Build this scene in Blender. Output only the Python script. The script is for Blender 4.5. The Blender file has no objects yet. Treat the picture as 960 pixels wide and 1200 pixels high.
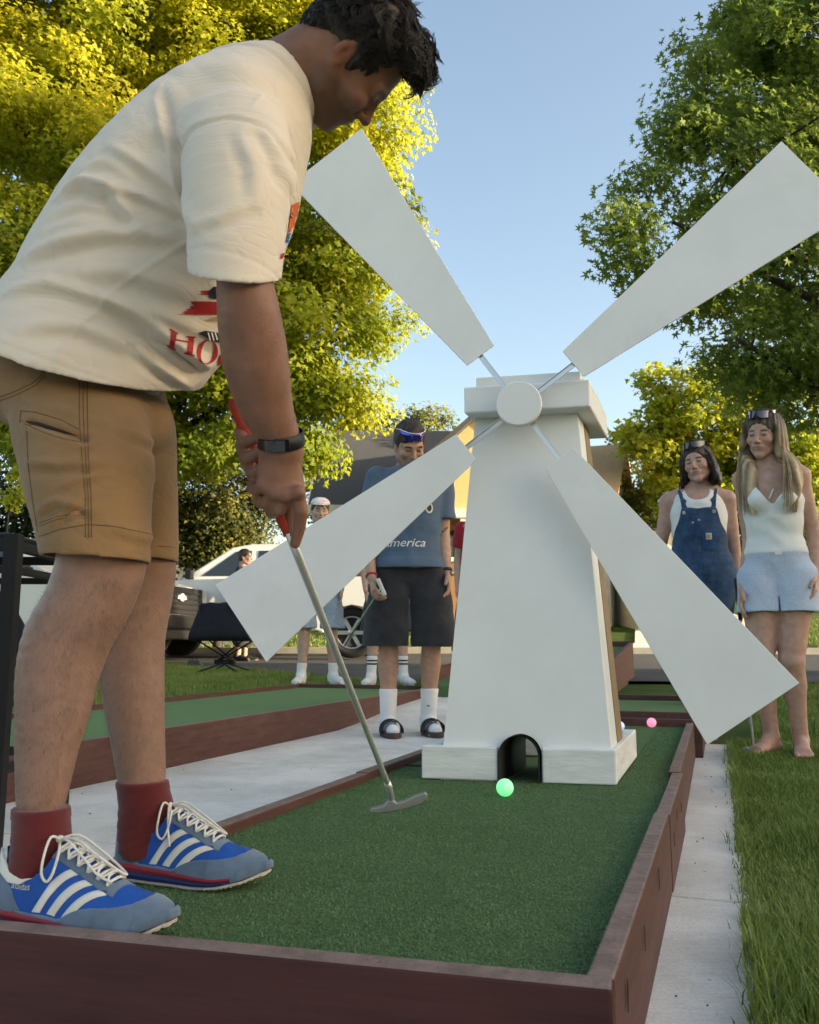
import bpy, bmesh, math, random
import numpy as np
from mathutils import Vector, Matrix
from mathutils.bvhtree import BVHTree
from mathutils.geometry import tessellate_polygon

random.seed(7); RNG = np.random.default_rng(11)
scene = bpy.context.scene
COL = scene.collection
rad = math.radians

# ------------------------------------------------------------------ camera
FPX, CX0, CY0, HORIZON = 1000.0, 480.0, 600.0, 755.0
PITCH = math.atan((HORIZON - CY0) / FPX)
CAMZ = 0.525
TURF = 0.145
cam = bpy.data.cameras.new('camera')
cam.sensor_fit = 'HORIZONTAL'; cam.sensor_width = 36.0
cam.lens = 36.0 * FPX / 960.0
cam.clip_start = 0.05; cam.clip_end = 2000
camo = bpy.data.objects.new('camera', cam); COL.objects.link(camo)
camo.location = (0, 0, CAMZ); camo.rotation_euler = (math.pi / 2 + PITCH, 0, 0)
scene.camera = camo
cam.dof.use_dof = True; cam.dof.focus_distance = 2.0; cam.dof.aperture_fstop = 16.0

CP, SP_ = math.cos(PITCH), math.sin(PITCH)
def ray(px, py):
    a = (px - CX0) / FPX; b = (CY0 - py) / FPX
    return np.array([a, CP - b * SP_, SP_ + b * CP])
O_ = np.array([0, 0, CAMZ])
def at(px, py, Y):                      # point of the place seen at a pixel, Y metres ahead
    d = ray(px, py); return O_ + d * (Y / d[1])
def G(px, py, z=0.0):                   # point of the place seen at a pixel, at height z
    d = ray(px, py); return O_ + d * ((z - CAMZ) / d[2])
def onplane(px, py, p0, n):
    d = ray(px, py); n = np.asarray(n, float)
    return O_ + d * (np.dot(np.asarray(p0) - O_, n) / np.dot(d, n))
YAW = math.atan((844 - CX0) / FPX * CP)
CU = np.array([math.sin(YAW), math.cos(YAW), 0.0])     # along the green
CV = np.array([math.cos(YAW), -math.sin(YAW), 0.0])    # across the green, to the right
UZ = np.array([0, 0, 1.0])
def uv(u, v, z=0.0): return CU * u + CV * v + UZ * z
def ground_z(x, y):
    return 0.03 * np.clip(np.asarray(y, float) - 5.0, 0, 25)

# ------------------------------------------------------------------ materials
def new_mat(name):
    m = bpy.data.materials.new(name); m.use_nodes = True
    nt = m.node_tree; b = nt.nodes['Principled BSDF']
    return m, nt, b
def N(nt, typ, **kw):
    n = nt.nodes.new(typ)
    for k, v in kw.items():
        if k in n.inputs.keys() if isinstance(k, str) else False: n.inputs[k].default_value = v
        else: setattr(n, k, v)
    return n
def rgba(c): return (c[0], c[1], c[2], 1.0)
def mat(name, col, rough=0.6, metal=0.0, var=0.12, vscale=6.0, bump=0.0, bscale=60.0, spec=0.4, col2=None,
        sss=0.0, sheen=0.0, coat=0.0, stretch=(1, 1, 1), detail=4.0, dist=0.01, wrinkle=0.0, wscale=7.0):
    """base colour mottled by noise, fine bump"""
    m, nt, b = new_mat(name)
    tc = nt.nodes.new('ShaderNodeTexCoord'); mp = nt.nodes.new('ShaderNodeMapping')
    mp.inputs['Scale'].default_value = stretch
    nt.links.new(tc.outputs['Object'], mp.inputs['Vector'])
    nz = nt.nodes.new('ShaderNodeTexNoise'); nz.inputs['Scale'].default_value = vscale; nz.inputs['Detail'].default_value = detail
    nz.inputs['Roughness'].default_value = 0.65
    nt.links.new(mp.outputs['Vector'], nz.inputs['Vector'])
    rp = nt.nodes.new('ShaderNodeValToRGB')
    c2 = col2 if col2 is not None else tuple(max(0, c * (1 + var)) for c in col)
    c1 = col if col2 is not None else tuple(max(0, c * (1 - var)) for c in col)
    rp.color_ramp.elements[0].color = rgba(c1); rp.color_ramp.elements[1].color = rgba(c2)
    rp.color_ramp.elements[0].position = 0.32; rp.color_ramp.elements[1].position = 0.68
    nt.links.new(nz.outputs['Fac'], rp.inputs['Fac'])
    nt.links.new(rp.outputs['Color'], b.inputs['Base Color'])
    b.inputs['Roughness'].default_value = rough; b.inputs['Metallic'].default_value = metal
    b.inputs['Specular IOR Level'].default_value = spec
    if sss: b.inputs['Subsurface Weight'].default_value = sss; b.inputs['Subsurface Radius'].default_value = (0.012, 0.004, 0.002); b.inputs['Subsurface Scale'].default_value = 0.6
    if sheen: b.inputs['Sheen Weight'].default_value = sheen; b.inputs['Sheen Roughness'].default_value = 0.6
    if coat: b.inputs['Coat Weight'].default_value = coat; b.inputs['Coat Roughness'].default_value = 0.08
    if bump:
        bz = nt.nodes.new('ShaderNodeTexNoise'); bz.inputs['Scale'].default_value = bscale; bz.inputs['Detail'].default_value = 3.0
        nt.links.new(mp.outputs['Vector'], bz.inputs['Vector'])
        bp = nt.nodes.new('ShaderNodeBump'); bp.inputs['Strength'].default_value = bump; bp.inputs['Distance'].default_value = dist
        nt.links.new(bz.outputs['Fac'], bp.inputs['Height']); nt.links.new(bp.outputs['Normal'], b.inputs['Normal'])
        if wrinkle:      # creases of soft cloth: ridged, warped noise
            w1 = nt.nodes.new('ShaderNodeTexNoise'); w1.inputs['Scale'].default_value = wscale; w1.inputs['Detail'].default_value = 3.0; w1.inputs['Distortion'].default_value = 1.2
            mp2 = nt.nodes.new('ShaderNodeMapping'); mp2.inputs['Rotation'].default_value = (.3, .5, .2); mp2.inputs['Scale'].default_value = (1.0, 1.0, 1.9)
            nt.links.new(tc.outputs['Object'], mp2.inputs['Vector']); nt.links.new(mp2.outputs['Vector'], w1.inputs['Vector'])
            sb = nt.nodes.new('ShaderNodeMath'); sb.operation = 'SUBTRACT'; sb.inputs[1].default_value = .5; nt.links.new(w1.outputs['Fac'], sb.inputs[0])
            ab = nt.nodes.new('ShaderNodeMath'); ab.operation = 'ABSOLUTE'; nt.links.new(sb.outputs[0], ab.inputs[0])
            pw = nt.nodes.new('ShaderNodeMath'); pw.operation = 'POWER'; pw.inputs[1].default_value = .6; nt.links.new(ab.outputs[0], pw.inputs[0])
            b2 = nt.nodes.new('ShaderNodeBump'); b2.inputs['Strength'].default_value = wrinkle; b2.inputs['Distance'].default_value = 0.02
            nt.links.new(pw.outputs[0], b2.inputs['Height']); nt.links.new(b2.outputs['Normal'], bp.inputs['Normal'])
    return m
def skin_mat(name, rough=0.5):
    """skin: albedo from the mesh attribute 'tone' (lips, stubble, knuckles) mottled by noise"""
    m, nt, b = new_mat(name)
    at_ = nt.nodes.new('ShaderNodeAttribute'); at_.attribute_name = 'tone'
    tc = nt.nodes.new('ShaderNodeTexCoord')
    nz = nt.nodes.new('ShaderNodeTexNoise'); nz.inputs['Scale'].default_value = 35; nz.inputs['Detail'].default_value = 5
    nt.links.new(tc.outputs['Object'], nz.inputs['Vector'])
    mr = nt.nodes.new('ShaderNodeMapRange'); mr.inputs['From Min'].default_value = 0.3; mr.inputs['From Max'].default_value = 0.7
    mr.inputs['To Min'].default_value = 0.86; mr.inputs['To Max'].default_value = 1.12
    nt.links.new(nz.outputs['Fac'], mr.inputs['Value'])
    mx = nt.nodes.new('ShaderNodeVectorMath'); mx.operation = 'SCALE'
    nt.links.new(at_.outputs['Color'], mx.inputs[0]); nt.links.new(mr.outputs['Result'], mx.inputs['Scale'])
    nt.links.new(mx.outputs['Vector'], b.inputs['Base Color'])
    b.inputs['Roughness'].default_value = rough; b.inputs['Specular IOR Level'].default_value = 0.35
    b.inputs['Subsurface Weight'].default_value = 0.12; b.inputs['Subsurface Radius'].default_value = (0.010, 0.004, 0.002)
    b.inputs['Subsurface Scale'].default_value = 0.5
    bz = nt.nodes.new('ShaderNodeTexNoise'); bz.inputs['Scale'].default_value = 400; bz.inputs['Detail'].default_value = 3
    nt.links.new(tc.outputs['Object'], bz.inputs['Vector'])
    bp = nt.nodes.new('ShaderNodeBump'); bp.inputs['Strength'].default_value = 0.25; bp.inputs['Distance'].default_value = 0.002
    nt.links.new(bz.outputs['Fac'], bp.inputs['Height']); nt.links.new(bp.outputs['Normal'], b.inputs['Normal'])
    return m
def emit_mat(name, col, strength, base=None):
    m, nt, b = new_mat(name)
    b.inputs['Base Color'].default_value = rgba(base or col); b.inputs['Roughness'].default_value = 0.45
    b.inputs['Emission Color'].default_value = rgba(col); b.inputs['Emission Strength'].default_value = strength
    b.inputs['Subsurface Weight'].default_value = 0.0
    return m
def glass_mat(name, col=(0.02, 0.025, 0.03)):
    m, nt, b = new_mat(name)
    b.inputs['Base Color'].default_value = rgba(col); b.inputs['Roughness'].default_value = 0.05
    b.inputs['Specular IOR Level'].default_value = 0.9
    return m

# ------------------------------------------------------------------ objects
def link(name, me, m=None, parent=None, smooth=None):
    o = bpy.data.objects.new(name, me); COL.objects.link(o)
    if m is not None:
        for q in (m if isinstance(m, (list, tuple)) else [m]): me.materials.append(q)
    if smooth is not None:
        me.polygons.foreach_set('use_smooth', np.full(len(me.polygons), bool(smooth)))
    if parent is not None:
        o.parent = parent
        o.matrix_parent_inverse = Matrix.Translation(-parent.location) if parent.type == 'EMPTY' and parent.parent is None else Matrix.Identity(4)
    return o
def tag(o, label=None, cat=None, group=None, kind=None):
    if label: o['label'] = label
    if cat: o['category'] = cat
    if group: o['group'] = group
    if kind: o['kind'] = kind
    return o
def thing(name, label, cat, loc, group=None):
    o = bpy.data.objects.new(name, None); COL.objects.link(o); o.empty_display_size = 0.1
    o.location = Vector([float(v) for v in loc]); tag(o, label, cat, group)
    return o
def raw_mesh(name, verts, faces, quads_np=None):
    me = bpy.data.meshes.new(name)
    me.from_pydata([tuple(map(float, v)) for v in verts], [], faces); me.update()
    return me
def np_mesh(name, V, Fc, smooth=False, attr=None):
    """fast mesh from numpy verts and equal-sized faces"""
    V = np.asarray(V, np.float32); Fc = np.asarray(Fc, np.int32)
    me = bpy.data.meshes.new(name)
    me.vertices.add(len(V)); me.vertices.foreach_set('co', V.ravel())
    k = Fc.shape[1]; n = len(Fc)
    me.loops.add(n * k); me.loops.foreach_set('vertex_index', Fc.ravel())
    me.polygons.add(n)
    me.polygons.foreach_set('loop_start', np.arange(0, n * k, k, dtype=np.int32))
    try: me.polygons.foreach_set('loop_total', np.full(n, k, np.int32))
    except Exception: pass
    me.polygons.foreach_set('use_smooth', np.full(n, bool(smooth)))
    me.update(calc_edges=True); me.validate()
    if attr is not None:
        for an, arr in attr.items():
            a = me.attributes.new(an, 'FLOAT_COLOR', 'POINT')
            c = np.ones((len(V), 4), np.float32); c[:, :3] = arr; a.data.foreach_set('color', c.ravel())
    return me

class MB:
    """collects simple solids; build() links them as one mesh"""
    def __init__(s): s.v = []; s.f = []; s.sm = []
    def add(s, V, F, smooth=False):
        o = len(s.v); s.v += [tuple(map(float, q)) for q in V]; s.f += [tuple(i + o for i in f) for f in F]; s.sm += [smooth] * len(F); return s
    def hexa(s, c8):            # 4 bottom (ccw from above) + 4 top
        return s.add(c8, [(3, 2, 1, 0), (4, 5, 6, 7), (0, 1, 5, 4), (1, 2, 6, 5), (2, 3, 7, 6), (3, 0, 4, 7)])
    def box(s, c, ax, ay, az, hx, hy, hz):
        c = np.asarray(c, float); ax, ay, az = [np.asarray(q, float) for q in (ax, ay, az)]
        P = [c + ax * i * hx + ay * j * hy + az * k * hz for k in (-1, 1) for i, j in ((-1, -1), (1, -1), (1, 1), (-1, 1))]
        return s.hexa(P)
    def abox(s, x0, x1, y0, y1, z0, z1):
        return s.box(((x0 + x1) / 2, (y0 + y1) / 2, (z0 + z1) / 2), (1, 0, 0), (0, 1, 0), (0, 0, 1), (x1 - x0) / 2, (y1 - y0) / 2, (z1 - z0) / 2)
    def prism(s, poly, d):      # polygon of 3d points swept by vector d
        poly = [np.asarray(p, float) for p in poly]; d = np.asarray(d, float); n = len(poly)
        V = poly + [p + d for p in poly]
        tri = tessellate_polygon([[Vector(p) for p in poly]])
        F = [tuple(reversed(t)) for t in tri] + [tuple(i + n for i in t) for t in tri]
        F += [(i, (i + 1) % n, (i + 1) % n + n, i + n) for i in range(n)]
        return s.add(V, F)
    def tube(s, pts, r, seg=10, caps=True, closed=False, smooth=True):
        pts = [np.asarray(p, float) for p in pts]; n = len(pts)
        rs = r if hasattr(r, '__len__') else [r] * n
        V = []; F = []; prev = None
        for i, p in enumerate(pts):
            t = (pts[(i + 1) % n] - pts[i - 1]) if closed else (pts[min(i + 1, n - 1)] - pts[max(i - 1, 0)])
            t = t / (np.linalg.norm(t) + 1e-12)
            if prev is None:
                a = np.cross(t, (0, 0, 1.0)) if abs(t[2]) < 0.9 else np.cross(t, (1.0, 0, 0))
            else: a = prev - t * np.dot(prev, t)
            a /= np.linalg.norm(a) + 1e-12; prev = a; b = np.cross(t, a)
            for k in range(seg):
                w = 2 * math.pi * k / seg; V.append(p + (a * math.cos(w) + b * math.sin(w)) * rs[i])
        m = n if closed else n - 1
        for i in range(m):
            for k in range(seg):
                a0 = i * seg + k; a1 = i * seg + (k + 1) % seg; j = ((i + 1) % n) * seg
                F.append((a0, a1, j + (k + 1) % seg, j + k))
        if caps and not closed:
            F.append(tuple(reversed(range(seg)))); F.append(tuple(range((n - 1) * seg, n * seg)))
        return s.add(V, F, smooth)
    def lathe(s, c, axis, prof, seg=24, smooth=True):   # prof: (dist along axis, radius)
        axis = np.asarray(axis, float); axis /= np.linalg.norm(axis); c = np.asarray(c, float)
        a = np.cross(axis, (0, 0, 1.0)) if abs(axis[2]) < 0.9 else np.cross(axis, (1.0, 0, 0)); a /= np.linalg.norm(a); b = np.cross(axis, a)
        V = []; F = []
        for (h, r) in prof:
            for k in range(seg):
                w = 2 * math.pi * k / seg; V.append(c + axis * h + (a * math.cos(w) + b * math.sin(w)) * r)
        for i in range(len(prof) - 1):
            for k in range(seg):
                F.append((i * seg + k, i * seg + (k + 1) % seg, (i + 1) * seg + (k + 1) % seg, (i + 1) * seg + k))
        F.append(tuple(reversed(range(seg)))); F.append(tuple(range((len(prof) - 1) * seg, len(prof) * seg)))
        return s.add(V, F, smooth)
    def ball(s, c, r, seg=24, rings=14):
        c = np.asarray(c, float); r = np.asarray(r if hasattr(r, '__len__') else (r, r, r), float); V = [c + (0, 0, r[2])]; F = []
        for i in range(1, rings):
            th = math.pi * i / rings
            for k in range(seg):
                w = 2 * math.pi * k / seg; V.append(c + r * (math.sin(th) * math.cos(w), math.sin(th) * math.sin(w), math.cos(th)))
        V.append(c - (0, 0, r[2])); L = len(V) - 1
        for k in range(seg): F.append((0, 1 + k, 1 + (k + 1) % seg)); F.append((L, 1 + (rings - 2) * seg + (k + 1) % seg, 1 + (rings - 2) * seg + k))
        for i in range(rings - 2):
            for k in range(seg): F.append((1 + i * seg + k, 1 + (i + 1) * seg + k, 1 + (i + 1) * seg + (k + 1) % seg, 1 + i * seg + (k + 1) % seg))
        return s.add(V, F, True)
    def build(s, name, m=None, parent=None, bevel=0.0, bseg=2):
        me = bpy.data.meshes.new(name); me.from_pydata(s.v, [], s.f); me.update()
        me.polygons.foreach_set('use_smooth', np.array(s.sm, bool))
        bm = bmesh.new(); bm.from_mesh(me); bmesh.ops.recalc_face_normals(bm, faces=bm.faces[:])
        if bevel:
            es = [e for e in bm.edges if len(e.link_faces) == 2 and e.calc_face_angle(0) > 0.5]
            bmesh.ops.bevel(bm, geom=es, offset=bevel, segments=bseg, affect='EDGES', profile=0.5, clamp_overlap=True)
        bm.to_mesh(me); bm.free()
        return link(name, me, m, parent)

def text_polys(txt, size=1.0, shear=0.0, spacing=1.0):
    """outline text turned into a flat triangle mesh: returns verts (n,2) and faces"""
    cu = bpy.data.curves.new('txt', 'FONT'); cu.body = txt; cu.size = size; cu.shear = shear; cu.space_character = spacing
    cu.align_x = 'CENTER'; cu.resolution_u = 3
    o = bpy.data.objects.new('txt', cu); COL.objects.link(o)
    dg = bpy.context.evaluated_depsgraph_get(); me = bpy.data.meshes.new_from_object(o.evaluated_get(dg))
    V = np.array([v.co[:2] for v in me.vertices]); F = [tuple(p.vertices) for p in me.polygons]
    bpy.data.objects.remove(o); bpy.data.curves.remove(cu); bpy.data.meshes.remove(me)
    return V, F

# ------------------------------------------------------------------ implicit bodies
def nrm(v): v = np.asarray(v, float); return v / (np.linalg.norm(v) + 1e-12)
class Vox:
    """signed distance field on a grid; primitives melt together, then a surface is drawn round it"""
    def __init__(s, lo, hi, h):
        s.lo = np.asarray(lo, np.float32); s.h = h
        s.n = np.ceil((np.asarray(hi) - s.lo) / h).astype(int) + 1
        s.f = np.full(tuple(s.n), 0.2, np.float32)
    def blank(s):
        w = Vox.__new__(Vox); w.lo = s.lo; w.h = s.h; w.n = s.n; w.f = np.full(tuple(s.n), 0.2, np.float32); return w
    def _win(s, lo, hi):
        i0 = np.clip(np.floor((np.asarray(lo) - s.lo) / s.h).astype(int), 0, s.n); i1 = np.clip(np.ceil((np.asarray(hi) - s.lo) / s.h).astype(int) + 1, 0, s.n)
        if (i1 <= i0).any(): return None
        ax = [s.lo[k] + s.h * np.arange(i0[k], i1[k], dtype=np.float32) for k in range(3)]
        X, Y, Z = np.meshgrid(*ax, indexing='ij', sparse=True)
        return tuple(slice(a, b) for a, b in zip(i0, i1)), X, Y, Z
    def put(s, sl, d, k, op):
        a = s.f[sl]
        if op == 'add':
            if k > 0:
                q = np.maximum(k - np.abs(a - d), 0) / k; s.f[sl] = np.minimum(a, d) - q * q * k * 0.25
            else: s.f[sl] = np.minimum(a, d)
        elif op == 'sub':
            b = -d
            if k > 0:
                q = np.maximum(k - np.abs(a - b), 0) / k; s.f[sl] = np.maximum(a, b) + q * q * k * 0.25
            else: s.f[sl] = np.maximum(a, b)
    def cone(s, p, q, r0, r1, k=0.02, op='add'):
        p = np.asarray(p, float); q = np.asarray(q, float); m = max(r0, r1) + k * 1.5 + 3 * s.h
        w = s._win(np.minimum(p, q) - m, np.maximum(p, q) + m)
        if w is None: return
        sl, X, Y, Z = w; d = q - p; L2 = float(d @ d) + 1e-12
        t = np.clip(((X - p[0]) * d[0] + (Y - p[1]) * d[1] + (Z - p[2]) * d[2]) / L2, 0, 1)
        D = np.sqrt((X - p[0] - t * d[0]) ** 2 + (Y - p[1] - t * d[1]) ** 2 + (Z - p[2] - t * d[2]) ** 2) - (r0 + (r1 - r0) * t)
        s.put(sl, D, k, op)
    def chain(s, pts, rs, k=0.02, op='add'):
        P = np.array([np.asarray(p, float) for p in pts]); m = max(rs) + k * 1.5 + 3 * s.h; w = s._win(P.min(0) - m, P.max(0) + m)
        if w is None: return
        sl, X, Y, Z = w; acc = np.full(s.f[sl].shape, 0.2, np.float32)
        for i in range(len(P) - 1):
            p = P[i]; d = P[i + 1] - p; L2 = float(d @ d) + 1e-12
            t = np.clip(((X - p[0]) * d[0] + (Y - p[1]) * d[1] + (Z - p[2]) * d[2]) / L2, 0, 1)
            D = np.sqrt((X - p[0] - t * d[0]) ** 2 + (Y - p[1] - t * d[1]) ** 2 + (Z - p[2] - t * d[2]) ** 2) - (rs[i] + (rs[i + 1] - rs[i]) * t)
            kk = min(rs[i], rs[i + 1]) * .25; q = np.maximum(kk - np.abs(acc - D), 0) / kk; acc = np.minimum(acc, D) - q * q * kk * .25 * .6
        s.put(sl, acc, k, op)
    def ell(s, c, r, R=None, k=0.02, op='add'):
        """ellipsoid with radii r along the rows of R"""
        c = np.asarray(c, float); r = np.asarray(r, float); R = np.eye(3) if R is None else np.asarray(R, float)
        ext = np.sqrt(((R * r[:, None]) ** 2).sum(0)); m = k * 1.5 + 3 * s.h
        w = s._win(c - ext - m, c + ext + m)
        if w is None: return
        sl, X, Y, Z = w; x, y, z = X - c[0], Y - c[1], Z - c[2]
        a = [(R[i, 0] * x + R[i, 1] * y + R[i, 2] * z) / r[i] for i in range(3)]
        k0 = np.sqrt(a[0] ** 2 + a[1] ** 2 + a[2] ** 2); k1 = np.sqrt((a[0] / r[0]) ** 2 + (a[1] / r[1]) ** 2 + (a[2] / r[2]) ** 2)
        s.put(sl, (k0 * (k0 - 1) / (k1 + 1e-6)).astype(np.float32), k, op)
    def loft(s, st, k=0.02, op='add', ends=(0.5, 0.5), power=2.0, sub=3):
        """elliptic limb: st = list of (centre, A half-axis vector, B half-axis vector), smoothly run through"""
        A = np.array([[np.asarray(q, float) for q in t] for t in st]); n = len(A)
        if n > 2:
            E = np.concatenate([2 * A[:1] - A[1:2], A, 2 * A[-1:] - A[-2:-1]]); R = []
            for i in range(1, n):
                a, b, c, d = E[i - 1:i + 3]
                for q in np.linspace(0, 1, sub, endpoint=False): R.append(.5 * (2 * b + (c - a) * q + (2 * a - 5 * b + 4 * c - d) * q * q + (3 * b - a - 3 * c + d) * q ** 3))
            A = np.array(R + [A[-1]])
        m = np.linalg.norm(A[:, 1:], axis=2).max() + k * 1.5 + 3 * s.h
        w = s._win(A[:, 0].min(0) - m, A[:, 0].max(0) + m)
        if w is None: return
        sl, X, Y, Z = w; acc = np.full(s.f[sl].shape, 0.2, np.float32); i00 = [q.start for q in sl]
        for i in range(len(A) - 1):
            p, A0, B0 = A[i]; q, A1, B1 = A[i + 1]; mm = max(np.linalg.norm(v) for v in (A0, B0, A1, B1)) + k * 1.5 + 3 * s.h
            w2 = s._win(np.minimum(p, q) - mm, np.maximum(p, q) + mm)
            if w2 is None: continue
            s2, X, Y, Z = w2; d = q - p; L = np.linalg.norm(d); e = d / L
            tr = ((X - p[0]) * e[0] + (Y - p[1]) * e[1] + (Z - p[2]) * e[2]) / L
            t = np.clip(tr, 0, 1); x, y, z = X - p[0] - t * d[0], Y - p[1] - t * d[1], Z - p[2] - t * d[2]
            a = nrm(nrm(A0) + nrm(A1)); b = nrm(nrm(B0) + nrm(B1)); c = nrm(np.cross(a, b))
            ra = np.linalg.norm(A0) + (np.linalg.norm(A1) - np.linalg.norm(A0)) * t; rb = np.linalg.norm(B0) + (np.linalg.norm(B1) - np.linalg.norm(B0)) * t
            ua = np.abs(x * a[0] + y * a[1] + z * a[2]) / ra; ub = np.abs(x * b[0] + y * b[1] + z * b[2]) / rb
            rc = np.minimum(ra, rb) * np.where(tr < 0.5, ends[0] if i == 0 else .9, ends[1] if i == len(A) - 2 else .9); uc = np.abs(x * c[0] + y * c[1] + z * c[2]) / rc
            if power == 2.0:
                k0 = np.sqrt(ua * ua + ub * ub + uc * uc); k1 = np.sqrt((ua / ra) ** 2 + (ub / rb) ** 2 + (uc / rc) ** 2)
                D = np.where(k0 > 1e-4, k0 * (k0 - 1) / (k1 + 1e-5), -np.minimum(ra, rb))
            else:
                k0 = (ua ** power + ub ** power + uc ** power) ** (1 / power); D = (k0 - 1) * np.minimum(ra, rb)
            s3 = tuple(slice(q.start - o, q.stop - o) for q, o in zip(s2, i00)); acc[s3] = np.minimum(acc[s3], D.astype(np.float32))
        s.put(sl, acc, k, op)
    def half(s, p, n, op='sub', k=0.0):      # removes the side n points to
        p = np.asarray(p, float); n = nrm(n); sl, X, Y, Z = s._win(s.lo, s.lo + s.h * s.n)
        D = ((X - p[0]) * n[0] + (Y - p[1]) * n[1] + (Z - p[2]) * n[2])
        s.put(sl, np.broadcast_to(-D, s.f[sl].shape), k, op)
    def points(s):
        ax = [s.lo[k] + s.h * np.arange(s.n[k], dtype=np.float32) for k in range(3)]
        return np.meshgrid(*ax, indexing='ij', sparse=True)
    def surface(s, relax=2):
        """naive surface nets"""
        f = s.f; ins = f < 0; nx, ny, nz = f.shape
        c = np.zeros((nx - 1, ny - 1, nz - 1), np.uint8)
        for i in (0, 1):
            for j in (0, 1):
                for k in (0, 1): c += ins[i:nx - 1 + i, j:ny - 1 + j, k:nz - 1 + k]
        act = (c > 0) & (c < 8); idx = np.argwhere(act); ids = np.full(act.shape, -1, np.int32); ids[act] = np.arange(len(idx))
        acc = np.zeros((len(idx), 3), np.float32); cnt = np.zeros(len(idx), np.float32)
        I, J, K = idx.T
        corners = [(i, j, k) for i in (0, 1) for j in (0, 1) for k in (0, 1)]
        for a in corners:
            for ax in range(3):
                if a[ax] == 0:
                    b = list(a); b[ax] = 1
                    fa = f[I + a[0], J + a[1], K + a[2]]; fb = f[I + b[0], J + b[1], K + b[2]]
                    m = (fa < 0) != (fb < 0); t = np.where(m, fa / np.where(m, fa - fb, 1), 0)
                    for q in range(3): acc[:, q] += np.where(m, a[q] + (t if q == ax else 0), 0)
                    cnt += m
        V = (idx + acc / cnt[:, None]) * s.h + s.lo
        Fs = []
        for ax in range(3):
            sl0 = [slice(None)] * 3; sl1 = [slice(None)] * 3; sl0[ax] = slice(0, -1); sl1[ax] = slice(1, None)
            a = ins[tuple(sl0)]; b = ins[tuple(sl1)]; e = np.argwhere(a != b); fl = a[tuple(e.T)]
            o1, o2 = (ax + 1) % 3, (ax + 2) % 3
            ok = (e[:, o1] > 0) & (e[:, o2] > 0) & (e[:, o1] < f.shape[o1] - 1) & (e[:, o2] < f.shape[o2] - 1)
            e = e[ok]; fl = fl[ok]; q = []
            for d1, d2 in ((-1, -1), (0, -1), (0, 0), (-1, 0)):
                g = e.copy(); g[:, o1] += d1; g[:, o2] += d2; q.append(ids[tuple(g.T)])
            q = np.stack(q, 1); q[~fl] = q[~fl][:, ::-1]; Fs.append(q)
        Fc = np.concatenate(Fs)
        for _ in range(relax):        # taubin-like relaxation
            for lam in (0.5, -0.52):
                S = np.zeros_like(V); n = np.zeros(len(V), np.float32)
                for k in range(4):
                    a, b = Fc[:, k], Fc[:, (k + 1) % 4]
                    for q in range(3):
                        S[:, q] += np.bincount(a, V[b, q], len(V)).astype(np.float32); S[:, q] += np.bincount(b, V[a, q], len(V)).astype(np.float32)
                    n += np.bincount(a, minlength=len(V)) + np.bincount(b, minlength=len(V))
                V = V + lam * (S / np.maximum(n, 1)[:, None] - V)
        return V.astype(np.float32), Fc.astype(np.int32)
def vnormals(V, Fc):
    a = V[Fc[:, 2]] - V[Fc[:, 0]]; b = V[Fc[:, 3]] - V[Fc[:, 1]]; n = np.cross(a, b); S = np.zeros_like(V)
    for k in range(Fc.shape[1]):
        for q in range(3): S[:, q] += np.bincount(Fc[:, k], n[:, q], len(V))
    return S / (np.linalg.norm(S, axis=1, keepdims=True) + 1e-12)
# ------------------------------------------------------------------ ground, concrete, road, grass
def terrain(x, y):
    x = np.asarray(x, float); y = np.asarray(y, float)
    return 0.05 * np.clip(y - 5.0, 0, 3.0) + 0.023 * np.clip(y - 8.0, 0, 7.6) + 0.085 * np.clip(y + 0.09 * x - 15.6, 0, 30)
def road_near(x): return np.minimum(8.75 - 0.09 * np.asarray(x, float) + 1.05 * np.clip(-np.asarray(x, float) - 0.3, 0, 3.6), road_far(x) - 2.2)
def road_far(x): return 15.9 - 0.09 * np.asarray(x, float)

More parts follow.
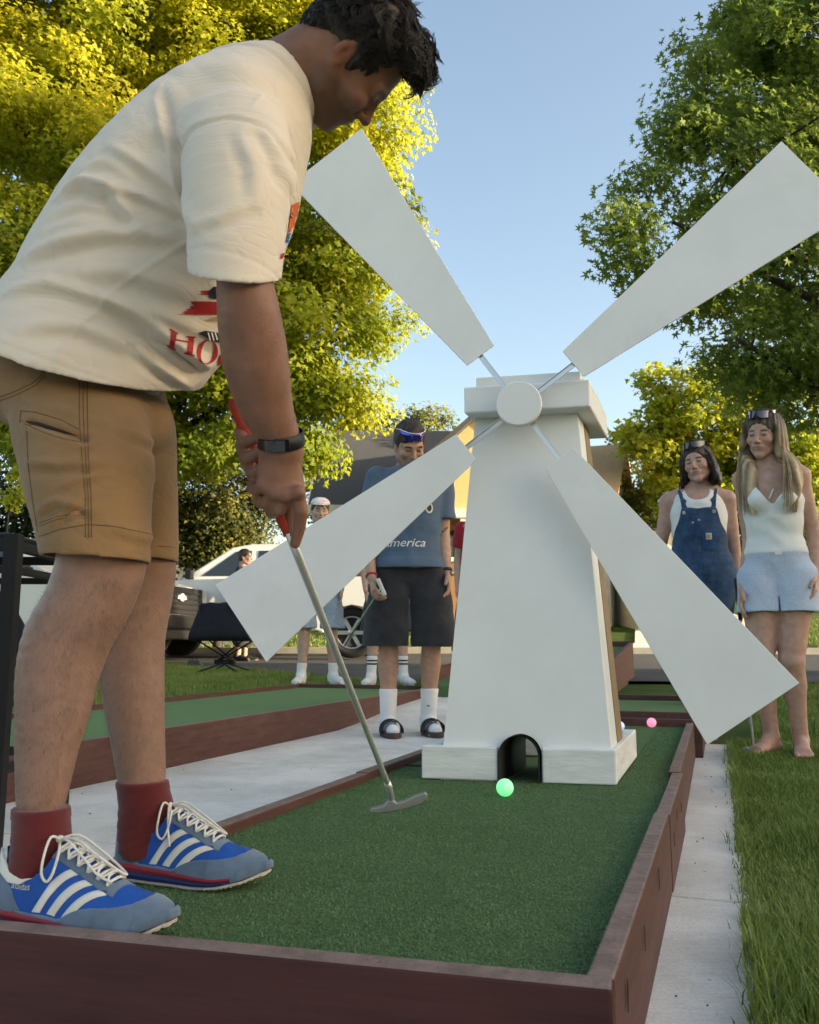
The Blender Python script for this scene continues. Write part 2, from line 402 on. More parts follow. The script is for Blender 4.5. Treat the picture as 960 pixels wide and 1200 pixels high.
M_lawn = mat('lawn', (0.035, 0.062, 0.014), 0.9, var=0.5, vscale=2.5, bump=0.6, bscale=90, col2=(0.065, 0.105, 0.026), spec=0.1)
M_conc = None
def concrete_mat():
    m, nt, b = new_mat('concrete')
    tc = nt.nodes.new('ShaderNodeTexCoord')
    def nz(s, d, st=(1, 1, 1)):
        mp = nt.nodes.new('ShaderNodeMapping'); mp.inputs['Scale'].default_value = st; mp.inputs['Rotation'].default_value = (0, 0, YAW)
        nt.links.new(tc.outputs['Object'], mp.inputs['Vector'])
        n = nt.nodes.new('ShaderNodeTexNoise'); n.inputs['Scale'].default_value = s; n.inputs['Detail'].default_value = d; n.inputs['Roughness'].default_value = 0.7
        nt.links.new(mp.outputs['Vector'], n.inputs['Vector']); return n
    big = nz(2.6, 7); fine = nz(140, 3); streak = nz(30, 5, (0.4, 5, 1)); specks = nz(55, 1)
    r = nt.nodes.new('ShaderNodeValToRGB'); e = r.color_ramp.elements
    e[0].color = (0.54, 0.52, 0.48, 1); e[1].color = (0.73, 0.705, 0.665, 1); e[0].position = 0.36; e[1].position = 0.6
    nt.links.new(big.outputs['Fac'], r.inputs['Fac'])
    def mul(c, f, lo, hi, a, bb):
        mr = nt.nodes.new('ShaderNodeMapRange'); mr.inputs['From Min'].default_value = a; mr.inputs['From Max'].default_value = bb
        mr.inputs['To Min'].default_value = lo; mr.inputs['To Max'].default_value = hi; nt.links.new(f, mr.inputs['Value'])
        v = nt.nodes.new('ShaderNodeVectorMath'); v.operation = 'SCALE'; nt.links.new(c, v.inputs[0]); nt.links.new(mr.outputs['Result'], v.inputs['Scale']); return v.outputs['Vector']
    c = mul(r.outputs['Color'], streak.outputs['Fac'], 0.88, 1.08, 0.3, 0.7)
    c = mul(c, fine.outputs['Fac'], 0.85, 1.1, 0.3, 0.7)
    c = mul(c, specks.outputs['Fac'], 0.45, 1.0, 0.22, 0.27)
    nt.links.new(c, b.inputs['Base Color']); b.inputs['Roughness'].default_value = 0.85
    bp = nt.nodes.new('ShaderNodeBump'); bp.inputs['Strength'].default_value = 0.35; bp.inputs['Distance'].default_value = 0.003
    nt.links.new(fine.outputs['Fac'], bp.inputs['Height']); nt.links.new(bp.outputs['Normal'], b.inputs['Normal'])
    return m
M_conc = concrete_mat()
M_asph = mat('asphalt', (0.045, 0.047, 0.052), 0.85, var=0.25, vscale=1.2, bump=0.5, bscale=220, spec=0.3, col2=(0.07, 0.073, 0.08))
M_kerb = mat('kerb_concrete', (0.33, 0.32, 0.30), 0.85, var=0.15, vscale=3, bump=0.3, bscale=120)

def sheet(name, xs, ys_of, dz, m, parent=None):
    """terrain-following strip: xs list, ys_of(x) -> list of y, lifted by dz"""
    V = []; F = []; k = None
    for x in xs:
        ys = ys_of(x); k = len(ys)
        for y in ys: V.append((x, y, float(terrain(x, y)) + dz))
    for i in range(len(xs) - 1):
        for j in range(k - 1): F.append((i * k + j, (i + 1) * k + j, (i + 1) * k + j + 1, i * k + j + 1))
    return link(name, raw_mesh(name, V, F), m, parent, True)
gx = [-400, -200, -100, -60] + list(np.arange(-40, 40.1, 1.0)) + [60, 100, 200, 400]
gy = [-300, -100, -40, -20] + list(np.arange(-10, 60.1, 0.75)) + [80, 120, 200, 400]
tag(sheet('ground', gx, lambda x: gy, -0.028, M_lawn), kind='structure')

# concrete slab the greens stand on; its right border shows beside the near green
mb = MB()
def slab(u0, u1, v0, v1, z1, z0=-0.12, gap=0.0):
    mb.hexa([uv(u0, v0, z0), uv(u0, v1, z0), uv(u1, v1, z0), uv(u1, v0, z0), uv(u0, v0, z1), uv(u0, v1, z1), uv(u1, v1, z1), uv(u1, v0, z1)][:8])
us = [-12.0, -9.0, -6.0, -3.0, -1.55, 0.25, 1.98, 3.45, 4.95]  # unseen slabs behind the camera are added to bounce warm sunlight forward
for i in range(len(us) - 1):
    slab(us[i] + 0.004, us[i + 1] - 0.004, -2.75, -1.1, 0.0)
    slab(us[i] + 0.004, us[i + 1] - 0.004, -1.092, 0.03, 0.0)
zz = [float(terrain(*uv(u_, v_)[:2])) + .014 for u_, v_ in ((4.954, -2.75), (4.954, -1.1), (5.9, -1.1), (5.9, -2.75), (7.0, -1.1), (7.0, -2.75))]
mb.hexa([uv(4.954, -2.75, -.1), uv(4.954, -1.1, -.1), uv(5.9, -1.1, -.1), uv(5.9, -2.75, -.1), uv(4.954, -2.75, .002), uv(4.954, -1.1, .002), uv(5.9, -1.1, zz[2]), uv(5.9, -2.75, zz[3])])
mb.hexa([uv(5.905, -2.75, -.1), uv(5.905, -1.1, -.1), uv(7.0, -1.1, -.1), uv(7.0, -2.75, -.1), uv(5.905, -2.75, zz[3]), uv(5.905, -1.1, zz[2]), uv(7.0, -1.1, zz[4]), uv(7.0, -2.75, zz[5])])
o = mb.build('sidewalk', M_conc, None, bevel=0.004); tag(o, kind='structure')
xs = list(np.arange(-60, -9, 1.5)) + list(np.arange(-9, 9, .5)) + list(np.arange(9, 60.1, 1.5))
tag(sheet('road', xs, lambda x: list(np.linspace(float(road_near(x)), float(road_far(x)), 9)), 0.004, M_asph), kind='structure')
for nm, fn in (('kerb', lambda x: road_far(x)),):
    V = []; F = []
    for x in xs:
        y = fn(x); z = float(terrain(x, y))
        V += [(x, y, z - 0.02), (x, y + 0.02, z + 0.11), (x, y + 0.18, z + 0.12), (x, y + 0.19, z - 0.02)]
    for i in range(len(xs) - 1):
        for j in range(3): F.append((i * 4 + j, (i + 1) * 4 + j, (i + 1) * 4 + j + 1, i * 4 + j + 1))
    tag(link(nm, raw_mesh(nm, V, F), M_kerb, None, False), kind='structure')
# driveway climbing away on the far side of the road
V = []; F = []; ys = np.linspace(0, 14, 15)
for t in ys:
    xl = 4.1 + t * 0.26 - (0.15 if t < 2 else 0); xr = xl + 3.2
    for x in (xl, xr):
        y = road_far(x) + 0.2 + t; V.append((x, y, float(terrain(x, y)) + 0.02))
for i in range(len(ys) - 1): F.append((2 * i, 2 * i + 1, 2 * i + 3, 2 * i + 2))
tag(link('driveway', raw_mesh('driveway', V, F), M_conc, None, False), kind='structure')

# grass blades ------------------------------------------------------------
def blade_field(pts, hgt, wid, lean=0.45, curl=0.5, rng=RNG):
    """pts (n,3): one bent two-segment blade per point"""
    n = len(pts); a = rng.uniform(0, 2 * math.pi, n); h = hgt * rng.uniform(0.55, 1.25, n); w = wid * rng.uniform(0.7, 1.3, n)
    d = np.stack([np.cos(a), np.sin(a), np.zeros(n)], 1); s = np.stack([-np.sin(a), np.cos(a), np.zeros(n)], 1)
    ln = lean * rng.uniform(0.1, 1.4, n)
    m1 = pts + d * (h * ln * 0.35)[:, None] + UZ * (h * 0.55)[:, None]
    m2 = pts + d * (h * (ln * 0.35 + ln * curl + 0.1))[:, None] + UZ * (h * (1.0 - 0.3 * ln))[:, None]
    V = np.stack([pts - s * w[:, None] / 2, pts + s * w[:, None] / 2, m1 + s * w[:, None] * 0.4, m1 - s * w[:, None] * 0.4, m2], 1).reshape(-1, 3)
    b = (np.arange(n) * 5)[:, None]
    T = np.concatenate([b + [0, 1, 2], b + [0, 2, 3], b + [3, 2, 4]])
    return V, T
def leaf_material(name, cols, trans=0.35, rough=0.55, vscale=1.5, thin=True):
    m, nt, b = new_mat(name)
    g = nt.nodes.new('ShaderNodeAttribute'); g.attribute_name = 'tint'
    tc = nt.nodes.new('ShaderNodeTexCoord'); nz = nt.nodes.new('ShaderNodeTexNoise'); nz.inputs['Scale'].default_value = vscale; nz.inputs['Detail'].default_value = 3
    nt.links.new(tc.outputs['Object'], nz.inputs['Vector'])
    ad = nt.nodes.new('ShaderNodeMath'); ad.operation = 'ADD'; sep = nt.nodes.new('ShaderNodeSeparateColor'); nt.links.new(g.outputs['Color'], sep.inputs['Color'])
    mu = nt.nodes.new('ShaderNodeMath'); mu.operation = 'MULTIPLY'; mu.inputs[1].default_value = 0.55; nt.links.new(sep.outputs[0], mu.inputs[0])
    mu2 = nt.nodes.new('ShaderNodeMath'); mu2.operation = 'MULTIPLY'; mu2.inputs[1].default_value = 0.45; nt.links.new(nz.outputs['Fac'], mu2.inputs[0])
    nt.links.new(mu.outputs[0], ad.inputs[0]); nt.links.new(mu2.outputs[0], ad.inputs[1])
    r = nt.nodes.new('ShaderNodeValToRGB'); e = r.color_ramp.elements
    e[0].position = 0.15; e[1].position = 0.85; e[0].color = rgba(cols[0]); e[1].color = rgba(cols[-1])
    for i, c in enumerate(cols[1:-1]):
        q = e.new(0.15 + 0.7 * (i + 1) / (len(cols) - 1)); q.color = rgba(c)
    nt.links.new(ad.outputs[0], r.inputs['Fac']); nt.links.new(r.outputs['Color'], b.inputs['Base Color'])
    b.inputs['Roughness'].default_value = rough; b.inputs['Specular IOR Level'].default_value = 0.3
    tr = nt.nodes.new('ShaderNodeBsdfTranslucent'); nt.links.new(r.outputs['Color'], tr.inputs['Color'])
    mx = nt.nodes.new('ShaderNodeMixShader'); mx.inputs['Fac'].default_value = trans
    out = nt.nodes['Material Output']; nt.links.new(b.outputs['BSDF'], mx.inputs[1]); nt.links.new(tr.outputs['BSDF'], mx.inputs[2]); nt.links.new(mx.outputs['Shader'], out.inputs['Surface'])
    return m
M_grass = leaf_material('grass_blades', [(0.095, 0.150, 0.028), (0.175, 0.250, 0.052), (0.30, 0.35, 0.115)], 0.3, 0.6, 3.0)
def scatter_grass():
    P = []; Hs = []; Ws = []
    rng = np.random.default_rng(5)
    def rect(n, u0, u1, v0, v1, h, w, keep=None):
        u = rng.uniform(u0, u1, n); v = rng.uniform(v0, v1, n)
        p = CU[None] * u[:, None] + CV[None] * v[:, None]
        if keep is not None: k = keep(p[:, 0], p[:, 1], u, v); p = p[k]
        p[:, 2] = terrain(p[:, 0], p[:, 1]) - 0.01; P.append(p); Hs.append(np.full(len(p), h)); Ws.append(np.full(len(p), w))
    nr = lambda x, y, u, v: y < road_near(x) - 0.02
    rect(105000, 0.7, 3.0, 0.035, 1.3, 0.056, 0.0033)
    rect(75000, 3.0, 5.2, 0.035, 2.2, 0.048, 0.004)
    rect(45000, 4.95, 9.0, -0.6, 4.5, 0.06, 0.006, lambda x, y, u, v: (y < road_near(x) - 0.02) & ((v > 0.04) | (u > 5.75)) & (v > 0.15 - 0.0 * u))
    rect(2600, 0.7, 5.0, 0.012, 0.05, 0.075, 0.0034); rect(160, 0.8, 5.0, -0.012, 0.03, 0.06, 0.003)
    # left lawn between the far green and the road
    rect(150000, 2.0, 13.5, -8.5, -3.5, 0.06, 0.006, lambda x, y, u, v: (y < road_near(x) - 0.02) & ((v < -3.52) | (u > 7.0)))
    rect(26000, 7.0, 12.0, -3.52, -1.2, 0.06, 0.006, nr)
    # far yards across the road
    x = rng.uniform(-14, 18, 60000); y = road_far(x) + 0.2 + rng.uniform(0, 1, 60000) ** 1.5 * 12
    p = np.stack([x, y, terrain(x, y) - 0.01], 1); k = ~((x > 4.0) & (x < 4.1 + (y - road_far(x)) * 0.26 + 3.4)); p = p[k]
    P.append(p); Hs.append(np.full(len(p), 0.09)); Ws.append(np.full(len(p), 0.014))
    P = np.concatenate(P); H = np.concatenate(Hs); W = np.concatenate(Ws)
    # patchy growth
    g = 0.75 + 0.45 * np.sin(P[:, 0] * 7.1 + 1.3 * np.sin(P[:, 1] * 5.3)) * np.sin(P[:, 1] * 6.3 + 2 * np.sin(P[:, 0] * 3.1))
    V, T = blade_field(P, H * np.clip(g, 0.5, 1.25), W, rng=rng)
    tint = np.repeat(np.clip(rng.normal(0.5, 0.22, len(P)) + .22 * np.sin(P[:, 0] * 3.3 + 2 * np.sin(P[:, 1] * 2.1)) * np.sin(P[:, 1] * 4.1), 0, 1), 5)
    me = np_mesh('grass', V, T, False, {'tint': np.stack([tint] * 3, 1)})
    tag(link('grass', me, M_grass), 'short mown lawn grass beside the concrete strip and along the road', 'grass', kind='stuff')
scatter_grass()
# seeds and crumbs scattered on the concrete strip
rng = np.random.default_rng(12); mb = MB()
for i in range(70):
    u, v_ = rng.uniform(.8, 5, 1)[0] ** 1.0, (rng.uniform(-.115, .02) if i < 34 else rng.uniform(-2.2, -1.05)); p = uv(u, v_, .0025); a = rng.uniform(0, 3.14); d = np.array([math.cos(a), math.sin(a), 0]); e = np.array([-d[1], d[0], 0]); r = rng.uniform(.0009, .0026)
    mb.prism([p - d * r * 1.8, p + e * r * .7, p + d * r * 1.8, p - e * r * .7], UZ * .0018)
tag(mb.build('litter', mat('dry_seed_litter', (.03, .022, .015), .9)), 'tiny dark seeds and crumbs scattered over the concrete', 'litter', kind='stuff')
# ------------------------------------------------------------------ mini-golf greens
def turf_mat():
    m, nt, b = new_mat('artificial_turf')
    tc = nt.nodes.new('ShaderNodeTexCoord')
    n1 = nt.nodes.new('ShaderNodeTexNoise'); n1.inputs['Scale'].default_value = 260; n1.inputs['Detail'].default_value = 4; n1.inputs['Roughness'].default_value = 0.8
    n2 = nt.nodes.new('ShaderNodeTexNoise'); n2.inputs['Scale'].default_value = 2.2; n2.inputs['Detail'].default_value = 3
    for n in (n1, n2): nt.links.new(tc.outputs['Object'], n.inputs['Vector'])
    r = nt.nodes.new('ShaderNodeValToRGB'); e = r.color_ramp.elements
    e[0].color = (0.042, 0.082, 0.034, 1); e[1].color = (0.155, 0.26, 0.115, 1); e[0].position = 0.36; e[1].position = 0.66
    nt.links.new(n1.outputs['Fac'], r.inputs['Fac'])
    mr = nt.nodes.new('ShaderNodeMapRange'); mr.inputs['To Min'].default_value = 0.85; mr.inputs['To Max'].default_value = 1.15; nt.links.new(n2.outputs['Fac'], mr.inputs['Value'])
    v = nt.nodes.new('ShaderNodeVectorMath'); v.operation = 'SCALE'; nt.links.new(r.outputs['Color'], v.inputs[0]); nt.links.new(mr.outputs['Result'], v.inputs['Scale'])
    nt.links.new(v.outputs['Vector'], b.inputs['Base Color']); b.inputs['Roughness'].default_value = 0.9; b.inputs['Specular IOR Level'].default_value = 0.15
    bp = nt.nodes.new('ShaderNodeBump'); bp.inputs['Strength'].default_value = 1.0; bp.inputs['Distance'].default_value = 0.006
    nt.links.new(n1.outputs['Fac'], bp.inputs['Height']); nt.links.new(bp.outputs['Normal'], b.inputs['Normal'])
    return m
M_turf = turf_mat()
M_fibre = leaf_material('turf_fibres', [(0.070, 0.135, 0.050), (0.128, 0.225, 0.088), (0.215, 0.325, 0.155)], 0.15, 0.6, 12.0)
def board_mat():
    m = mat('brown_stained_board', (0.085, 0.036, 0.029), 0.65, var=0.25, vscale=4, bump=0.35, bscale=9, spec=0.3, stretch=(1.2, 1.2, 14), detail=7, dist=0.002)
    nt = m.node_tree; b = nt.nodes['Principled BSDF']
    # worn, paler scuffs with a shape of their own
    tc = nt.nodes.new('ShaderNodeTexCoord'); n = nt.nodes.new('ShaderNodeTexNoise'); n.inputs['Scale'].default_value = 9; n.inputs['Detail'].default_value = 8; n.inputs['Roughness'].default_value = 0.75
    mp = nt.nodes.new('ShaderNodeMapping'); mp.inputs['Rotation'].default_value = (0, 0, YAW); mp.inputs['Scale'].default_value = (1.2, 0.45, 1.2)
    nt.links.new(tc.outputs['Object'], mp.inputs['Vector']); nt.links.new(mp.outputs['Vector'], n.inputs['Vector'])
    mr = nt.nodes.new('ShaderNodeMapRange'); mr.inputs['From Min'].default_value = 0.52; mr.inputs['From Max'].default_value = 0.75; nt.links.new(n.outputs['Fac'], mr.inputs['Value'])
    mx = nt.nodes.new('ShaderNodeMix'); mx.data_type = 'RGBA'
    old = b.inputs['Base Color'].links[0].from_socket
    nt.links.new(mr.outputs['Result'], mx.inputs[0]); nt.links.new(old, mx.inputs[6]); mx.inputs[7].default_value = (0.115, 0.066, 0.055, 1)
    nt.links.new(mx.outputs[2], b.inputs['Base Color']); return m
M_board = board_mat()
M_boardtop = mat('weathered_board_top', (0.185, 0.130, 0.113), 0.7, var=0.25, vscale=22, bump=0.4, bscale=60, spec=0.3)
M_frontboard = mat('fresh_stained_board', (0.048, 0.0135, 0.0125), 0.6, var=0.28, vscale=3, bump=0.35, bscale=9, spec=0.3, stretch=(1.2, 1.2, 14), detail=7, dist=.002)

def board(mbs, p, q, z0, z1, t, side=1):
    """upright plank from p to q (uv pairs); t = thickness towards +side of the run"""
    p = np.array(p, float); q = np.array(q, float); d = (q - p) / np.linalg.norm(q - p); n = np.array([-d[1], d[0]]) * side * t
    c = [p, q, q + n, p + n]
    if side < 0: c = [c[3], c[2], c[1], c[0]]
    mbs.hexa([uv(a[0], a[1], z0) for a in c] + [uv(a[0], a[1], z1) for a in c])
def fibres(name, parent, n, u0, u1, v0, v1, h, w, mask=None, zf=None):
    rng = np.random.default_rng(3); q = rng.uniform(0, 1, n) ** 1.35
    u = u0 + (u1 - u0) * q; v = rng.uniform(v0, v1, n)
    if mask is not None: k = mask(u, v); u, v = u[k], v[k]
    P = CU[None] * u[:, None] + CV[None] * v[:, None]; P[:, 2] = TURF - 0.003
    sc = 0.8 + 0.55 * q
    if mask is not None: sc = sc[k]
    V, T = blade_field(P, h * np.ones(len(u)), w * sc, lean=1.1, curl=0.7, rng=rng)
    t = np.repeat(np.clip(rng.normal(0.45, 0.25, len(u)), 0, 1), 5)
    me = np_mesh(name, V, T, False, {'tint': np.stack([t] * 3, 1)})
    tag(link(name, me, M_fibre, parent), kind='stuff')

# near green ----------------------------------------------------------------
g1 = thing('golf_green', 'near putting green of dark turf in brown boards under the windmill and golfer', 'putting green', uv(2.4, -0.55, 0.0))
ZT = 0.168
VR, VL = -0.126, -0.955
# front board (slightly askew), right boards in lengths, left boards, end board
fb0 = (0.895, -1.25); fb1 = (1.000, VR - 0.001)
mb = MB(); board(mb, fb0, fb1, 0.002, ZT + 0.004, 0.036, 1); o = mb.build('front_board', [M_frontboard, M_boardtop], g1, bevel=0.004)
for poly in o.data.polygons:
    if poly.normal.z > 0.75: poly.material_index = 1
def long_boards(runs, name, t=0.030, lip=True):
    for (p, q, dz, th) in runs:
        mb = MB(); board(mb, p, q, 0.003, ZT + dz, th, 1 if p[1] > -0.5 else -1); o = mb.build(name, [M_board, M_boardtop], g1, bevel=0.0035)
        me = o.data
        for poly in me.polygons:
            if poly.normal.z > 0.75: poly.material_index = 1
rr = []
rr.append(((1.004, VR), (1.985, VR + 0.004), 0.000, 0.031)); rr.append(((1.988, VR + 0.006), (2.62, VR + 0.008), -0.004, 0.031)); rr.append(((2.624, VR + 0.001), (4.27, VR - 0.008), -0.002, 0.033))
for (p, q, dz, th) in rr:
    mb = MB(); board(mb, p, q, 0.003, ZT + dz, th, -1)
    # thickness goes to the turf side (smaller v)
    o = mb.build('side_board', [M_board, M_boardtop], g1, bevel=0.0035)
    for poly in o.data.polygons:
        if poly.normal.z > 0.75: poly.material_index = 1
for (p, q, dz) in (((0.94, VL - 0.036), (2.30, VL - 0.032), -0.002), ((2.304, VL - 0.036), (4.27, VL - 0.036), 0.0)):
    mb = MB(); c = [p, (p[0], p[1] + 0.036), (q[0], q[1] + 0.036), q]
    mb.hexa([uv(a[0], a[1], 0.003) for a in c] + [uv(a[0], a[1], ZT + dz) for a in c])
    o = mb.build('side_board', [M_board, M_boardtop], g1, bevel=0.0035)
    for poly in o.data.polygons:
        if poly.normal.z > 0.75: poly.material_index = 1
mb = MB(); board(mb, (4.275, VR - 0.012), (4.275, VL), 0.003, ZT + 0.012, 0.036, -1); mb.build('end_board', M_board, g1, bevel=0.003)
M_split = mat('dark_split_wood', (0.016, 0.009, 0.008), 0.9)
# weathered splits on the outside of the right boards
mb = MB()
for (u, z, du, dz) in ((1.10, 0.118, 0.018, 0.030), (1.33, 0.112, 0.010, 0.028), (1.62, 0.122, 0.012, 0.030), (2.05, 0.10, 0.012, 0.025), (2.20, 0.125, 0.014, 0.022), (2.42, 0.105, 0.02, 0.02)):
    v = VR + (0.004 * (u - 1) if u < 1.99 else 0.0065) + 0.0022; du *= 1.3; dz *= .6 
    pts = [uv(u - du * .15, v, z - dz), uv(u + du * .2, v, z - dz * .3), uv(u + du * .25, v, z + dz * .5), uv(u, v, z + dz), uv(u - du * .2, v, z + dz * .2)]
    mb = MB(); mb.prism(pts, CV * 0.0008); mb.build('split_mark', M_split, g1)

# turf
mb = MB(); c = [(0.98, VL + 0.001), (1.035, VR - 0.030), (4.274, VR - 0.034), (4.274, VL + 0.001)]
mb.hexa([uv(a[0], a[1], 0.10) for a in c] + [uv(a[0], a[1], TURF) for a in c]); tf = mb.build('turf', M_turf, g1)
fibres('turf_fibres', g1, 350000, 0.95, 4.26, VL + 0.006, VR - 0.034, 0.0065, 0.0017,
       lambda u, v: (u > 0.985 + (v - VL) * 0.066) & ~((v > -0.815) & (v < -0.29) & (u > 2.46)))

# far left green ------------------------------------------------------------
g2 = thing('golf_green', 'long low putting green with brown boards across the path left of the windmill', 'putting green', uv(4.3, -2.8, 0.0))
def zt2(u): return 0.165
mb = MB(); mb.hexa([uv(1.4, -2.31, 0.0), uv(1.4, -2.272, 0.0), uv(6.85, -2.222, 0.0), uv(6.85, -2.262, 0.0), uv(1.4, -2.31, .168), uv(1.4, -2.272, .168), uv(6.85, -2.222, .172), uv(6.85, -2.262, .172)])
o = mb.build('side_board', [M_board, M_boardtop], g2, bevel=0.004)
for poly in o.data.polygons:
    if poly.normal.z > 0.75: poly.material_index = 1
mb = MB(); mb.hexa([uv(1.4, -3.42, 0.0), uv(1.4, -3.385, 0.0), uv(6.85, -3.485, 0.0), uv(6.85, -3.52, 0.0), uv(1.4, -3.42, .17), uv(1.4, -3.385, .17), uv(6.85, -3.485, .18), uv(6.85, -3.52, .18)]); mb.build('side_board', M_board, g2, bevel=0.004)
mb = MB(); mb.hexa([uv(6.855, -3.52, 0.0), uv(6.855, -2.222, 0.0), uv(6.89, -2.222, 0.0), uv(6.89, -3.52, 0.0), uv(6.855, -3.52, .182), uv(6.855, -2.222, .182), uv(6.89, -2.222, .182), uv(6.89, -3.52, .182)]); mb.build('end_board', M_board, g2, bevel=0.004)
mb = MB(); mb.hexa([uv(1.4, -3.384, 0.0), uv(1.4, -2.311, 0.0), uv(6.853, -2.263, 0.0), uv(6.853, -3.484, 0.0), uv(1.4, -3.384, .145), uv(1.4, -2.311, .145), uv(6.853, -2.263, .15), uv(6.853, -3.484, .15)])
M_turf2 = mat('sunworn_turf', (0.115, 0.20, 0.085), 0.9, var=0.2, vscale=180, bump=0.8, bscale=220, spec=0.12, col2=(0.165, 0.26, 0.12))
mb.build('turf', M_turf2, g2)

# cross green just behind the end of the near one ------------------------------
g3 = thing('golf_green', 'short putting green lying crosswise behind the pink ball, brown boards around it', 'putting green', uv(4.75, -0.7, 0.0))
def obox(mb, u0, u1, v0, v1, z0, z1): mb.hexa([uv(u0, v0, z0), uv(u0, v1, z0), uv(u1, v1, z0), uv(u1, v0, z0), uv(u0, v0, z1), uv(u0, v1, z1), uv(u1, v1, z1), uv(u1, v0, z1)])
for nm, a in (('front_board', (4.33, 4.37, -1.05, -0.10, .0, .205)), ('back_board', (5.55, 5.59, -1.05, -0.10, .0, .215)), ('side_board', (4.373, 5.547, -0.14, -0.10, .0, .205)), ('side_board', (4.373, 5.547, -1.05, -1.01, .0, .205))):
    mb = MB(); obox(mb, *a); mb.build(nm, M_board, g3, bevel=0.004)
mb = MB(); obox(mb, 4.373, 5.547, -1.007, -0.143, 0, .183); mb.build('turf', M_turf2, g3)
# raised green out on the road ------------------------------------------------
g4 = thing('golf_green', 'sloping raised putting green with tall side board out on the road behind windmill', 'putting green', uv(7.2, -1.1, 0.0))
def ramp(mb, u0, u1, v0, v1, a0, a1, b0, b1): mb.hexa([uv(u0, v0, a0), uv(u0, v1, a0), uv(u1, v1, b0), uv(u1, v0, b0), uv(u0, v0, a1), uv(u0, v1, a1), uv(u1, v1, b1), uv(u1, v0, b1)])
mb = MB(); ramp(mb, 6.6, 9.4, -0.91, -0.87, .03, .30, .12, .545); mb.build('side_board', [M_board], g4, bevel=0.004)
mb = MB(); ramp(mb, 6.6, 9.4, -2.25, -2.21, .03, .30, .12, .545); mb.build('side_board', [M_board], g4, bevel=0.004)
mb = MB(); ramp(mb, 9.403, 9.44, -2.25, -0.87, .10, .555, .10, .555); mb.build('end_board', [M_board], g4, bevel=0.004)
mb = MB(); ramp(mb, 6.6, 9.4, -2.208, -0.912, .05, .20, .13, .50); mb.build('turf', M_turf, g4)

# balls -----------------------------------------------------------------------
def golf_ball(pt, r, m, label, group=None):
    mb = MB(); mb.ball((0, 0, 0), r, 32, 20); o = mb.build('golf_ball', m); o.location = pt; tag(o, label, 'golf ball', group); return o
def ball_mat(name, col, glow, gcol):
    m = emit_mat(name, gcol, glow, col); nt = m.node_tree; b = nt.nodes['Principled BSDF']
    tc = nt.nodes.new('ShaderNodeTexCoord'); vo = nt.nodes.new('ShaderNodeTexVoronoi'); vo.inputs['Scale'].default_value = 260
    nt.links.new(tc.outputs['Object'], vo.inputs['Vector']); bp = nt.nodes.new('ShaderNodeBump'); bp.inputs['Strength'].default_value = 0.5; bp.inputs['Distance'].default_value = 0.002
    nt.links.new(vo.outputs['Distance'], bp.inputs['Height']); nt.links.new(bp.outputs['Normal'], b.inputs['Normal'])
    b.inputs['Subsurface Weight'].default_value = 0.3; b.inputs['Subsurface Scale'].default_value = 0.02
    return m
R0 = 0.0218
golf_ball(G(592, 933.5, TURF) + UZ * R0, R0, ball_mat('green_glow_ball', (0.45, 0.8, 0.5), 0.32, (0.10, 0.95, 0.28)), 'glowing green golf ball in front of the windmill arch')
golf_ball(G(764, 852.5, TURF) + UZ * R0, R0, ball_mat('pink_ball', (0.8, 0.35, 0.5), 0.25, (0.95, 0.28, 0.50)), 'glowing pink golf ball at the far end of the near green')
golf_ball(G(726.5, 857, TURF) + UZ * R0, R0, ball_mat('pale_blue_ball', (0.55, 0.62, 0.85), 0.18, (0.5, 0.6, 0.95)), 'pale blue golf ball half hidden behind the windmill corner')
# thin black cable from the windmill to the left board
mb = MB(); mb.tube([G(500, 897, TURF + .003), G(488, 897.5, TURF + .003), G(474, 896.5, TURF + .003), G(464, 895, TURF + .004)], 0.003, 6)
M_black = mat('black_plastic', (0.012, 0.012, 0.013), 0.5)
tag(mb.build('cable', M_black), 'thin black cable lying on the turf left of the windmill base', 'cable')
# ------------------------------------------------------------------ windmill
def white_paint():
    m = mat('white_painted_wood', (0.70, 0.715, 0.715), 0.55, var=0.03, vscale=4, bump=0.03, bscale=40, spec=0.4, col2=(0.76, 0.775, 0.775))
    nt = m.node_tree; b = nt.nodes['Principled BSDF']; tc = nt.nodes.new('ShaderNodeTexCoord')
    n = nt.nodes.new('ShaderNodeTexNoise'); n.inputs['Scale'].default_value = 3.1; n.inputs['Detail'].default_value = 6; n.inputs['Roughness'].default_value = .7; nt.links.new(tc.outputs['Object'], n.inputs['Vector'])
    mr = nt.nodes.new('ShaderNodeMapRange'); mr.inputs['From Min'].default_value = .60; mr.inputs['From Max'].default_value = .74; mr.inputs['To Max'].default_value = .28; nt.links.new(n.outputs['Fac'], mr.inputs['Value'])
    mx = nt.nodes.new('ShaderNodeMix'); mx.data_type = 'RGBA'; old = b.inputs['Base Color'].links[0].from_socket
    nt.links.new(mr.outputs['Result'], mx.inputs[0]); nt.links.new(old, mx.inputs[6]); mx.inputs[7].default_value = (.50, .50, .48, 1); nt.links.new(mx.outputs[2], b.inputs['Base Color'])
    return m
M_white = white_paint()
def brushed_base():
    m = mat('brushed_white_timber', (0.60, 0.61, 0.60), 0.6, vscale=7, bump=0.25, bscale=30, col2=(0.78, 0.79, 0.78), stretch=(1, 1, 6), dist=0.004)
    return m
M_wbase = brushed_base()
M_ply = mat('bare_plywood_edge', (0.26, 0.18, 0.10), 0.7, var=0.25, vscale=20, bump=0.2, bscale=60, stretch=(4, 4, 0.6))
M_steel = mat('bright_steel', (0.62, 0.62, 0.62), 0.28, metal=1.0, var=0.05)
wl = G(494, 914, TURF); wf = G(723, 921.5, TURF)
WR = nrm(wf - wl); WR[2] = 0; WR = nrm(WR); WB = np.array([-WR[1], WR[0], 0.0])      # right along the face, back away from it
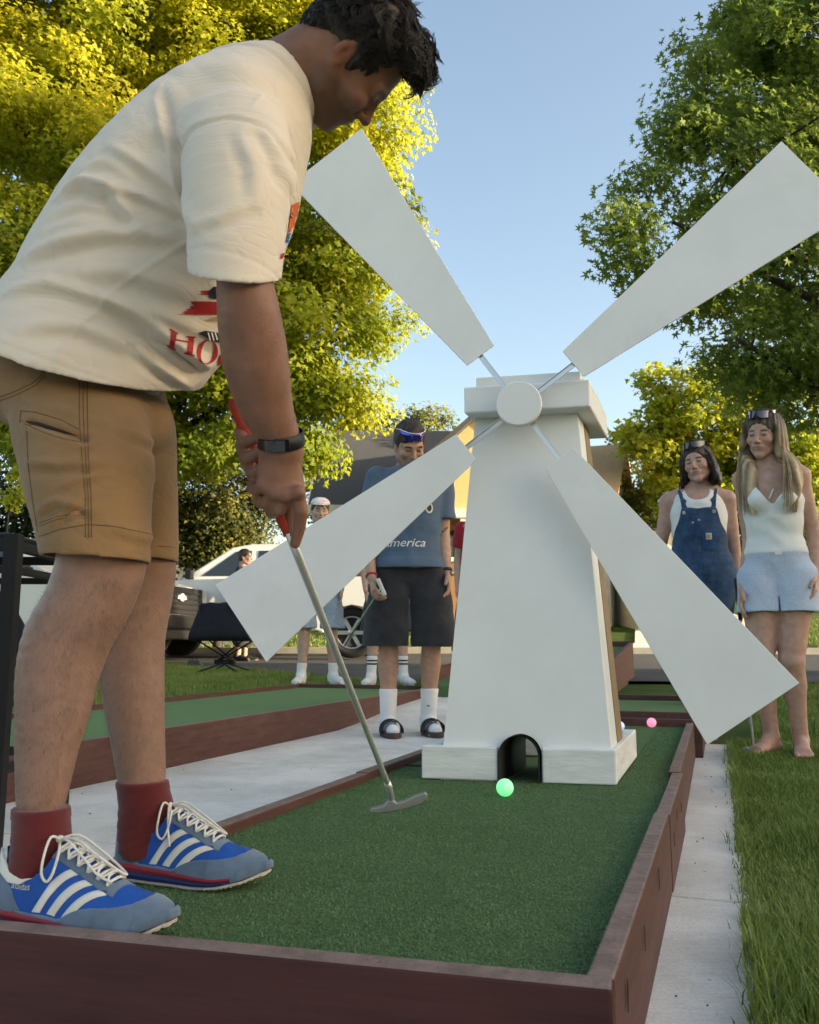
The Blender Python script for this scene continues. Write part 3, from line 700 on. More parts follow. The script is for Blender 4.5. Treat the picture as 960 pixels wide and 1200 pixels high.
WN = nrm(WB); WB = CU * (1 / float(np.dot(CU, WN)))   # the sides run along the green, a touch out of square with the face
W0 = (wl + wf) / 2
def wp(r, b, z): return W0 + WR * r + WB * b + UZ * z
HW = np.linalg.norm(wf - wl) / 2; print('windmill half width', HW, 'axis', WR)
wm = thing('windmill', 'white wooden mini-golf windmill with four broad blades and arched tunnel', 'windmill', W0)
DB = 0.60; BH = 0.095
# base plinth: planks either side of the tunnel, sides, back
ax0, ax1 = None, None
def wx(px, py):      # r coordinate on the front plane
    q = onplane(px, py, W0, WN); return float(np.dot(q - W0, WR)), float(q[2] - TURF)
AX0, _ = wx(585, 915); AX1, _ = wx(634, 917); _, AT = wx(609, 861)
print('arch', AX0, AX1, AT)
def wbox(mb, r0, r1, b0, b1, z0, z1): mb.hexa([wp(r0, b0, z0), wp(r1, b0, z0), wp(r1, b1, z0), wp(r0, b1, z0), wp(r0, b0, z1), wp(r1, b0, z1), wp(r1, b1, z1), wp(r0, b1, z1)])
for a in ((-HW, AX0 - 0.004, 0, 0.036, 0.004, BH), (AX1 + 0.004, HW, 0, 0.036, 0.002, BH), (-HW, -HW + 0.036, 0.039, DB - 0.039, 0.004, BH), (HW - 0.036, HW, 0.039, DB - 0.039, 0.004, BH), (-HW, AX0, DB - 0.036, DB, 0.004, BH), (AX1, HW, DB - 0.036, DB, 0.004, BH)):
    mb = MB(); wbox(mb, *a); mb.build('base_board', M_wbase, wm, bevel=0.004)
# tower: tapered; front panel with arched opening
zb, ztp = 0.02, 1.02
bl, _ = wx(514, 873); br, _ = wx(724, 880); br = min(br, HW - .007)
def wx2(px, py, b):
    q = onplane(px, py, W0 + WB * b, WN); return float(np.dot(q - W0 - WB * b, WR)), float(q[2] - TURF)
FB0, FB1 = 0.012, 0.125         # front face set back at foot and top
tl, zt_l = wx2(559.5, 485, FB1); tr_, zt_r = wx2(675, 481, FB1)
print('tower', bl, br, tl, tr_, zt_l, zt_r)
ZTOP = (zt_l + zt_r) / 2 + 0.05
def front(r_frac, z):    # r_frac -1..1 at height z on the front face
    t = z / ZTOP; l = bl + (tl - bl) * t; r = br + (tr_ - br) * t; return wp(l + (r - l) * (r_frac + 1) / 2, FB0 + (FB1 - FB0) * t, z)
TH = 0.012
def ffp(r, z):           # r in metres on front face
    t = z / ZTOP; return wp(r, FB0 + (FB1 - FB0) * t, z)
AR = (AX1 - AX0) / 2; AC = (AX0 + AX1) / 2; AZ = AT - AR
arch = [(AX0, 0.0)] + [(AC - AR * math.cos(a), AZ + AR * math.sin(a)) for a in np.linspace(0, math.pi, 15)] + [(AX1, 0.0)]
poly = [(bl, 0.0)] + arch + [(br, 0.0), (tr_, ZTOP), (tl, ZTOP)]
mb = MB(); mb.prism([ffp(r, z) for r, z in poly], WB * TH); mb.build('front_panel', M_white, wm, bevel=0.0)
KB0, KB1 = 0.31, 0.36          # back face
def side(sgn, m0, name, f0, f1, th, inset):
    """side panel between depth fractions f0..f1"""
    P = []
    for z in (0.0, ZTOP):
        t = z / ZTOP; r = (br + (tr_ - br) * t) if sgn > 0 else (bl + (tl - bl) * t); r -= sgn * inset
        b0 = FB0 + (FB1 - FB0) * t + TH + 0.0015; b1 = KB0 + (KB1 - KB0) * t
        P.append((r, b0 + (b1 - b0) * f0, b0 + (b1 - b0) * f1, z))
    c = []
    for r, b0, b1, z in P: c += [wp(r - sgn * th, b0, z), wp(r, b0, z), wp(r, b1, z), wp(r - sgn * th, b1, z)]
    mb = MB(); mb.hexa(c); mb.build(name, m0, wm)
side(1, M_white, 'side_panel', 0.0, 0.52, 0.012, 0.001); side(1, M_ply, 'bare_wood_panel', 0.523, 1.0, 0.012, -0.001)
side(-1, M_white, 'side_panel', 0.0, 1.0, 0.012, 0.001)
tb = lambda r, z: wp(r, KB0 + (KB1 - KB0) * z / ZTOP + 0.002, z)
mb = MB(); mb.prism([tb(r, z) for r, z in [(bl + .01, 0.0)] + arch + [(br - .01, 0.0), (tr_ - .01, ZTOP), (tl + .01, ZTOP)]], WB * 0.012); mb.build('back_panel', M_ply, wm)
# black tunnel liner, rim a little proud of the boards
V = []; F = []; prof = [(AX0, 0.002)] + [(AC - AR * math.cos(a), AZ + AR * math.sin(a)) for a in np.linspace(0, math.pi, 19)] + [(AX1, 0.002)]
k = len(prof)
for (b, g) in ((-0.006, 0.0), (-0.006, -0.005), (0.33, -0.005), (0.33, 0.0)):
    for r, z in prof:
        dr, dz = r - AC, max(z - AZ, 0); L = math.hypot(dr, dz); V.append(wp(r + dr / L * g, b, z + dz / L * g))
for i in range(3):
    for j in range(k - 1): F.append((i * k + j, i * k + j + 1, (i + 1) * k + j + 1, (i + 1) * k + j))
M_pipe = mat('black_drain_pipe', (0.010, 0.011, 0.011), 0.45, spec=0.4)
link('tunnel_arch', raw_mesh('tunnel_arch', V, F), M_pipe, wm, True)
# cap ---------------------------------------------------------------------
cb = FB1 - 0.075
cl, z1 = wx2(543.4, 452, cb); cr, z2 = wx2(691, 446, cb); _, z3 = wx2(543.4, 483, cb); _, z4 = wx2(691, 478, cb)
CZ1 = (z1 + z2) / 2; CZ0 = (z3 + z4) / 2; print('cap', cl, cr, CZ0, CZ1)
mb = MB(); wbox(mb, cl, cr, cb, cb + (cr - cl) + 0.04, CZ0, CZ1); mb.build('cap', M_white, wm, bevel=0.006, bseg=3)
cl2, z5 = wx2(558, 444, cb + 0.03); cr2, _ = wx2(680.5, 441, cb + 0.03)
mb = MB(); wbox(mb, cl2, cr2, cb + 0.03, cb + (cr - cl), CZ1 + 0.001, z5 + 0.004); mb.build('cap_lid', M_white, wm, bevel=0.003)
# rotor ---------------------------------------------------------------------
RB = cb - 0.035                                     # rotor plane, in front of the cap
hubc = onplane(609, 476, wp(0, RB, 0), WN)
def rot(px, py): q = onplane(px, py, hubc, WN) - hubc; return np.array([np.dot(q, WR), q[2]])
HUBP = hubc
def rp(along, across, off, ang):
    d = WR * math.cos(ang) + UZ * math.sin(ang); n = -WR * math.sin(ang) + UZ * math.cos(ang)
    return HUBP + d * along + n * across + WN * off
mb = MB(); mb.lathe(HUBP - WN * 0.034, WN, [(0.0, 0.064), (0.002, 0.0665), (0.006, 0.0675), (0.018, 0.0675), (0.02, 0.066)], 64, smooth=False); mb.build('hub', M_white, wm)
mb = MB(); mb.lathe(HUBP - WN * 0.012, WN, [(0, 0.012), (0.10, 0.012)], 16); mb.build('axle', M_steel, wm)
for ang in (36.3, 124.9, 216.4, 304.3):
    a = rad(ang)
    mb = MB(); P = [(0.199, -0.0505), (1.07, -0.146), (1.07, 0.146), (0.199, 0.0505)]
    mb.prism([rp(x, y, -0.0075, a) for x, y in P], WN * 0.006); bl_ = mb.build('blade', M_white, wm, bevel=0.0012)
    mb = MB()
    d = nrm(rp(1, 0, 0, a) - HUBP); n = nrm(rp(0, 1, 0, a) - HUBP)
    mb.box(rp(0.150, 0, 0.0035, a), d, n, WN, 0.115, 0.0078, 0.0010); mb.box(rp(0.150, 0.0072, 0.0005, a), d, n, WN, 0.115, 0.0008, 0.0034); mb.box(rp(0.150, -0.0072, 0.0005, a), d, n, WN, 0.115, 0.0008, 0.0034)
    mb.build('rod', M_steel, bl_)
# ------------------------------------------------------------------ the golfer
GA = rad(14.0); GF = np.array([math.cos(GA), -math.sin(GA), 0.0]); GL = np.array([math.sin(GA), math.cos(GA), 0.0])
GM = np.array([-0.385, 1.325, TURF])
def S(px, py, off=0.0): return onplane(px, py, GM + GL * off, GL)
def st2(a, b, off, lat, offb=None):      # station from two edge pixels
    p, q = S(*a, off), S(*b, off); return ((p + q) / 2, (q - p) / 2, GL * lat)
def st3(a, b, lat):      # station whose depth axis runs along the line of sight: right shoulder dropped, as he strokes
    p, q = S(*a, 0), S(*b, 0); r_ = nrm(ray((a[0] + b[0]) / 2, (a[1] + b[1]) / 2)); h_ = (q - p) / 2; return ((p + q) / 2, h_ - r_ * float(h_ @ r_), r_ * lat)
def row(y, x0, x1, off, lat):           # level slice through a limb: its outline edges at x0 and x1, half depth lat along the line of sight
    p, q = S(x0, y, off), S(x1, y, off); r_ = ray((x0 + x1) / 2, y); r_[2] = 0; r_ = nrm(r_); h_ = (q - p) / 2
    return ((p + q) / 2, h_ - r_ * float(h_ @ r_), r_ * lat)
golfer = thing('person', 'man in cream t-shirt and tan shorts bending over a putter beside windmill', 'person', GM)
M_skin = skin_mat('skin')
NO, FO = -0.118, 0.125
near_leg = [row(490, 65, 145, -.080, .050), row(560, 66, 156, -.10, .058), row(620, 63, 176, -.105, .064), row(660, 63, 177, -.107, .063), row(705, 48, 162, -.110, .060), row(745, 25, 140, -.112, .058), row(787, 16, 123, -.114, .056), row(828, 15, 112, -.116, .052), row(870, 15, 98, -.117, .045), row(912, 16, 87, -.118, .038), row(945, 18, 79, -.118, .032), row(985, 24, 72, -.118, .026), row(1005, 26, 70, -.118, .022)]
far_leg = [row(490, 90, 170, .08, .050), row(560, 100, 185, .10, .058), row(620, 98, 206, .105, .064), row(660, 103, 211, .11, .062), row(703, 101, 206, .115, .058), row(745, 106, 198, .118, .054), row(787, 113, 196, .12, .051), row(828, 121, 196, .122, .047), row(870, 129, 196, .124, .041), row(912, 137, 196, .125, .036), row(945, 148, 188, .125, .026), row(960, 150, 188, .125, .022)]
torso = [st3((35, 450), (165, 500), .13), st3((55, 370), (205, 440), .13), st3((115, 260), (270, 350), .135), st3((190, 175), (318, 268), .13), st3((258, 118), (335, 200), .11), st3((302, 78), (342, 150), .07)]
arm_n = [(S(288, 150, -.165), .062), (S(290, 230, -.195), .055)]
def hw(y, x0, x1, off): p, q = S(x0, y, off), S(x1, y, off); return float(np.linalg.norm(q - p) / 2)
arm_st = [row(235, 262, 312, -.182, .036), row(300, 258, 316, -.186, .040), row(332, 254, 321, -.186, .044), row(370, 255, 330, -.176, .043), row(405, 258, 337, -.16, .043), row(440, 265, 341, -.14, .043), row(480, 281, 345, -.112, .037), row(515, 304, 353, -.085, .030), row(530, 305, 354, -.075, .028)]
SCALE = 0.79
# head frame
HP, HY = rad(67), rad(36)
hf0 = GF * math.cos(HP) - UZ * math.sin(HP); hu = GF * math.sin(HP) + UZ * math.cos(HP)
hf = nrm(hf0 * math.cos(HY) + GL * math.sin(HY)); hl = nrm(np.cross(hu, hf))
HC = S(407, 72, 0.0)
class Head:
    def __init__(s, c, f, l, u, k): s.c = np.asarray(c); s.R = np.stack([f, l, u]); s.k = k
    def p(s, x, y, z): return s.c + (s.R.T @ np.array([x, y, z])) * s.k
    def loc(s, V): return (V - s.c) @ s.R.T / s.k
def head_sdf(v, H, fem=0.0, ears=True, k=1.0):
    """skull, jaw, brow, nose, lips, chin, eyes and ears in head coordinates (metres for a 23.5 cm head)"""
    q = H.k
    def e(c, r, kk=.012, op='add', R=None): v.ell(H.p(*c), np.array(r) * q, H.R if R is None else R, kk * q, op)
    def c(a, b, r0, r1, kk=.012, op='add'): v.cone(H.p(*a), H.p(*b), r0 * q, r1 * q, kk * q, op)
    e((-.012, 0, .052), (.098, .076, .084), .0)
    e((.030, 0, .000), (.062, .064, .075), .03)
    e((.045, 0, -.045), (.046, .046 - .004 * fem, .050), .03)
    for s in (-1, 1):
        c((-.004, s * (.062 - .003 * fem), -.028), (.018, s * (.055 - .011 * fem), -.064 + .006 * fem), .014, .015, .025); c((.018, s * (.055 - .011 * fem), -.064 + .006 * fem), (.074, s * (.016 - .006 * fem), -.093), .015, .013, .025)
        e((.066, s * .043, -.014), (.024, .022, .020), .02)
        if not fem: c((.087, s * .012, .036), (.078, s * .046, .036), .009, .008, .014)
    e((.079, 0, -.090), (.019, .020 - .004 * fem, .016), .018)
    for s in (-1, 1): e((.094, s * .032, .016), (.016, .018, .013), .012, 'sub')
    c((.089, 0, .022), (.114, 0, -.016), .0075, .0095, .012); e((.112, 0, -.019), (.011, .0115, .010), .008)
    for s in (-1, 1): e((.103, s * .0115, -.022), (.010, .008, .0075), .006)
    e((.088, 0, -.050), (.015, .028, .020), .016)
    e((.0975, 0, -.0455), (.0075, .024, .0050), .006); e((.0965, 0, -.0555), (.0075, .020, .0060), .006)
    e((.106, 0, -.0503), (.007, .025, .0012), .002, 'sub')
    for s in (-1, 1):
        e((.078, s * .032, .015), (.0135, .0135, .0125), .002)
        c((.086, s * .020, .0235), (.080, s * .045, .0215), .0042, .004, .005)     # upper lid
        c((.086, s * .022, .0075), (.079, s * .043, .0085), .003, .003, .005)
    if ears:
        for s in (-1, 1):
            R = np.stack([H.R[0] * .94 + H.R[1] * s * -.30, H.R[1] * .94 + H.R[0] * s * .30, H.R[2]])
            e((-.012, s * .078, .004), (.019, .008, .032), .006, R=R); e((-.007, s * .090, .005), (.0105, .0095, .0200), .003, 'sub', R=R); e((.002, s * .088, -.004), (.006, .010, .008), .003, 'sub', R=R)
            e((-.004, s * .079, -.022), (.010, .006, .010), .005, R=R)
def face_tone(H, V, base, lips=(0.30, 0.10, 0.085), brow=(0.03, 0.02, 0.016), stubble=None, eyes=True):
    L = H.loc(V); T = np.tile(np.array(base, np.float32), (len(V), 1))
    def blend(c, w): 
        nonlocal T
        w = np.clip(w, 0, 1)[:, None]; T = T * (1 - w) + np.array(c, np.float32) * w
    x, y, z = L.T; ay = np.abs(y); inh = (x > -.12) & (x < .14) & (ay < .11) & (z > -.13) & (z < .16)
    def g(c, r): return np.exp(-(((x - c[0]) / r[0]) ** 2 + ((ay - c[1]) / r[1]) ** 2 + ((z - c[2]) / r[2]) ** 2))
    red = np.array(base) * np.array([1.08, .82, .78])
    blend(red, 0.7 * g((.08, .045, -.012), (.03, .022, .018))); blend(red, 0.7 * g((.115, 0, -.015), (.015, .015, .014))); blend(red, .8 * g((-.01, .088, 0), (.03, .012, .035)))
    if stubble is not None:
        w = np.clip((-.022 - z + 0.25 * (x - .02).clip(-.05, .06)) / .02, 0, 1) * np.clip((x + .022) / .02, 0, 1) * np.clip((z + .125) / .02, 0, 1) * inh
        w = w * (1 - np.exp(-((z + .050) / .010) ** 2) * (ay < .02) * .6); blend(stubble, w * .70)
    blend(lips, .8 * g((.102, 0, -.0455), (.018, .020, .0040))); blend(lips, .8 * g((.100, 0, -.0550), (.018, .018, .0050)))
    blend(np.array(base) * .3, .75 * g((.102, 0, -.0503), (.018, .023, .0020)))
    if brow is not None: blend(brow, 1.5 * np.exp(-(((ay - .033) / .017) ** 4 + ((z - (.0375 - .12 * np.abs(ay - .030))) / .0048) ** 2)) * (x > .06))
    if eyes == 2:    # lids lowered: only the lash line shows
        blend((.03, .02, .016), 1.2 * np.exp(-(((ay - .032) / .0140) ** 4 + ((z - .0125) / .0030) ** 2)) * (x > .07))
    elif eyes == 3:  # gaze lowered
        blend(np.array(base) * .72, .8 * np.exp(-(((ay - .032) / .0150) ** 4 + ((z - .0190) / .0060) ** 2)) * (x > .07))  # shade of the lid crease painted into the skin tone
        blend((.035, .024, .02), 1.15 * np.exp(-(((ay - .032) / .0125) ** 4 + ((z - .0128) / .0030) ** 2)) * (x > .07))
    elif eyes:
        ew = np.exp(-(((ay - .032) / .0125) ** 4 + ((z - .0150) / .0052) ** 4)) * (x > .075); blend((.55, .52, .50), ew * 1.2)
        blend((.05, .035, .025), 1.4 * np.exp(-(((ay - .032) / .0052) ** 4 + ((z - .0145) / .0052) ** 4)) * (x > .075))
        blend((.03, .02, .016), 1.1 * np.exp(-(((ay - .032) / .0140) ** 4 + ((z - .0205) / .0019) ** 2)) * (x > .07))
    blend(np.array(base) * .3, g((.105, .008, -.0285), (.008, .004, .003)))
    return T
GH = Head(HC, hf, hl, hu, SCALE)

near_leg = [(c, a * .945, b * .945) for c, a, b in near_leg]; far_leg = [(c, a * .95, b * .95) for c, a, b in far_leg]
# ---- body --------------------------------------------------------------------
lo = np.array([-.64, 1.0, .14]); hi = np.array([.10, 1.60, 1.50])
v = Vox(lo, hi, 0.0032)
v.loft(torso, .03); v.loft(near_leg, .012); v.loft(far_leg, .012)
v.chain([S(290, 165, -.12), S(288, 215, -.175)], [.038, .036], .02); v.loft(arm_st, .012)
# far arm: shoulder, elbow, wrist to the upper hand
fa = [S(235, 170, .10), S(250, 250, .15), S(300, 400, .14), S(308, 500, .075), S(296, 520, .055)]
v.chain(fa, [.045, .046, .042, .03, .027], .02)
nk0 = S(326, 100, 0.0)
v.chain([nk0, GH.p(-.030, 0, -.055), GH.p(-.025, 0, -.01)], [.066, .056, .056], .02)
v.chain([S(338, 118, 0.0), GH.p(.015, 0, -.075)], [.050, .036], .02)
head_sdf(v, GH)
def fin(pts, rs, k=.004): v.chain([S(*p) for p in pts], rs, k)
# right hand: back of the hand towards us, forefinger straight down the shaft
v.loft([row(522, 305, 353, -.078, .024), row(545, 303, 354, -.070, .023), row(562, 302, 357, -.066, .020), row(578, 316, 357, -.062, .015)], .010)
for kx, ky in ((350, 577), (336, 581), (322, 578), (309, 570)): v.ell(S(kx, ky, -.076), (.0105, .0105, .0105), None, .010)
fin([(349, 578, -.066), (353, 600, -.058), (351, 618, -.046), (346, 637, -.038)], [.0108, .0102, .0092, .0078])
fin([(336, 581, -.066), (327, 597, -.058), (318, 600, -.036), (322, 590, -.020)], [.0108, .0103, .0092, .008])
fin([(322, 577, -.066), (312, 590, -.056), (304, 588, -.034), (312, 578, -.018)], [.0105, .010, .009, .008])
fin([(309, 568, -.062), (301, 576, -.052), (295, 571, -.032), (303, 562, -.018)], [.0095, .009, .0082, .0072])
fin([(340, 556, -.040), (344, 585, -.014), (343, 608, -.008), (344, 624, -.010)], [.014, .0125, .011, .0085])
# left hand higher on the grip, fingers coming round the near side
v.loft([(S(300, 512, .050), GF * .020, GL * .026), (S(298, 535, .034), GF * .020, GL * .030), (S(306, 562, .030), GF * .020, GL * .026)], .010)
fin([(291, 500, .040), (282, 508, .008), (286, 519, -.026), (303, 512, -.034)], [.0098, .0105, .0102, .0085])
fin([(290, 520, .040), (284, 523, .008), (290, 538, -.028), (308, 527, -.036)], [.0105, .011, .0106, .009])
fin([(296, 540, .040), (290, 540, .008), (297, 556, -.028), (313, 545, -.036)], [.0105, .011, .0106, .009])
fin([(304, 556, .040), (298, 556, .010), (303, 567, -.022), (316, 560, -.030)], [.0105, .0105, .010, .009])
V, Fc = v.surface(1)
nV = vnormals(V, Fc)
BASE = np.array([0.215, 0.104, 0.067], np.float32)
T = face_tone(GH, V, BASE, lips=(.18, .075, .06), brow=(.014, .010, .008), stubble=(.088, .054, .041), eyes=2)
legw = np.clip((0.66 - V[:, 2]) / .05, 0, 1)[:, None]; T = T * (1 - legw) + np.array([.255, .148, .110], np.float32) * legw
kn = S(150, 690, -.17); wk = np.exp(-(((V - kn) / .05) ** 2).sum(1))[:, None] * .5; T = T * (1 - wk) + np.array([.27, .14, .105], np.float32) * wk
for kx, ky in ((350, 577), (336, 581), (322, 578), (309, 570)):
    wk = np.exp(-(((V - S(kx, ky, -.085)) / .011) ** 2).sum(1))[:, None] * .45; T = T * (1 - wk) + np.array([.21, .085, .058], np.float32) * wk
el = S(291, 378, -.20); wk = np.exp(-(((V - el) / .028) ** 2).sum(1))[:, None] * .35; T = T * (1 - wk) + np.array([.18, .07, .046], np.float32) * wk
body = link('body', np_mesh('body', V, Fc, True, {'tone': T}), M_skin, golfer)
BODY_BVH = BVHTree.FromPolygons([tuple(p) for p in V.tolist()], Fc.tolist())
# ---- leg hair -----------------------------------------------------------------
rng = np.random.default_rng(9)
ka = np.flatnonzero((V[:, 2] > .80) & (V[:, 2] < .98) & (V[:, 0] > -.30) & (V[:, 0] < -.12)); k = np.flatnonzero((V[:, 2] < .62) & (V[:, 2] > .235)); pk = np.concatenate([rng.choice(k, 10500), rng.choice(ka, 1500)]); P = V[pk] + rng.normal(0, .0015, (12000, 3)); n = nV[pk]
d = -UZ * .8 + n * rng.uniform(.25, .8, (12000, 1)) + rng.normal(0, .35, (12000, 3)); d /= np.linalg.norm(d, axis=1, keepdims=True)
ln = rng.uniform(.005, .011, 12000)[:, None]; sd_ = np.cross(d, n); sd_ /= np.linalg.norm(sd_, axis=1, keepdims=True) + 1e-9
mid = P + d * ln * .5 + n * .001; tip = P + d * ln - UZ * ln * .25
HV = np.stack([P - sd_ * .00013, P + sd_ * .00013, mid + sd_ * .0001, mid - sd_ * .0001, tip], 1).reshape(-1, 3); b = (np.arange(12000) * 5)[:, None]
M_hair = mat('dark_brown_hair', (0.014, 0.0095, 0.0080), 0.58, var=0.4, vscale=30, spec=0.45)
tag(link('leg_hair', np_mesh('leg_hair', HV, np.concatenate([b + [0, 1, 2], b + [0, 2, 3], b + [3, 2, 4]])), mat('leg_hair', (.05, .034, .026), .6), golfer), kind='stuff')

# ---- hair ---------------------------------------------------------------------
v = Vox(HC - .24, HC + .24, 0.004)
def he(c, r, kk=.012, op='add'): v.ell(GH.p(*c), np.array(r) * SCALE, GH.R, kk * SCALE, op)
he((-.020, 0, .060), (.108, .088, .092), 0); he((.045, 0, .118), (.058, .066, .032), .03); he((-.085, 0, .005), (.036, .066, .055), .03); he((.054, 0, .126), (.030, .054, .022), .02)
for s in (-1, 1): v.cone(GH.p(.012, s * .072, .03), GH.p(.014, s * .070, -.012), .011 * SCALE, .006 * SCALE, .012)
he((.108, 0, .026), (.088, .120, .088), .012, 'sub'); he((-.010, .098, .000), (.020, .032, .034), .01, 'sub'); he((-.010, -.098, .000), (.020, .032, .034), .01, 'sub'); he((-.03, 0, -.10), (.09, .1, .052), .012, 'sub'); he((.055, 0, -.05), (.055, .12, .07), .012, 'sub')
X, Y, Z = v.points()
v.f += (0.0035 * (np.sin(X * 210 + 2 * np.sin(Y * 130)) * np.sin(Y * 190 + 2 * np.sin(Z * 150)) * np.sin(Z * 200 + 2 * np.sin(X * 140)))).astype(np.float32)
V, Fc = v.surface(1); n = vnormals(V, Fc)
hair = link('hair', np_mesh('hair', V, Fc, True), M_hair, golfer)
L = GH.loc(V)
rng = np.random.default_rng(4)
side_ok = (np.abs(L[:, 1]) > .058) & (L[:, 2] > .012)
ok = np.flatnonzero((~((L[:, 0] > .015) & (L[:, 2] < .098)) | (side_ok & (L[:, 0] < .070))) & (L[:, 2] > -.058) & ~((np.hypot(L[:, 0] + .008, L[:, 2] - .004) < .036) & (np.abs(L[:, 1]) > .06)))
NL, NK = 620, 13; lk = rng.choice(ok, NL); front = np.clip((L[lk, 0] - .02) / .08, 0, 1); top = np.clip((L[lk, 2] - .05) / .06, 0, 1); low = np.clip((.060 - L[lk, 2]) / .05, 0, 1)
ln0 = (.018 + .008 * rng.uniform(0, 1, NL) + .006 * front * top + .004 * top) * (1 - .55 * low) * np.where(rng.uniform(0, 1, NL) < .05, 1.6, 1.0)
nl_ = n[lk] / np.linalg.norm(n[lk], axis=1, keepdims=True); a0 = rng.normal(0, 1, (NL, 3)) + np.array(hf) * .5 - UZ * .35; a0 -= nl_ * (a0 * nl_).sum(1, keepdims=True); a0 /= np.linalg.norm(a0, axis=1, keepdims=True); b0_ = np.cross(nl_, a0)
ph0 = rng.uniform(0, 6.28, NL); tn0 = rng.uniform(.8, 1.7, NL); am0 = rng.uniform(.0035, .0075, NL) * (1 - .4 * low)
rp_ = np.repeat(np.arange(NL), NK); M_ = NL * NK; N_ = 14; t = np.linspace(0, 1, N_)
o2 = rng.normal(0, .0042, (M_, 2)); root = V[lk][rp_] - nl_[rp_] * .003 + a0[rp_] * o2[:, :1] + b0_[rp_] * o2[:, 1:]
ln = (ln0[rp_] * rng.uniform(.75, 1.15, M_))[:, None]; ph = (ph0[rp_] + rng.normal(0, .25, M_))[:, None]; tn = tn0[rp_][:, None]; am = (am0[rp_] * rng.uniform(.8, 1.2, M_))[:, None] * np.minimum(1, t * 2.5)[None]
conv = (1 - .55 * t)[None, :, None]         # strands of a lock draw together towards the tip
ctr = V[lk][rp_] - nl_[rp_] * .003
Cc_ = ctr[:, None] + (root - ctr)[:, None] * conv + nl_[rp_][:, None] * (ln * (t - .55 * t * t)[None] * .9)[..., None] + a0[rp_][:, None] * (ln * (.75 * t * t)[None] + am * np.cos(ph + tn * 6.28 * t))[..., None] + b0_[rp_][:, None] * (am * np.sin(ph + tn * 6.28 * t))[..., None]
tg = np.gradient(Cc_, axis=1); tg /= np.linalg.norm(tg, axis=2, keepdims=True) + 1e-9; u_ = np.cross(tg, nl_[rp_][:, None]); u_ /= np.linalg.norm(u_, axis=2, keepdims=True) + 1e-9; w_ = np.cross(tg, u_)
rr = (.00085 * (1 - .8 * t ** 2))[None, :, None]; R3 = np.stack([Cc_ + u_ * rr, Cc_ + (-.5 * u_ + .87 * w_) * rr, Cc_ + (-.5 * u_ - .87 * w_) * rr], 2).reshape(-1, 3)
bs = (np.arange(M_) * N_ * 3)[:, None, None] + (np.arange(N_ - 1) * 3)[None, :, None]
Fq = np.concatenate([np.stack([bs[..., 0] + q, bs[..., 0] + (q + 1) % 3, bs[..., 0] + 3 + (q + 1) % 3, bs[..., 0] + 3 + q], -1).reshape(-1, 4) for q in range(3)])
tag(link('hair_curls', np_mesh('hair_curls', R3, Fq, True), M_hair, hair), kind='stuff')

# ---- t-shirt -------------------------------------------------------------------
M_shirt = mat('cream_cotton', (0.63, 0.555, 0.465), 0.85, var=0.035, vscale=5, bump=0.22, bscale=700, sheen=0.15, spec=0.2, dist=0.001, wrinkle=.2, wscale=7)
sh = [st3((-40, 424), (196, 524), .230), st3((-14, 376), (208, 488), .216), st3((14, 336), (238, 455), .196), st3((50, 274), (278, 418), .188), st3((84, 222), (314, 362), .186), st3((128, 170), (340, 300), .188), st3((180, 120), (350, 240), .185), st3((246, 78), (353, 186), .145), st3((316, 48), (351, 138), .080)]
v = Vox((-.86, 1.0, .70), (.16, 1.68, 1.46), 0.0036)
v.loft(sh, .012, power=2.3)
v.cone(S(288, 128, -.105), S(270, 122, 0), .056, .056, .04)
hn = np.cross(S(-10, 411, -.18) - S(205, 499, -.18), GL + UZ * .33); hn = hn * np.sign(-hn[2])
hp = S(130, 463, -.18)
# opening at the hem
main = v.f.copy()
inner = v.blank()
inner.loft([(c - 0, a * .955, b_ * .955) for c, a, b_ in sh[:4]], .01, power=2.3)
nrm_h = nrm(hn)
X, Y, Z = v.points(); dh = (X - hp[0]) * nrm_h[0] + (Y - hp[1]) * nrm_h[1] + (Z - hp[2]) * nrm_h[2]
inner.f = np.maximum(inner.f, -(dh + .07).astype(np.float32))
v.f = np.maximum(v.f, -inner.f); v.f = np.maximum(v.f, dh.astype(np.float32))
nc0, nc1 = S(329, 70, 0), S(338, 100, 0)
# neck hole
nd = nrm(GH.p(-.02, 0, -.03) - S(300, 130, 0)); ncen = S(330, 92, 0)
dn = (X - ncen[0]) * nd[0] + (Y - ncen[1]) * nd[1] + (Z - ncen[2]) * nd[2]
tmp = v.blank(); tmp.cone(ncen - nd * .035, ncen + nd * .15, .067, .075, 0); v.f = np.maximum(v.f, -tmp.f)
# sleeves
def sleeve(stn, cut_a, cut_b, off, axis_in):
    w_ = v.blank(); w_.loft(stn, .012, power=2.2)
    cn = np.cross(S(*cut_a, off) - S(*cut_b, off), GL + UZ * .50); cn = nrm(cn * np.sign(-cn[2])); cp = (S(*cut_a, off) + S(*cut_b, off)) / 2
    dc = (X - cp[0]) * cn[0] + (Y - cp[1]) * cn[1] + (Z - cp[2]) * cn[2]
    iv = v.blank(); iv.loft([(c, a - nrm(a) * .006, b_ - nrm(b_) * .006) for c, a, b_ in stn[1:]], .01, power=2.2)
    iv.f = np.maximum(iv.f, -(dc + .10).astype(np.float32))
    w_.f = np.maximum(np.maximum(w_.f, -iv.f), dc.astype(np.float32)); return w_.f
sn = sleeve([st2((226, 160), (328, 130), -.14, .058), st2((221, 200), (341, 192), -.172, .067), st2((226, 260), (330, 265), -.188, .067), st2((231, 330), (323, 342), -.186, .066), st2((232, 350), (323, 362), -.186, .066)], (222, 317), (325, 332), -.19, None)
sf = sleeve([st2((190, 160), (275, 140), .10, .055), st2((190, 220), (280, 210), .14, .064), st2((197, 300), (284, 300), .155, .06), st2((199, 350), (284, 350), .155, .06)], (197, 322), (284, 318), .155, None)
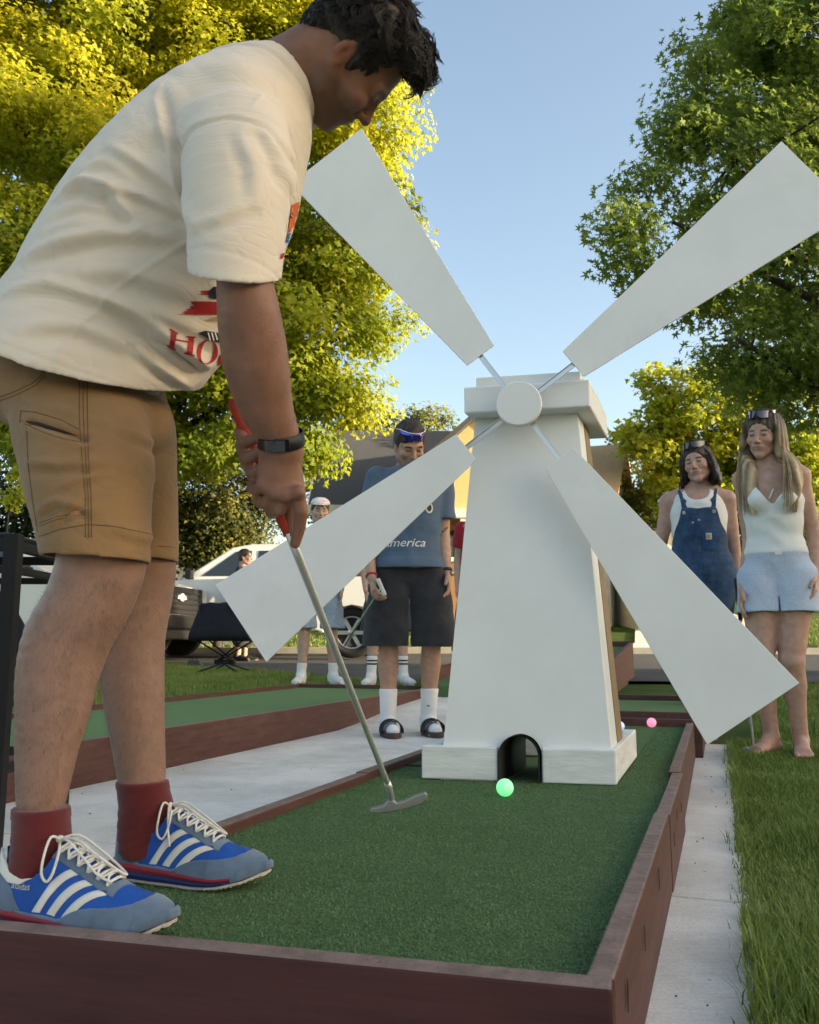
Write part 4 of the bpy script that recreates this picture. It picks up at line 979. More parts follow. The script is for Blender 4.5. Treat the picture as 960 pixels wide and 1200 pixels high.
kk = .034; q = np.maximum(kk - np.abs(v.f - sn), 0) / kk; v.f = np.minimum(v.f, sn) - q * q * kk * .25; v.f = np.minimum(v.f, sf)
V, Fc = v.surface(2); n = vnormals(V, Fc)
SO = GM
def sag(Pp): return np.stack([(Pp - SO) @ GF, Pp[:, 2]], 1)
def polydist(Q, pts, off):
    """distance in the side-view plane from points Q to a line drawn through pts; also position along it"""
    W_ = sag(np.array([S(x, y, off) for x, y in pts])); best = np.full(len(Q), 9.0); side_ = np.zeros(len(Q)); tt = np.zeros(len(Q)); n_ = len(W_) - 1
    for i in range(n_):
        p, q_ = W_[i], W_[i + 1]; d_ = q_ - p; t_ = np.clip(((Q - p) @ d_) / (d_ @ d_), 0, 1); r_ = Q - p - t_[:, None] * d_; D = np.linalg.norm(r_, axis=1); sg = np.sign(r_[:, 0] * d_[1] - r_[:, 1] * d_[0])
        m_ = D < best; best[m_] = D[m_]; side_[m_] = sg[m_]; tt[m_] = (i + t_[m_]) / n_
    return best, side_, tt
Q = sag(V); lat = (V - GM) @ GL; disp = np.zeros(len(V))
def fold(pts, amp, wid, off=-.18, ends=True, skew=.5):
    global disp
    D, sg, t = polydist(Q, pts, off); e = np.sin(np.pi * np.clip(t, .02, .98)) ** .5 if ends else 1.0
    wid = wid * .62; disp += 1.45 * amp * e * np.clip(.5 - lat / .06, 0, 1) * (np.exp(-(D / wid) ** 2) - .7 * np.exp(-(((D * sg) - wid * 1.7) / (wid * 1.0)) ** 2))
for pts, a, w_ in (([(70, 226), (100, 214), (135, 226), (160, 262)], .010, .016), ([(120, 222), (165, 228), (208, 240)], .006, .012), ([(128, 172), (170, 195), (208, 220)], .006, .014), ([(186, 100), (200, 140), (208, 178), (216, 240), (220, 300)], -.007, .012),
                   ([(30, 300), (80, 288), (120, 276), (200, 262)], .007, .018), ([(10, 345), (60, 335), (115, 346), (190, 352)], .006, .016), ([(118, 345), (150, 362), (178, 386), (205, 430), (222, 462)], .011, .015), ([(135, 396), (160, 420), (184, 458), (196, 480)], .008, .012),
                   ([(60, 262), (100, 250), (150, 258)], -.005, .016), ([(155, 385), (190, 400), (240, 410)], .006, .012), ([(180, 150), (205, 160), (240, 165)], .003, .02), ([(40, 390), (90, 380), (130, 392)], .005, .018), ([(176, 445), (205, 440), (235, 436)], .006, .010), ([(90, 320), (140, 312), (200, 318)], .0045, .02), ([(90, 200), (130, 190), (160, 205)], .004, .016),
                   ([(322, 170), (338, 200), (344, 235)], .004, .010), ([(250, 292), (285, 286), (320, 262)], .003, .014), ([(226, 240), (240, 270), (262, 300)], .0035, .016), ([(300, 180), (318, 220), (322, 262)], .003, .014)):
    fold(pts, a, w_)
D, sg, t = polydist(Q, [(318, 78), (322, 110), (319, 158)], -.14); disp += np.where(lat < -.04, .0022 * np.exp(-(D / .003) ** 2), 0)
for pts in ([(210, 256), (165, 297), (127, 333), (95, 375), (75, 412), (70, 432)],): D, sg, t = polydist(Q, pts, -.18); disp += .0028 * np.exp(-(D / .0035) ** 2) * (np.abs(lat) > .03)
for pts, o_ in (([(205, 180), (222, 172), (250, 163), (285, 158), (318, 160), (340, 185)], -.19),): D, sg, t = polydist(Q, pts, o_); disp += np.where(lat < -.1, -.0034 * np.exp(-(D / .0035) ** 2) + .002 * np.exp(-((D * sg + .006) / .006) ** 2), 0)
D, sg, t = polydist(Q, [(222, 309), (325, 323)], -.19); disp += np.where(lat < -.11, -.0016 * np.exp(-(D / .0028) ** 2), 0)
D, sg, t = polydist(Q, [(-10, 400), (60, 426), (130, 443), (185, 466), (208, 486)], -.18); disp += -.0018 * np.exp(-(D / .003) ** 2) * (lat < -.05)
# collar band standing a little proud
dnv = (V - ncen) @ nd; rad_n = np.linalg.norm((V - ncen) - dnv[:, None] * nd, axis=1); disp += (.0030 * np.clip((.094 - rad_n) / .004, 0, 1) - .0025 * np.exp(-((rad_n - .0955) / .0025) ** 2)) * (dnv > -.07)
disp += .0022 * np.sin(V[:, 0] * 31 + 3 * np.sin(V[:, 2] * 23)) * np.sin(V[:, 2] * 37 + 2 * np.sin(V[:, 0] * 19 + 1)) * np.sin(V[:, 1] * 21)
V = V + n * disp[:, None].astype(np.float32)
shirt = link('t_shirt', np_mesh('t_shirt', V, Fc, True), M_shirt, golfer)
SH_BVH = BVHTree.FromPolygons([tuple(p) for p in V.tolist()], Fc.tolist())
def drape(bvh, pts2d_px, off, lift=.0012):
    """lay pixel-plane points on the near side of a garment"""
    out = []
    for x, y in pts2d_px:
        p = S(x, y, off) - GL * .35; h_ = None
        # look along the line of sight so the mark lands where it is worn
        dr_ = nrm(S(x, y, off) - O_); hit = bvh.ray_cast(Vector(O_), Vector(dr_))
        out.append(np.array(hit[0]) + np.array(hit[1]) * lift if hit[0] is not None else None)
    return out
def print_polys(name, polys, m, bvh, parent, off=-.17, lift=.0014, step=4.0):
    """polygons given in side-view pixels, finely cut and laid on the cloth"""
    me = bpy.data.meshes.new(name); bm = bmesh.new()
    for poly in polys:
        vs_ = [bm.verts.new((x, y, 0)) for x, y in poly]
        for t_ in tessellate_polygon([[Vector((x, y, 0)) for x, y in poly]]):
            try: bm.faces.new([vs_[i] for i in t_])
            except ValueError: pass
    for _ in range(3):
        es = [e for e in bm.edges if e.calc_length() > step]
        if not es: break
        bmesh.ops.subdivide_edges(bm, edges=es, cuts=1); bmesh.ops.triangulate(bm, faces=bm.faces[:])
    bad = []
    for q_ in bm.verts:
        r_ = drape(bvh, [(q_.co.x, q_.co.y)], off, lift)[0]
        if r_ is None: bad.append(q_)
        else: q_.co = Vector(r_)
    bmesh.ops.delete(bm, geom=bad, context='VERTS'); bm.to_mesh(me); bm.free(); return link(name, me, m, parent, False)
M_red = mat('red_print', (0.36, 0.018, 0.022), 0.8); M_navy = mat('navy_print', (0.012, 0.014, 0.03), 0.8); M_orange = mat('orange_print', (0.55, 0.12, 0.03), 0.8); M_bluep = mat('blue_print', (0.02, 0.12, 0.30), 0.8); M_pwhite = mat('white_print', (.7, .7, .68), .8)
def X2(pts): return [(180 + x / 5.053, 300 + y / 5.053) for x, y in pts]      # read off an enlarged crop of the chest
ring = lambda cx, cy, rx, ry, rot_, t0, t1, n_=22: [(cx + rx * math.cos(a) * math.cos(rot_) - ry * math.sin(a) * math.sin(rot_), cy + rx * math.cos(a) * math.sin(rot_) + ry * math.sin(a) * math.cos(rot_)) for a in np.linspace(t0, t1, n_)]
def ringpoly(cx, cy, rx, ry, rot_, th, t0=0, t1=2 * math.pi):
    """letter O with thick sides, as quads"""
    P = []; ts = np.linspace(t0, t1, 25)
    for a, b_ in zip(ts[:-1], ts[1:]):
        q_ = []
        for t_, s_ in ((a, 0), (b_, 0), (b_, 1), (a, 1)):
            w_ = th * (.25 + .75 * abs(math.cos(t_))) * s_; x = (rx - w_) * math.cos(t_); y = (ry - w_ * .5) * math.sin(t_); q_.append((cx + x * math.cos(rot_) - y * math.sin(rot_), cy + x * math.sin(rot_) + y * math.cos(rot_)))
        P.append(q_)
    return P
H_ = [[(104, 432), (136, 452), (122, 545), (94, 530)], [(92, 428), (146, 458), (143, 466), (90, 438)], [(82, 522), (134, 548), (131, 556), (80, 532)],
      [(118, 492), (212, 508), (211, 516), (116, 500)], [(206, 474), (238, 478), (228, 586), (194, 574)], [(192, 470), (246, 476), (245, 484), (191, 479)], [(182, 566), (240, 584), (238, 592), (180, 574)]]
O1 = ringpoly(316, 566, 62, 74, rad(12), 26); O2 = ringpoly(440, 620, 60, 70, rad(20), 26)
print_polys('chest_lettering', [X2(p) for p in H_ + O1 + O2], M_red, SH_BVH, shirt)
flag = [(134, 348), (190, 340), (168, 332), (205, 322), (185, 318), (225, 308), (210, 300), (240, 292), (215, 266), (260, 266), (370, 268), (420, 290), (420, 345)]
print_polys('chest_print', [X2(flag), X2([(250, 226), (300, 222), (270, 206), (330, 204), (360, 215), (356, 232)])], M_red, SH_BVH, shirt)
print_polys('chest_print', [X2([(325, 210), (350, 180), (400, 180), (410, 250), (345, 252), (326, 240)]), X2([(258, 452), (300, 440), (440, 462), (440, 520), (330, 492)])], M_navy, SH_BVH, shirt, lift=.0022)
print_polys('chest_print', [X2([(312 + i * 20, 450), (320 + i * 20, 450), (334 + i * 20, 494), (326 + i * 20, 494)]) for i in range(4)], M_pwhite, SH_BVH, shirt, lift=.0032)
print_polys('chest_print', [X2([(292, 382), (380, 352), (420, 352), (420, 376), (340, 384)])], mat('tan_print', (.40, .26, .12), .8), SH_BVH, shirt)
print_polys('chest_print', [[(341, 240), (350, 236), (351, 268), (337, 272)]], M_orange, SH_BVH, shirt); print_polys('chest_print', [[(337, 273), (351, 269), (348, 285), (333, 284)]], M_bluep, SH_BVH, shirt); print_polys('chest_print', [[(329, 297), (337, 295), (333, 303), (327, 303)]], M_red, SH_BVH, shirt)

# ---- shorts -----------------------------------------------------------------------
M_shorts = mat('tan_canvas', (0.225, 0.132, 0.060), 0.85, var=0.10, vscale=9, bump=0.25, bscale=500, sheen=0.1, spec=0.2, dist=0.0015, wrinkle=.2, wscale=8)
v = Vox((-.86, .98, .48), (.0, 1.62, .98), 0.0036)
wst = [st2((0, 410), (165, 470), 0, .15), st2((-4, 450), (180, 490), 0, .165)]
nl = [row(468, 8, 168, -.065, .075), row(530, 22, 184, -.090, .090), row(560, 30, 184, -.100, .092), row(600, 41, 181, -.105, .093), row(650, 49, 179, -.107, .093), row(690, 52, 178, -.107, .093)]
fl = [row(455, 50, 195, .075, .082), row(520, 66, 209, .10, .092), row(600, 82, 211, .108, .090), row(655, 88, 211, .11, .088), row(690, 90, 211, .11, .088)]
X, Y, Z = v.points()
def legtube(stn, za, zb, off, inset):
    w_ = v.blank(); w_.loft(stn, .012, power=2.3)
    cn = np.cross(S(*za, off) - S(*zb, off), GL); cn = nrm(cn * np.sign(-cn[2])); cp = (S(*za, off) + S(*zb, off)) / 2
    dc = (X - cp[0]) * cn[0] + (Y - cp[1]) * cn[1] + (Z - cp[2]) * cn[2]
    iv = v.blank(); iv.loft([(c, a - nrm(a) * inset, b_ - nrm(b_) * inset) for c, a, b_ in stn[2:]], .01, power=2.3)
    iv.f = np.maximum(iv.f, -(dc + .10).astype(np.float32)); w_.f = np.maximum(np.maximum(w_.f, -iv.f), dc.astype(np.float32)); return w_.f
v.f[:] = .2; v.loft(wst, .02, power=2.3)
f1 = legtube(nl, (45, 648), (181, 655), -.19, .006); f2 = legtube(fl, (86, 655), (212, 658), .11, .006)
kk = .02
for ff in (f1, f2): q = np.maximum(kk - np.abs(v.f - ff), 0) / kk; v.f = np.minimum(v.f, ff) - q * q * kk * .25
V, Fc = v.surface(2); n = vnormals(V, Fc); Q = sag(V); lat = (V - GM) @ GL; disp = np.zeros(len(V))
for pts, a, w_ in (([(30, 540), (70, 545), (120, 538)], .004, .012), ([(150, 540), (175, 560), (190, 590)], .004, .014), ([(40, 600), (70, 588), (110, 596)], .004, .012), ([(70, 575), (95, 560), (120, 548)], .003, .010), ([(110, 490), (150, 500), (188, 508)], .004, .012), ([(60, 620), (80, 600), (100, 575)], .003, .010), ([(120, 615), (150, 628), (178, 636)], .003, .012), ([(30, 470), (60, 476), (100, 490)], .003, .014)):
    fold(pts, a, w_, -.19)
D, sg, t = polydist(Q, [(30, 493), (60, 500), (92, 512)], -.19); disp += np.where(lat < -.1, -.006 * np.exp(-(D / .004) ** 2) + .003 * np.exp(-((np.abs(D) - .012) / .006) ** 2), 0)
disp += .0015 * np.sin(V[:, 0] * 28 + 2 * np.sin(V[:, 2] * 19)) * np.sin(V[:, 2] * 27 + 2 * np.sin(V[:, 0] * 17 + 1))
V = V + n * disp[:, None].astype(np.float32)
shorts = link('shorts', np_mesh('shorts', V, Fc, True), M_shorts, golfer)
ST_BVH = BVHTree.FromPolygons([tuple(p) for p in V.tolist()], Fc.tolist())
def seam(name, lines, m, bvh, parent, off=-.19, r=.0006, lift=.0003):
    mb = MB()
    for pts in lines:
        P = []
        for i in range(len(pts) - 1):
            (x0, y0), (x1, y1) = pts[i], pts[i + 1]; n_ = max(2, int(math.hypot(x1 - x0, y1 - y0) / 5))
            P += [(x0 + (x1 - x0) * k / n_, y0 + (y1 - y0) * k / n_) for k in range(n_)]
        P.append(pts[-1]); W_ = [p for p in drape(bvh, P, off, lift) if p is not None]
        if len(W_) > 2: mb.tube(W_, r, 5)
    return mb.build(name, m, parent)
M_thread = mat('dark_brown_thread', (0.095, 0.055, 0.024), 0.8)
def X3(pts): return [(x / 4.174, 400 + y / 4.174) for x, y in pts]
seam('stitching', [X3(p) for p in ([(388, 165), (388, 370), (400, 560), (418, 760), (418, 960)], [(406, 168), (408, 370), (418, 560), (432, 760), (434, 960)], [(425, 172), (428, 370), (432, 560), (446, 760), (448, 960)],
     [(0, 272), (80, 242), (160, 205), (200, 170), (214, 120)], [(0, 290), (90, 258), (175, 215), (212, 175), (222, 125)], [(102, 340), (180, 348), (300, 385), (386, 430)], [(102, 395), (200, 440), (300, 475), (388, 492)], [(102, 338), (98, 395)],
     [(190, 955), (300, 918), (430, 895), (560, 905), (745, 945)], [(190, 905), (280, 870), (412, 845)], [(190, 890), (280, 858), (412, 832)], [(130, 420), (138, 600), (160, 780), (185, 930)])], M_thread, ST_BVH, shorts)
mb = MB(); P = drape(ST_BVH, X3([(110, 388), (180, 400), (240, 420), (310, 440), (378, 462)]), -.19, .0004); mb.tube([p for p in P if p is not None], [.0004, .0022, .003, .0022, .0004][:len([p for p in P if p is not None])], 6); mb.build('pocket_slit', mat('shadow_brown', (.03, .016, .008), .9), shorts)
seam('stitching', [[(186, 640), (200, 641), (212, 643)]], M_thread, ST_BVH, shorts, off=.1)

# ---- socks ----------------------------------------------------------------------------
M_sock = mat('dark_red_sock', (0.098, 0.010, 0.012), 0.9, var=0.12, vscale=20, bump=0.4, bscale=600, stretch=(1, 1, .2), sheen=0.2, spec=0.15, dist=.001)
def sock(stn, ztop, name='sock'):
    v = Vox(np.min([c for c, a, b in stn], 0) - .09, np.max([c for c, a, b in stn], 0) + .09, .003); v.loft(stn, .008)
    v.half((0, 0, ztop), UZ, 'sub' if False else 'sub')
    V, Fc = v.surface(1); n = vnormals(V, Fc); z = V[:, 2] - ztop
    V = V + n * (.0006 * np.sin(z * 330 + 3.0 * np.sin(V[:, 0] * 50) + 2 * np.sin(V[:, 1] * 40)) * np.clip((-z - .02) / .03, 0, 1) + .0012 * (z > -.012))[:, None].astype(np.float32)
    return link(name, np_mesh(name, V, Fc, True), M_sock, golfer)
def thick(stn, e): return [(c, a + nrm(a) * e, b + nrm(b) * e) for c, a, b in stn]
near_s = far_s = []
# shoe frames --------------------------------------------------------------------
LSH = 0.268
LN, LF_ = 0.262, 0.268
SHOES = []
toe_n = G(199, 1086, TURF + .02); toe_n[2] = TURF; toe_f = G(312, 1026, TURF + .02); toe_f[2] = TURF
M_blue = mat('bright_blue_nylon', (0.004, 0.068, 0.33), 0.6, var=0.12, vscale=40, bump=0.3, bscale=900, spec=0.35, dist=.001)
M_suede = mat('grey_blue_suede', (0.085, 0.135, 0.205), 0.9, var=0.2, vscale=25, bump=0.4, bscale=500, sheen=0.3, spec=0.15, dist=.001)
M_lwhite = mat('white_leather', (0.66, 0.64, 0.58), 0.5, var=0.06, vscale=20, bump=0.1, bscale=300)
M_lace = mat('white_lace', (0.62, 0.61, 0.57), 0.85, var=0.1, vscale=90, bump=0.6, bscale=900, dist=.001)
M_soleb = mat('navy_foam', (0.010, 0.020, 0.105), 0.6, var=0.1, vscale=30, bump=.15, bscale=300); M_soler = mat('red_foam', (0.23, 0.016, 0.03), 0.6, var=0.1, vscale=30); M_solew = mat('pale_gum_sole', (0.42, 0.38, 0.33), 0.8, bump=.3, bscale=200)
def lerp(x, xs, ys): return np.interp(x, xs, ys)
def shoe(parent, toe, hd, name, label, lateral, tw=1.0, LSH=LSH):
    """hd: heading vector; lateral=+1 when the outer side is on -left (right shoe)"""
    hd = nrm(hd); lf = nrm(np.cross(UZ, hd)); heel = toe - hd * LSH
    def wpt(x, y, z): return heel + hd * x + lf * y + UZ * z
    def sole_w(t):   # half width, and centre line swing
        return lerp(t, [0, .015, .05, .12, .25, .42, .58, .70, .80, .88, .94, .98, 1.0], [.006, .016, .026, .032, .034, .034, .040, .0455, .045, .039, .028, .015, .004])
    def cen(t): return lateral * lerp(t, [0, .2, .45, .7, 1.0], [0, .001, -.004, -.003, .010])
    def zs(t): return .006 + lerp(t, [0, .08, .3, .6, .75, .9, 1.0], [.004, .001, 0, 0, .003, .011, .021])      # top of outsole (toe spring)
    def mid(t): return zs(t) + lerp(t, [0, .1, .35, .6, .8, .92, 1.0], [.024, .024, .021, .016, .010, .006, .003])   # top of midsole
    def top(t): return lerp(t, [0, .05, .12, .22, .32, .38, .46, .56, .66, .74, .82, .90, .96, 1.0], [.108, .103, .098, .096, .104, .112, .102, .088, .075, .065, .058, .053, .046, .030])
    def collar(t): return lerp(t, [0, .05, .12, .20, .27, .33, .38], [.104, .096, .078, .070, .074, .086, .108])
    NT, NS = 190, 130
    ts = 1 - (1 - np.linspace(0, 1, NT)) ** 1.15; ss = np.linspace(-1, 1, NS)
    def surf(t, s, lift=0.0):
        """s: -1 inner sole edge .. 0 crest .. +1 outer sole edge (outer side = +)"""
        t = np.asarray(t, float); s = np.asarray(s, float); w = sole_w(t) * 1.0; z0 = mid(t) - .003; h = np.maximum(top(t) - z0, .004)
        a = (1 - np.abs(s)) * math.pi / 2; e1 = lerp(t, [0, .3, .45, .7, 1], [.25, .28, .5, .8, .95]); 
        nar = lerp(t, [0, .15, .30, .42, .6, 1], [.25, .18, .18, .40, .25, 0]); zz = np.sin(a) ** .85
        y = -np.sign(s) * lateral * (w * (np.cos(a) ** e1) * (1 - nar * zz)) + cen(t); z = z0 + h * zz
        P = heel + hd * (t * LSH)[..., None] + lf * y[..., None] + UZ * z[..., None]
        if lift:
            pass
        return P
    Tt, Sg = np.meshgrid(ts, ss, indexing='ij'); P = surf(Tt, Sg)
    du = np.gradient(P, axis=0); dv = np.gradient(P, axis=1); nn = np.cross(dv, du); nn /= np.linalg.norm(nn, axis=2, keepdims=True) + 1e-12
    cc = heel + hd * (Tt * LSH)[..., None] + UZ * .03; nn *= np.sign(((P - cc) * nn).sum(2, keepdims=True) + 1e-9)
    def nat(t, s):
        i = np.clip(np.searchsorted(ts, t), 0, NT - 1); j = np.clip(((s + 1) / 2 * (NS - 1)).round().astype(int), 0, NS - 1); return nn[i, j]
    Zl = P[..., 2] - TURF
    opened = (Tt < .385) & (Zl > collar(Tt)) & (np.abs(Sg) < .96)
    def patch(nm, mask, m, lift, par, edge=.0006):
        """the faces of the upper inside mask, lifted and with turned-down rim"""
        mk = mask & ~opened; f = mk[:-1, :-1] & mk[1:, :-1] & mk[1:, 1:] & mk[:-1, 1:]
        idx = np.arange(NT * NS).reshape(NT, NS); q = np.stack([idx[:-1, :-1][f], idx[1:, :-1][f], idx[1:, 1:][f], idx[:-1, 1:][f]], 1)
        if not len(q): return None
        use = np.unique(q); rm = np.full(NT * NS, -1); rm[use] = np.arange(len(use)); VV = (P + nn * lift).reshape(-1, 3)[use]; q = rm[q]
        ed = np.sort(np.concatenate([q[:, [0, 1]], q[:, [1, 2]], q[:, [2, 3]], q[:, [3, 0]]]), 1); u_, c_ = np.unique(ed, axis=0, return_counts=True); be = u_[c_ == 1]
        bv = np.unique(be)
        # soften the stair-steps of the outline
        for _ in range(3):
            acc = np.zeros((len(use), 3)); ct = np.zeros(len(use))
            for a_, b_ in ((0, 1), (1, 0)): np.add.at(acc, be[:, a_], VV[be[:, b_]]); np.add.at(ct, be[:, a_], 1)
            ok_ = bv[ct[bv] == 2]; VV[ok_] = .5 * VV[ok_] + .5 * acc[ok_] / 2
        if lift > 0:
            low = VV[bv] - nn.reshape(-1, 3)[use][bv] * (lift + .001); rm2 = np.full(len(use), -1); rm2[bv] = len(use) + np.arange(len(bv)); VV = np.concatenate([VV, low])
            q = np.concatenate([q, np.stack([be[:, 0], be[:, 1], rm2[be[:, 1]], rm2[be[:, 0]]], 1)])
        me = np_mesh(nm, VV, q, True); bm = bmesh.new(); bm.from_mesh(me); bmesh.ops.recalc_face_normals(bm, faces=bm.faces[:]); bm.to_mesh(me); bm.free()
        return link(nm, me, m, par)
    aS = np.abs(Sg); t = Tt
    allm = np.ones_like(t, bool)
    up = patch(name, allm, M_blue, 0.0, parent)
    if label: up['label'] = label
    mud = (aS > 1 - lerp(t, [.40, .48, .60, .70, .78, .84, .875, .885], [0, .06, .22, .34, .44, .58, .8, 1.1])) & (t > .42)
    patch('suede_overlay', mud, M_suede, .0014, up)
    patch('suede_overlay', (aS > .965 - .0 * t) & (t > .16) & (t < .5), M_suede, .0014, up)
    patch('heel_counter', (t < lerp(1 - aS, [0, .15, .5, .8, 1.0], [.24, .17, .10, .06, .03])) & (Zl < collar(t) - .014), M_suede, .0014, up)
    patch('collar_lining', (Zl > collar(t) - lerp(t, [0, .06, .14, .25, .34], [.022, .021, .012, .003, .0022])) & (t < .36), M_lwhite, .0020, up)
    eye = (aS > lerp(t, [.34, .36, .55, .74], [.10, .13, .13, .10])) & (aS < lerp(t, [.33, .40, .55, .68, .745], [.36, .40, .40, .42, .16])) & (t > .335) & (t < .742)
    patch('eyestay', eye | ((aS < .42) & (t > .70) & (t < .742)), M_suede, .0015, up); patch('tongue', (aS < .15) & (t > .30) & (t < .72), M_suede, -.0012, up)
    for c0 in (.320, .412, .504):
        for sg_ in (1, -1):
            VV = []; s_ = np.linspace(.955, .40, 30); c_ = c0 + (s_ * 0 + (1 - (1 - s_ * 0) * 0)) * 0 + (.955 - s_) * .33
            aa = s_ * 0 + (1 - s_)
            for o_, l_ in ((-.0255, -.0006), (-.0245, .0005), (0, .0006), (.0245, .0005), (.0255, -.0006)):
                tt_ = c_ + o_; ss_ = sg_ * (s_); pp = surf(tt_, ss_); VV.append(pp + nat(tt_, ss_) * l_)
            VV = np.concatenate(VV); m_ = 30; FF = [(r * m_ + i_, r * m_ + i_ + 1, (r + 1) * m_ + i_ + 1, (r + 1) * m_ + i_) for r in range(4) for i_ in range(m_ - 1)]
            link('stripe', raw_mesh('stripe', VV, FF), M_lwhite, up, True)
    # sole: bands
    def band(nm, z0f, z1f, grow, m, bumps=0):
        n_ = 120; tt = np.concatenate([np.linspace(0, 1, n_), np.linspace(1, 0, n_)[1:-1]]); sd = np.concatenate([np.ones(n_), -np.ones(n_ - 2)]); VV = []; 
        w = sole_w(tt) + grow; xx = tt * LSH + np.where(tt < .02, -grow, 0) + np.where(tt > .985, grow, 0); yy = sd * w + cen(tt); k = len(tt)
        z0 = z0f(tt); z1 = z1f(tt); 
        if bumps: z0 = z0 + .0016 * (np.sin(tt * LSH * 2 * math.pi / .0065) > 0)
        prof = [(0, -.0025), (.25, 0), (.75, 0), (1, -.002)]
        for f_, g_ in prof:
            for i in range(k): VV.append(wpt(xx[i], yy[i] * (1 + g_ / w[i]), z0[i] + (z1[i] - z0[i]) * f_))
        FF = [(r * k + i, r * k + (i + 1) % k, (r + 1) * k + (i + 1) % k, (r + 1) * k + i) for r in range(3) for i in range(k)]
        for r in (0, 3):   # cap strips across
            for i in range(n_ - 1):
                a_, b_ = r * k + i, r * k + i + 1; c_ = r * k + (k - i) % k; d_ = r * k + (k - i - 1) % k
                FF.append((a_, b_, d_, c_) if i > 0 else (a_, b_, d_))
        FF = [tuple(dict.fromkeys(f)) for f in FF]; FF = [f for f in FF if len(f) > 2]
        return link(nm, raw_mesh(nm, VV, FF), m, up, True)
    band('outsole', lambda t_: zs(t_) - .006 + .0005, lambda t_: zs(t_), .0015, M_solew, 1)
    band('midsole', lambda t_: zs(t_) + .0004, lambda t_: zs(t_) + (mid(t_) - zs(t_)) * .52, .0022, M_soleb)
    band('midsole_stripe', lambda t_: zs(t_) + (mid(t_) - zs(t_)) * .525, lambda t_: mid(t_), .0030, M_soler)
    n_ = 40; ta = np.concatenate([np.linspace(.845, 1, n_), np.linspace(1, .845, n_)[1:]]); sd = np.concatenate([np.ones(n_), -np.ones(n_ - 1)]); VV = []; k = len(ta)
    ext = np.clip((ta - .845) / .05, 0, 1)
    for f_, g_ in ((0, 0.001), (.15, .0042), (.7, .0040), (1, .0005)):
        for i in range(k):
            w = sole_w(ta[i]) + g_; VV.append(wpt(ta[i] * LSH + (g_ if ta[i] > .985 else 0), sd[i] * w + cen(ta[i]), (zs(ta[i]) + .0008) * (1 - f_) + f_ * (mid(ta[i]) + .001 + .011 * ext[i])))
    link('toe_bumper', raw_mesh('toe_bumper', VV, [(r * k + i, r * k + i + 1, (r + 1) * k + i + 1, (r + 1) * k + i) for r in range(3) for i in range(k - 1)]), M_suede, up, True)
    # laces
    def sp(t_, s_, l_=.003): 
        p = surf(np.array([t_]), np.array([s_]))[0]; return p + nat(np.array([t_]), np.array([s_]))[0] * l_
    mb = MB(); rows = np.linspace(.395, .690, 6)
    def flat(pts, w_, th):    # flat woven lace
        mb.tube(pts, w_, 6)
    for i, t_ in enumerate(rows):
        flat([sp(t_ - .004, -.27, .0022), sp(t_, -.14, .0042), sp(t_ + .002, 0, .0050), sp(t_, .14, .0042), sp(t_ - .004, .27, .0022)], .0021, 0)
        if i < 5:
            t2 = rows[i + 1]
            for a_ in (1, -1): flat([sp(t_, .27 * a_, .0030), sp((t_ + t2) / 2 - .006, .12 * a_, .0066), sp((t_ + t2) / 2, 0, .0074 + .002 * a_), sp((t_ + t2) / 2 + .006, -.12 * a_, .0066), sp(t2, -.27 * a_, .0030)], .0019, 0)
    knot = sp(.36, 0, .010); mb.ball(knot, (.006, .006, .005), 12, 8)
    def curve(pts, n_=28):
        pts = [np.asarray(p) for p in pts]; out = []
        pp = [2 * pts[0] - pts[1]] + pts + [2 * pts[-1] - pts[-2]]
        for i in range(1, len(pp) - 2):
            for q in np.linspace(0, 1, n_ // (len(pts) - 1), endpoint=False):
                a_, b_, c_, d_ = pp[i - 1:i + 3]; out.append(.5 * ((2 * b_) + (-a_ + c_) * q + (2 * a_ - 5 * b_ + 4 * c_ - d_) * q * q + (-a_ + 3 * b_ - 3 * c_ + d_) * q ** 3))
        return out + [pts[-1]]
    o1 = lateral
    mb.tube(curve([knot, sp(.37, .12, .018), sp(.35, .36, .014), sp(.345, .58, .009), sp(.375, .68, .006), sp(.40, .55, .008), sp(.40, .25, .012), knot]), .0019, 6)
    mb.tube(curve([knot, sp(.40, -.06, .016), sp(.50, -.20, .016), sp(.62, -.26, .012), sp(.70, -.18, .008), sp(.66, -.05, .010), sp(.52, .02, .016), sp(.42, 0, .014), knot]), .0019, 6)
    mb.tube(curve([knot, sp(.38, .20, .014), sp(.40, .50, .007), sp(.43, .74, .004)] if tw > 1 else [knot, sp(.42, .10, .016), sp(.52, .16, .013), sp(.62, .24, .009), sp(.70, .20, .006)]), .0017, 6)
    mb.tube(curve([knot, sp(.42, -.22, .012), sp(.52, -.45, .006), sp(.60, -.6, .004)]), .0017, 6)
    mb.build('laces', M_lace, up)
    return up, surf, sp
hn_ = GF * math.cos(rad(-2)) + GL * math.sin(rad(-2))
near_shoe, surf_n, sp_n = shoe(golfer, toe_n, hn_, 'shoe', None, 1, 1.0, LN)
far_shoe, surf_f, sp_f = shoe(golfer, toe_f, hn_, 'shoe', None, 1, 2.0, LF_)
# tiny maker's lettering on the side of the near shoe
tv, tf_ = text_polys('adidas', 0.0105, 0, 1.0)
tv = tv * np.array([1.25, 1.0]); me = bpy.data.meshes.new('side_lettering')
W_ = []
for x, y in tv: W_.append(sp_n(.208 + x / LSH, .70 - (y - .004) / .085, .0012))
o = link('side_lettering', raw_mesh('side_lettering', W_, tf_), mat('pale_gold_ink', (.5, .47, .38), .6), near_shoe)
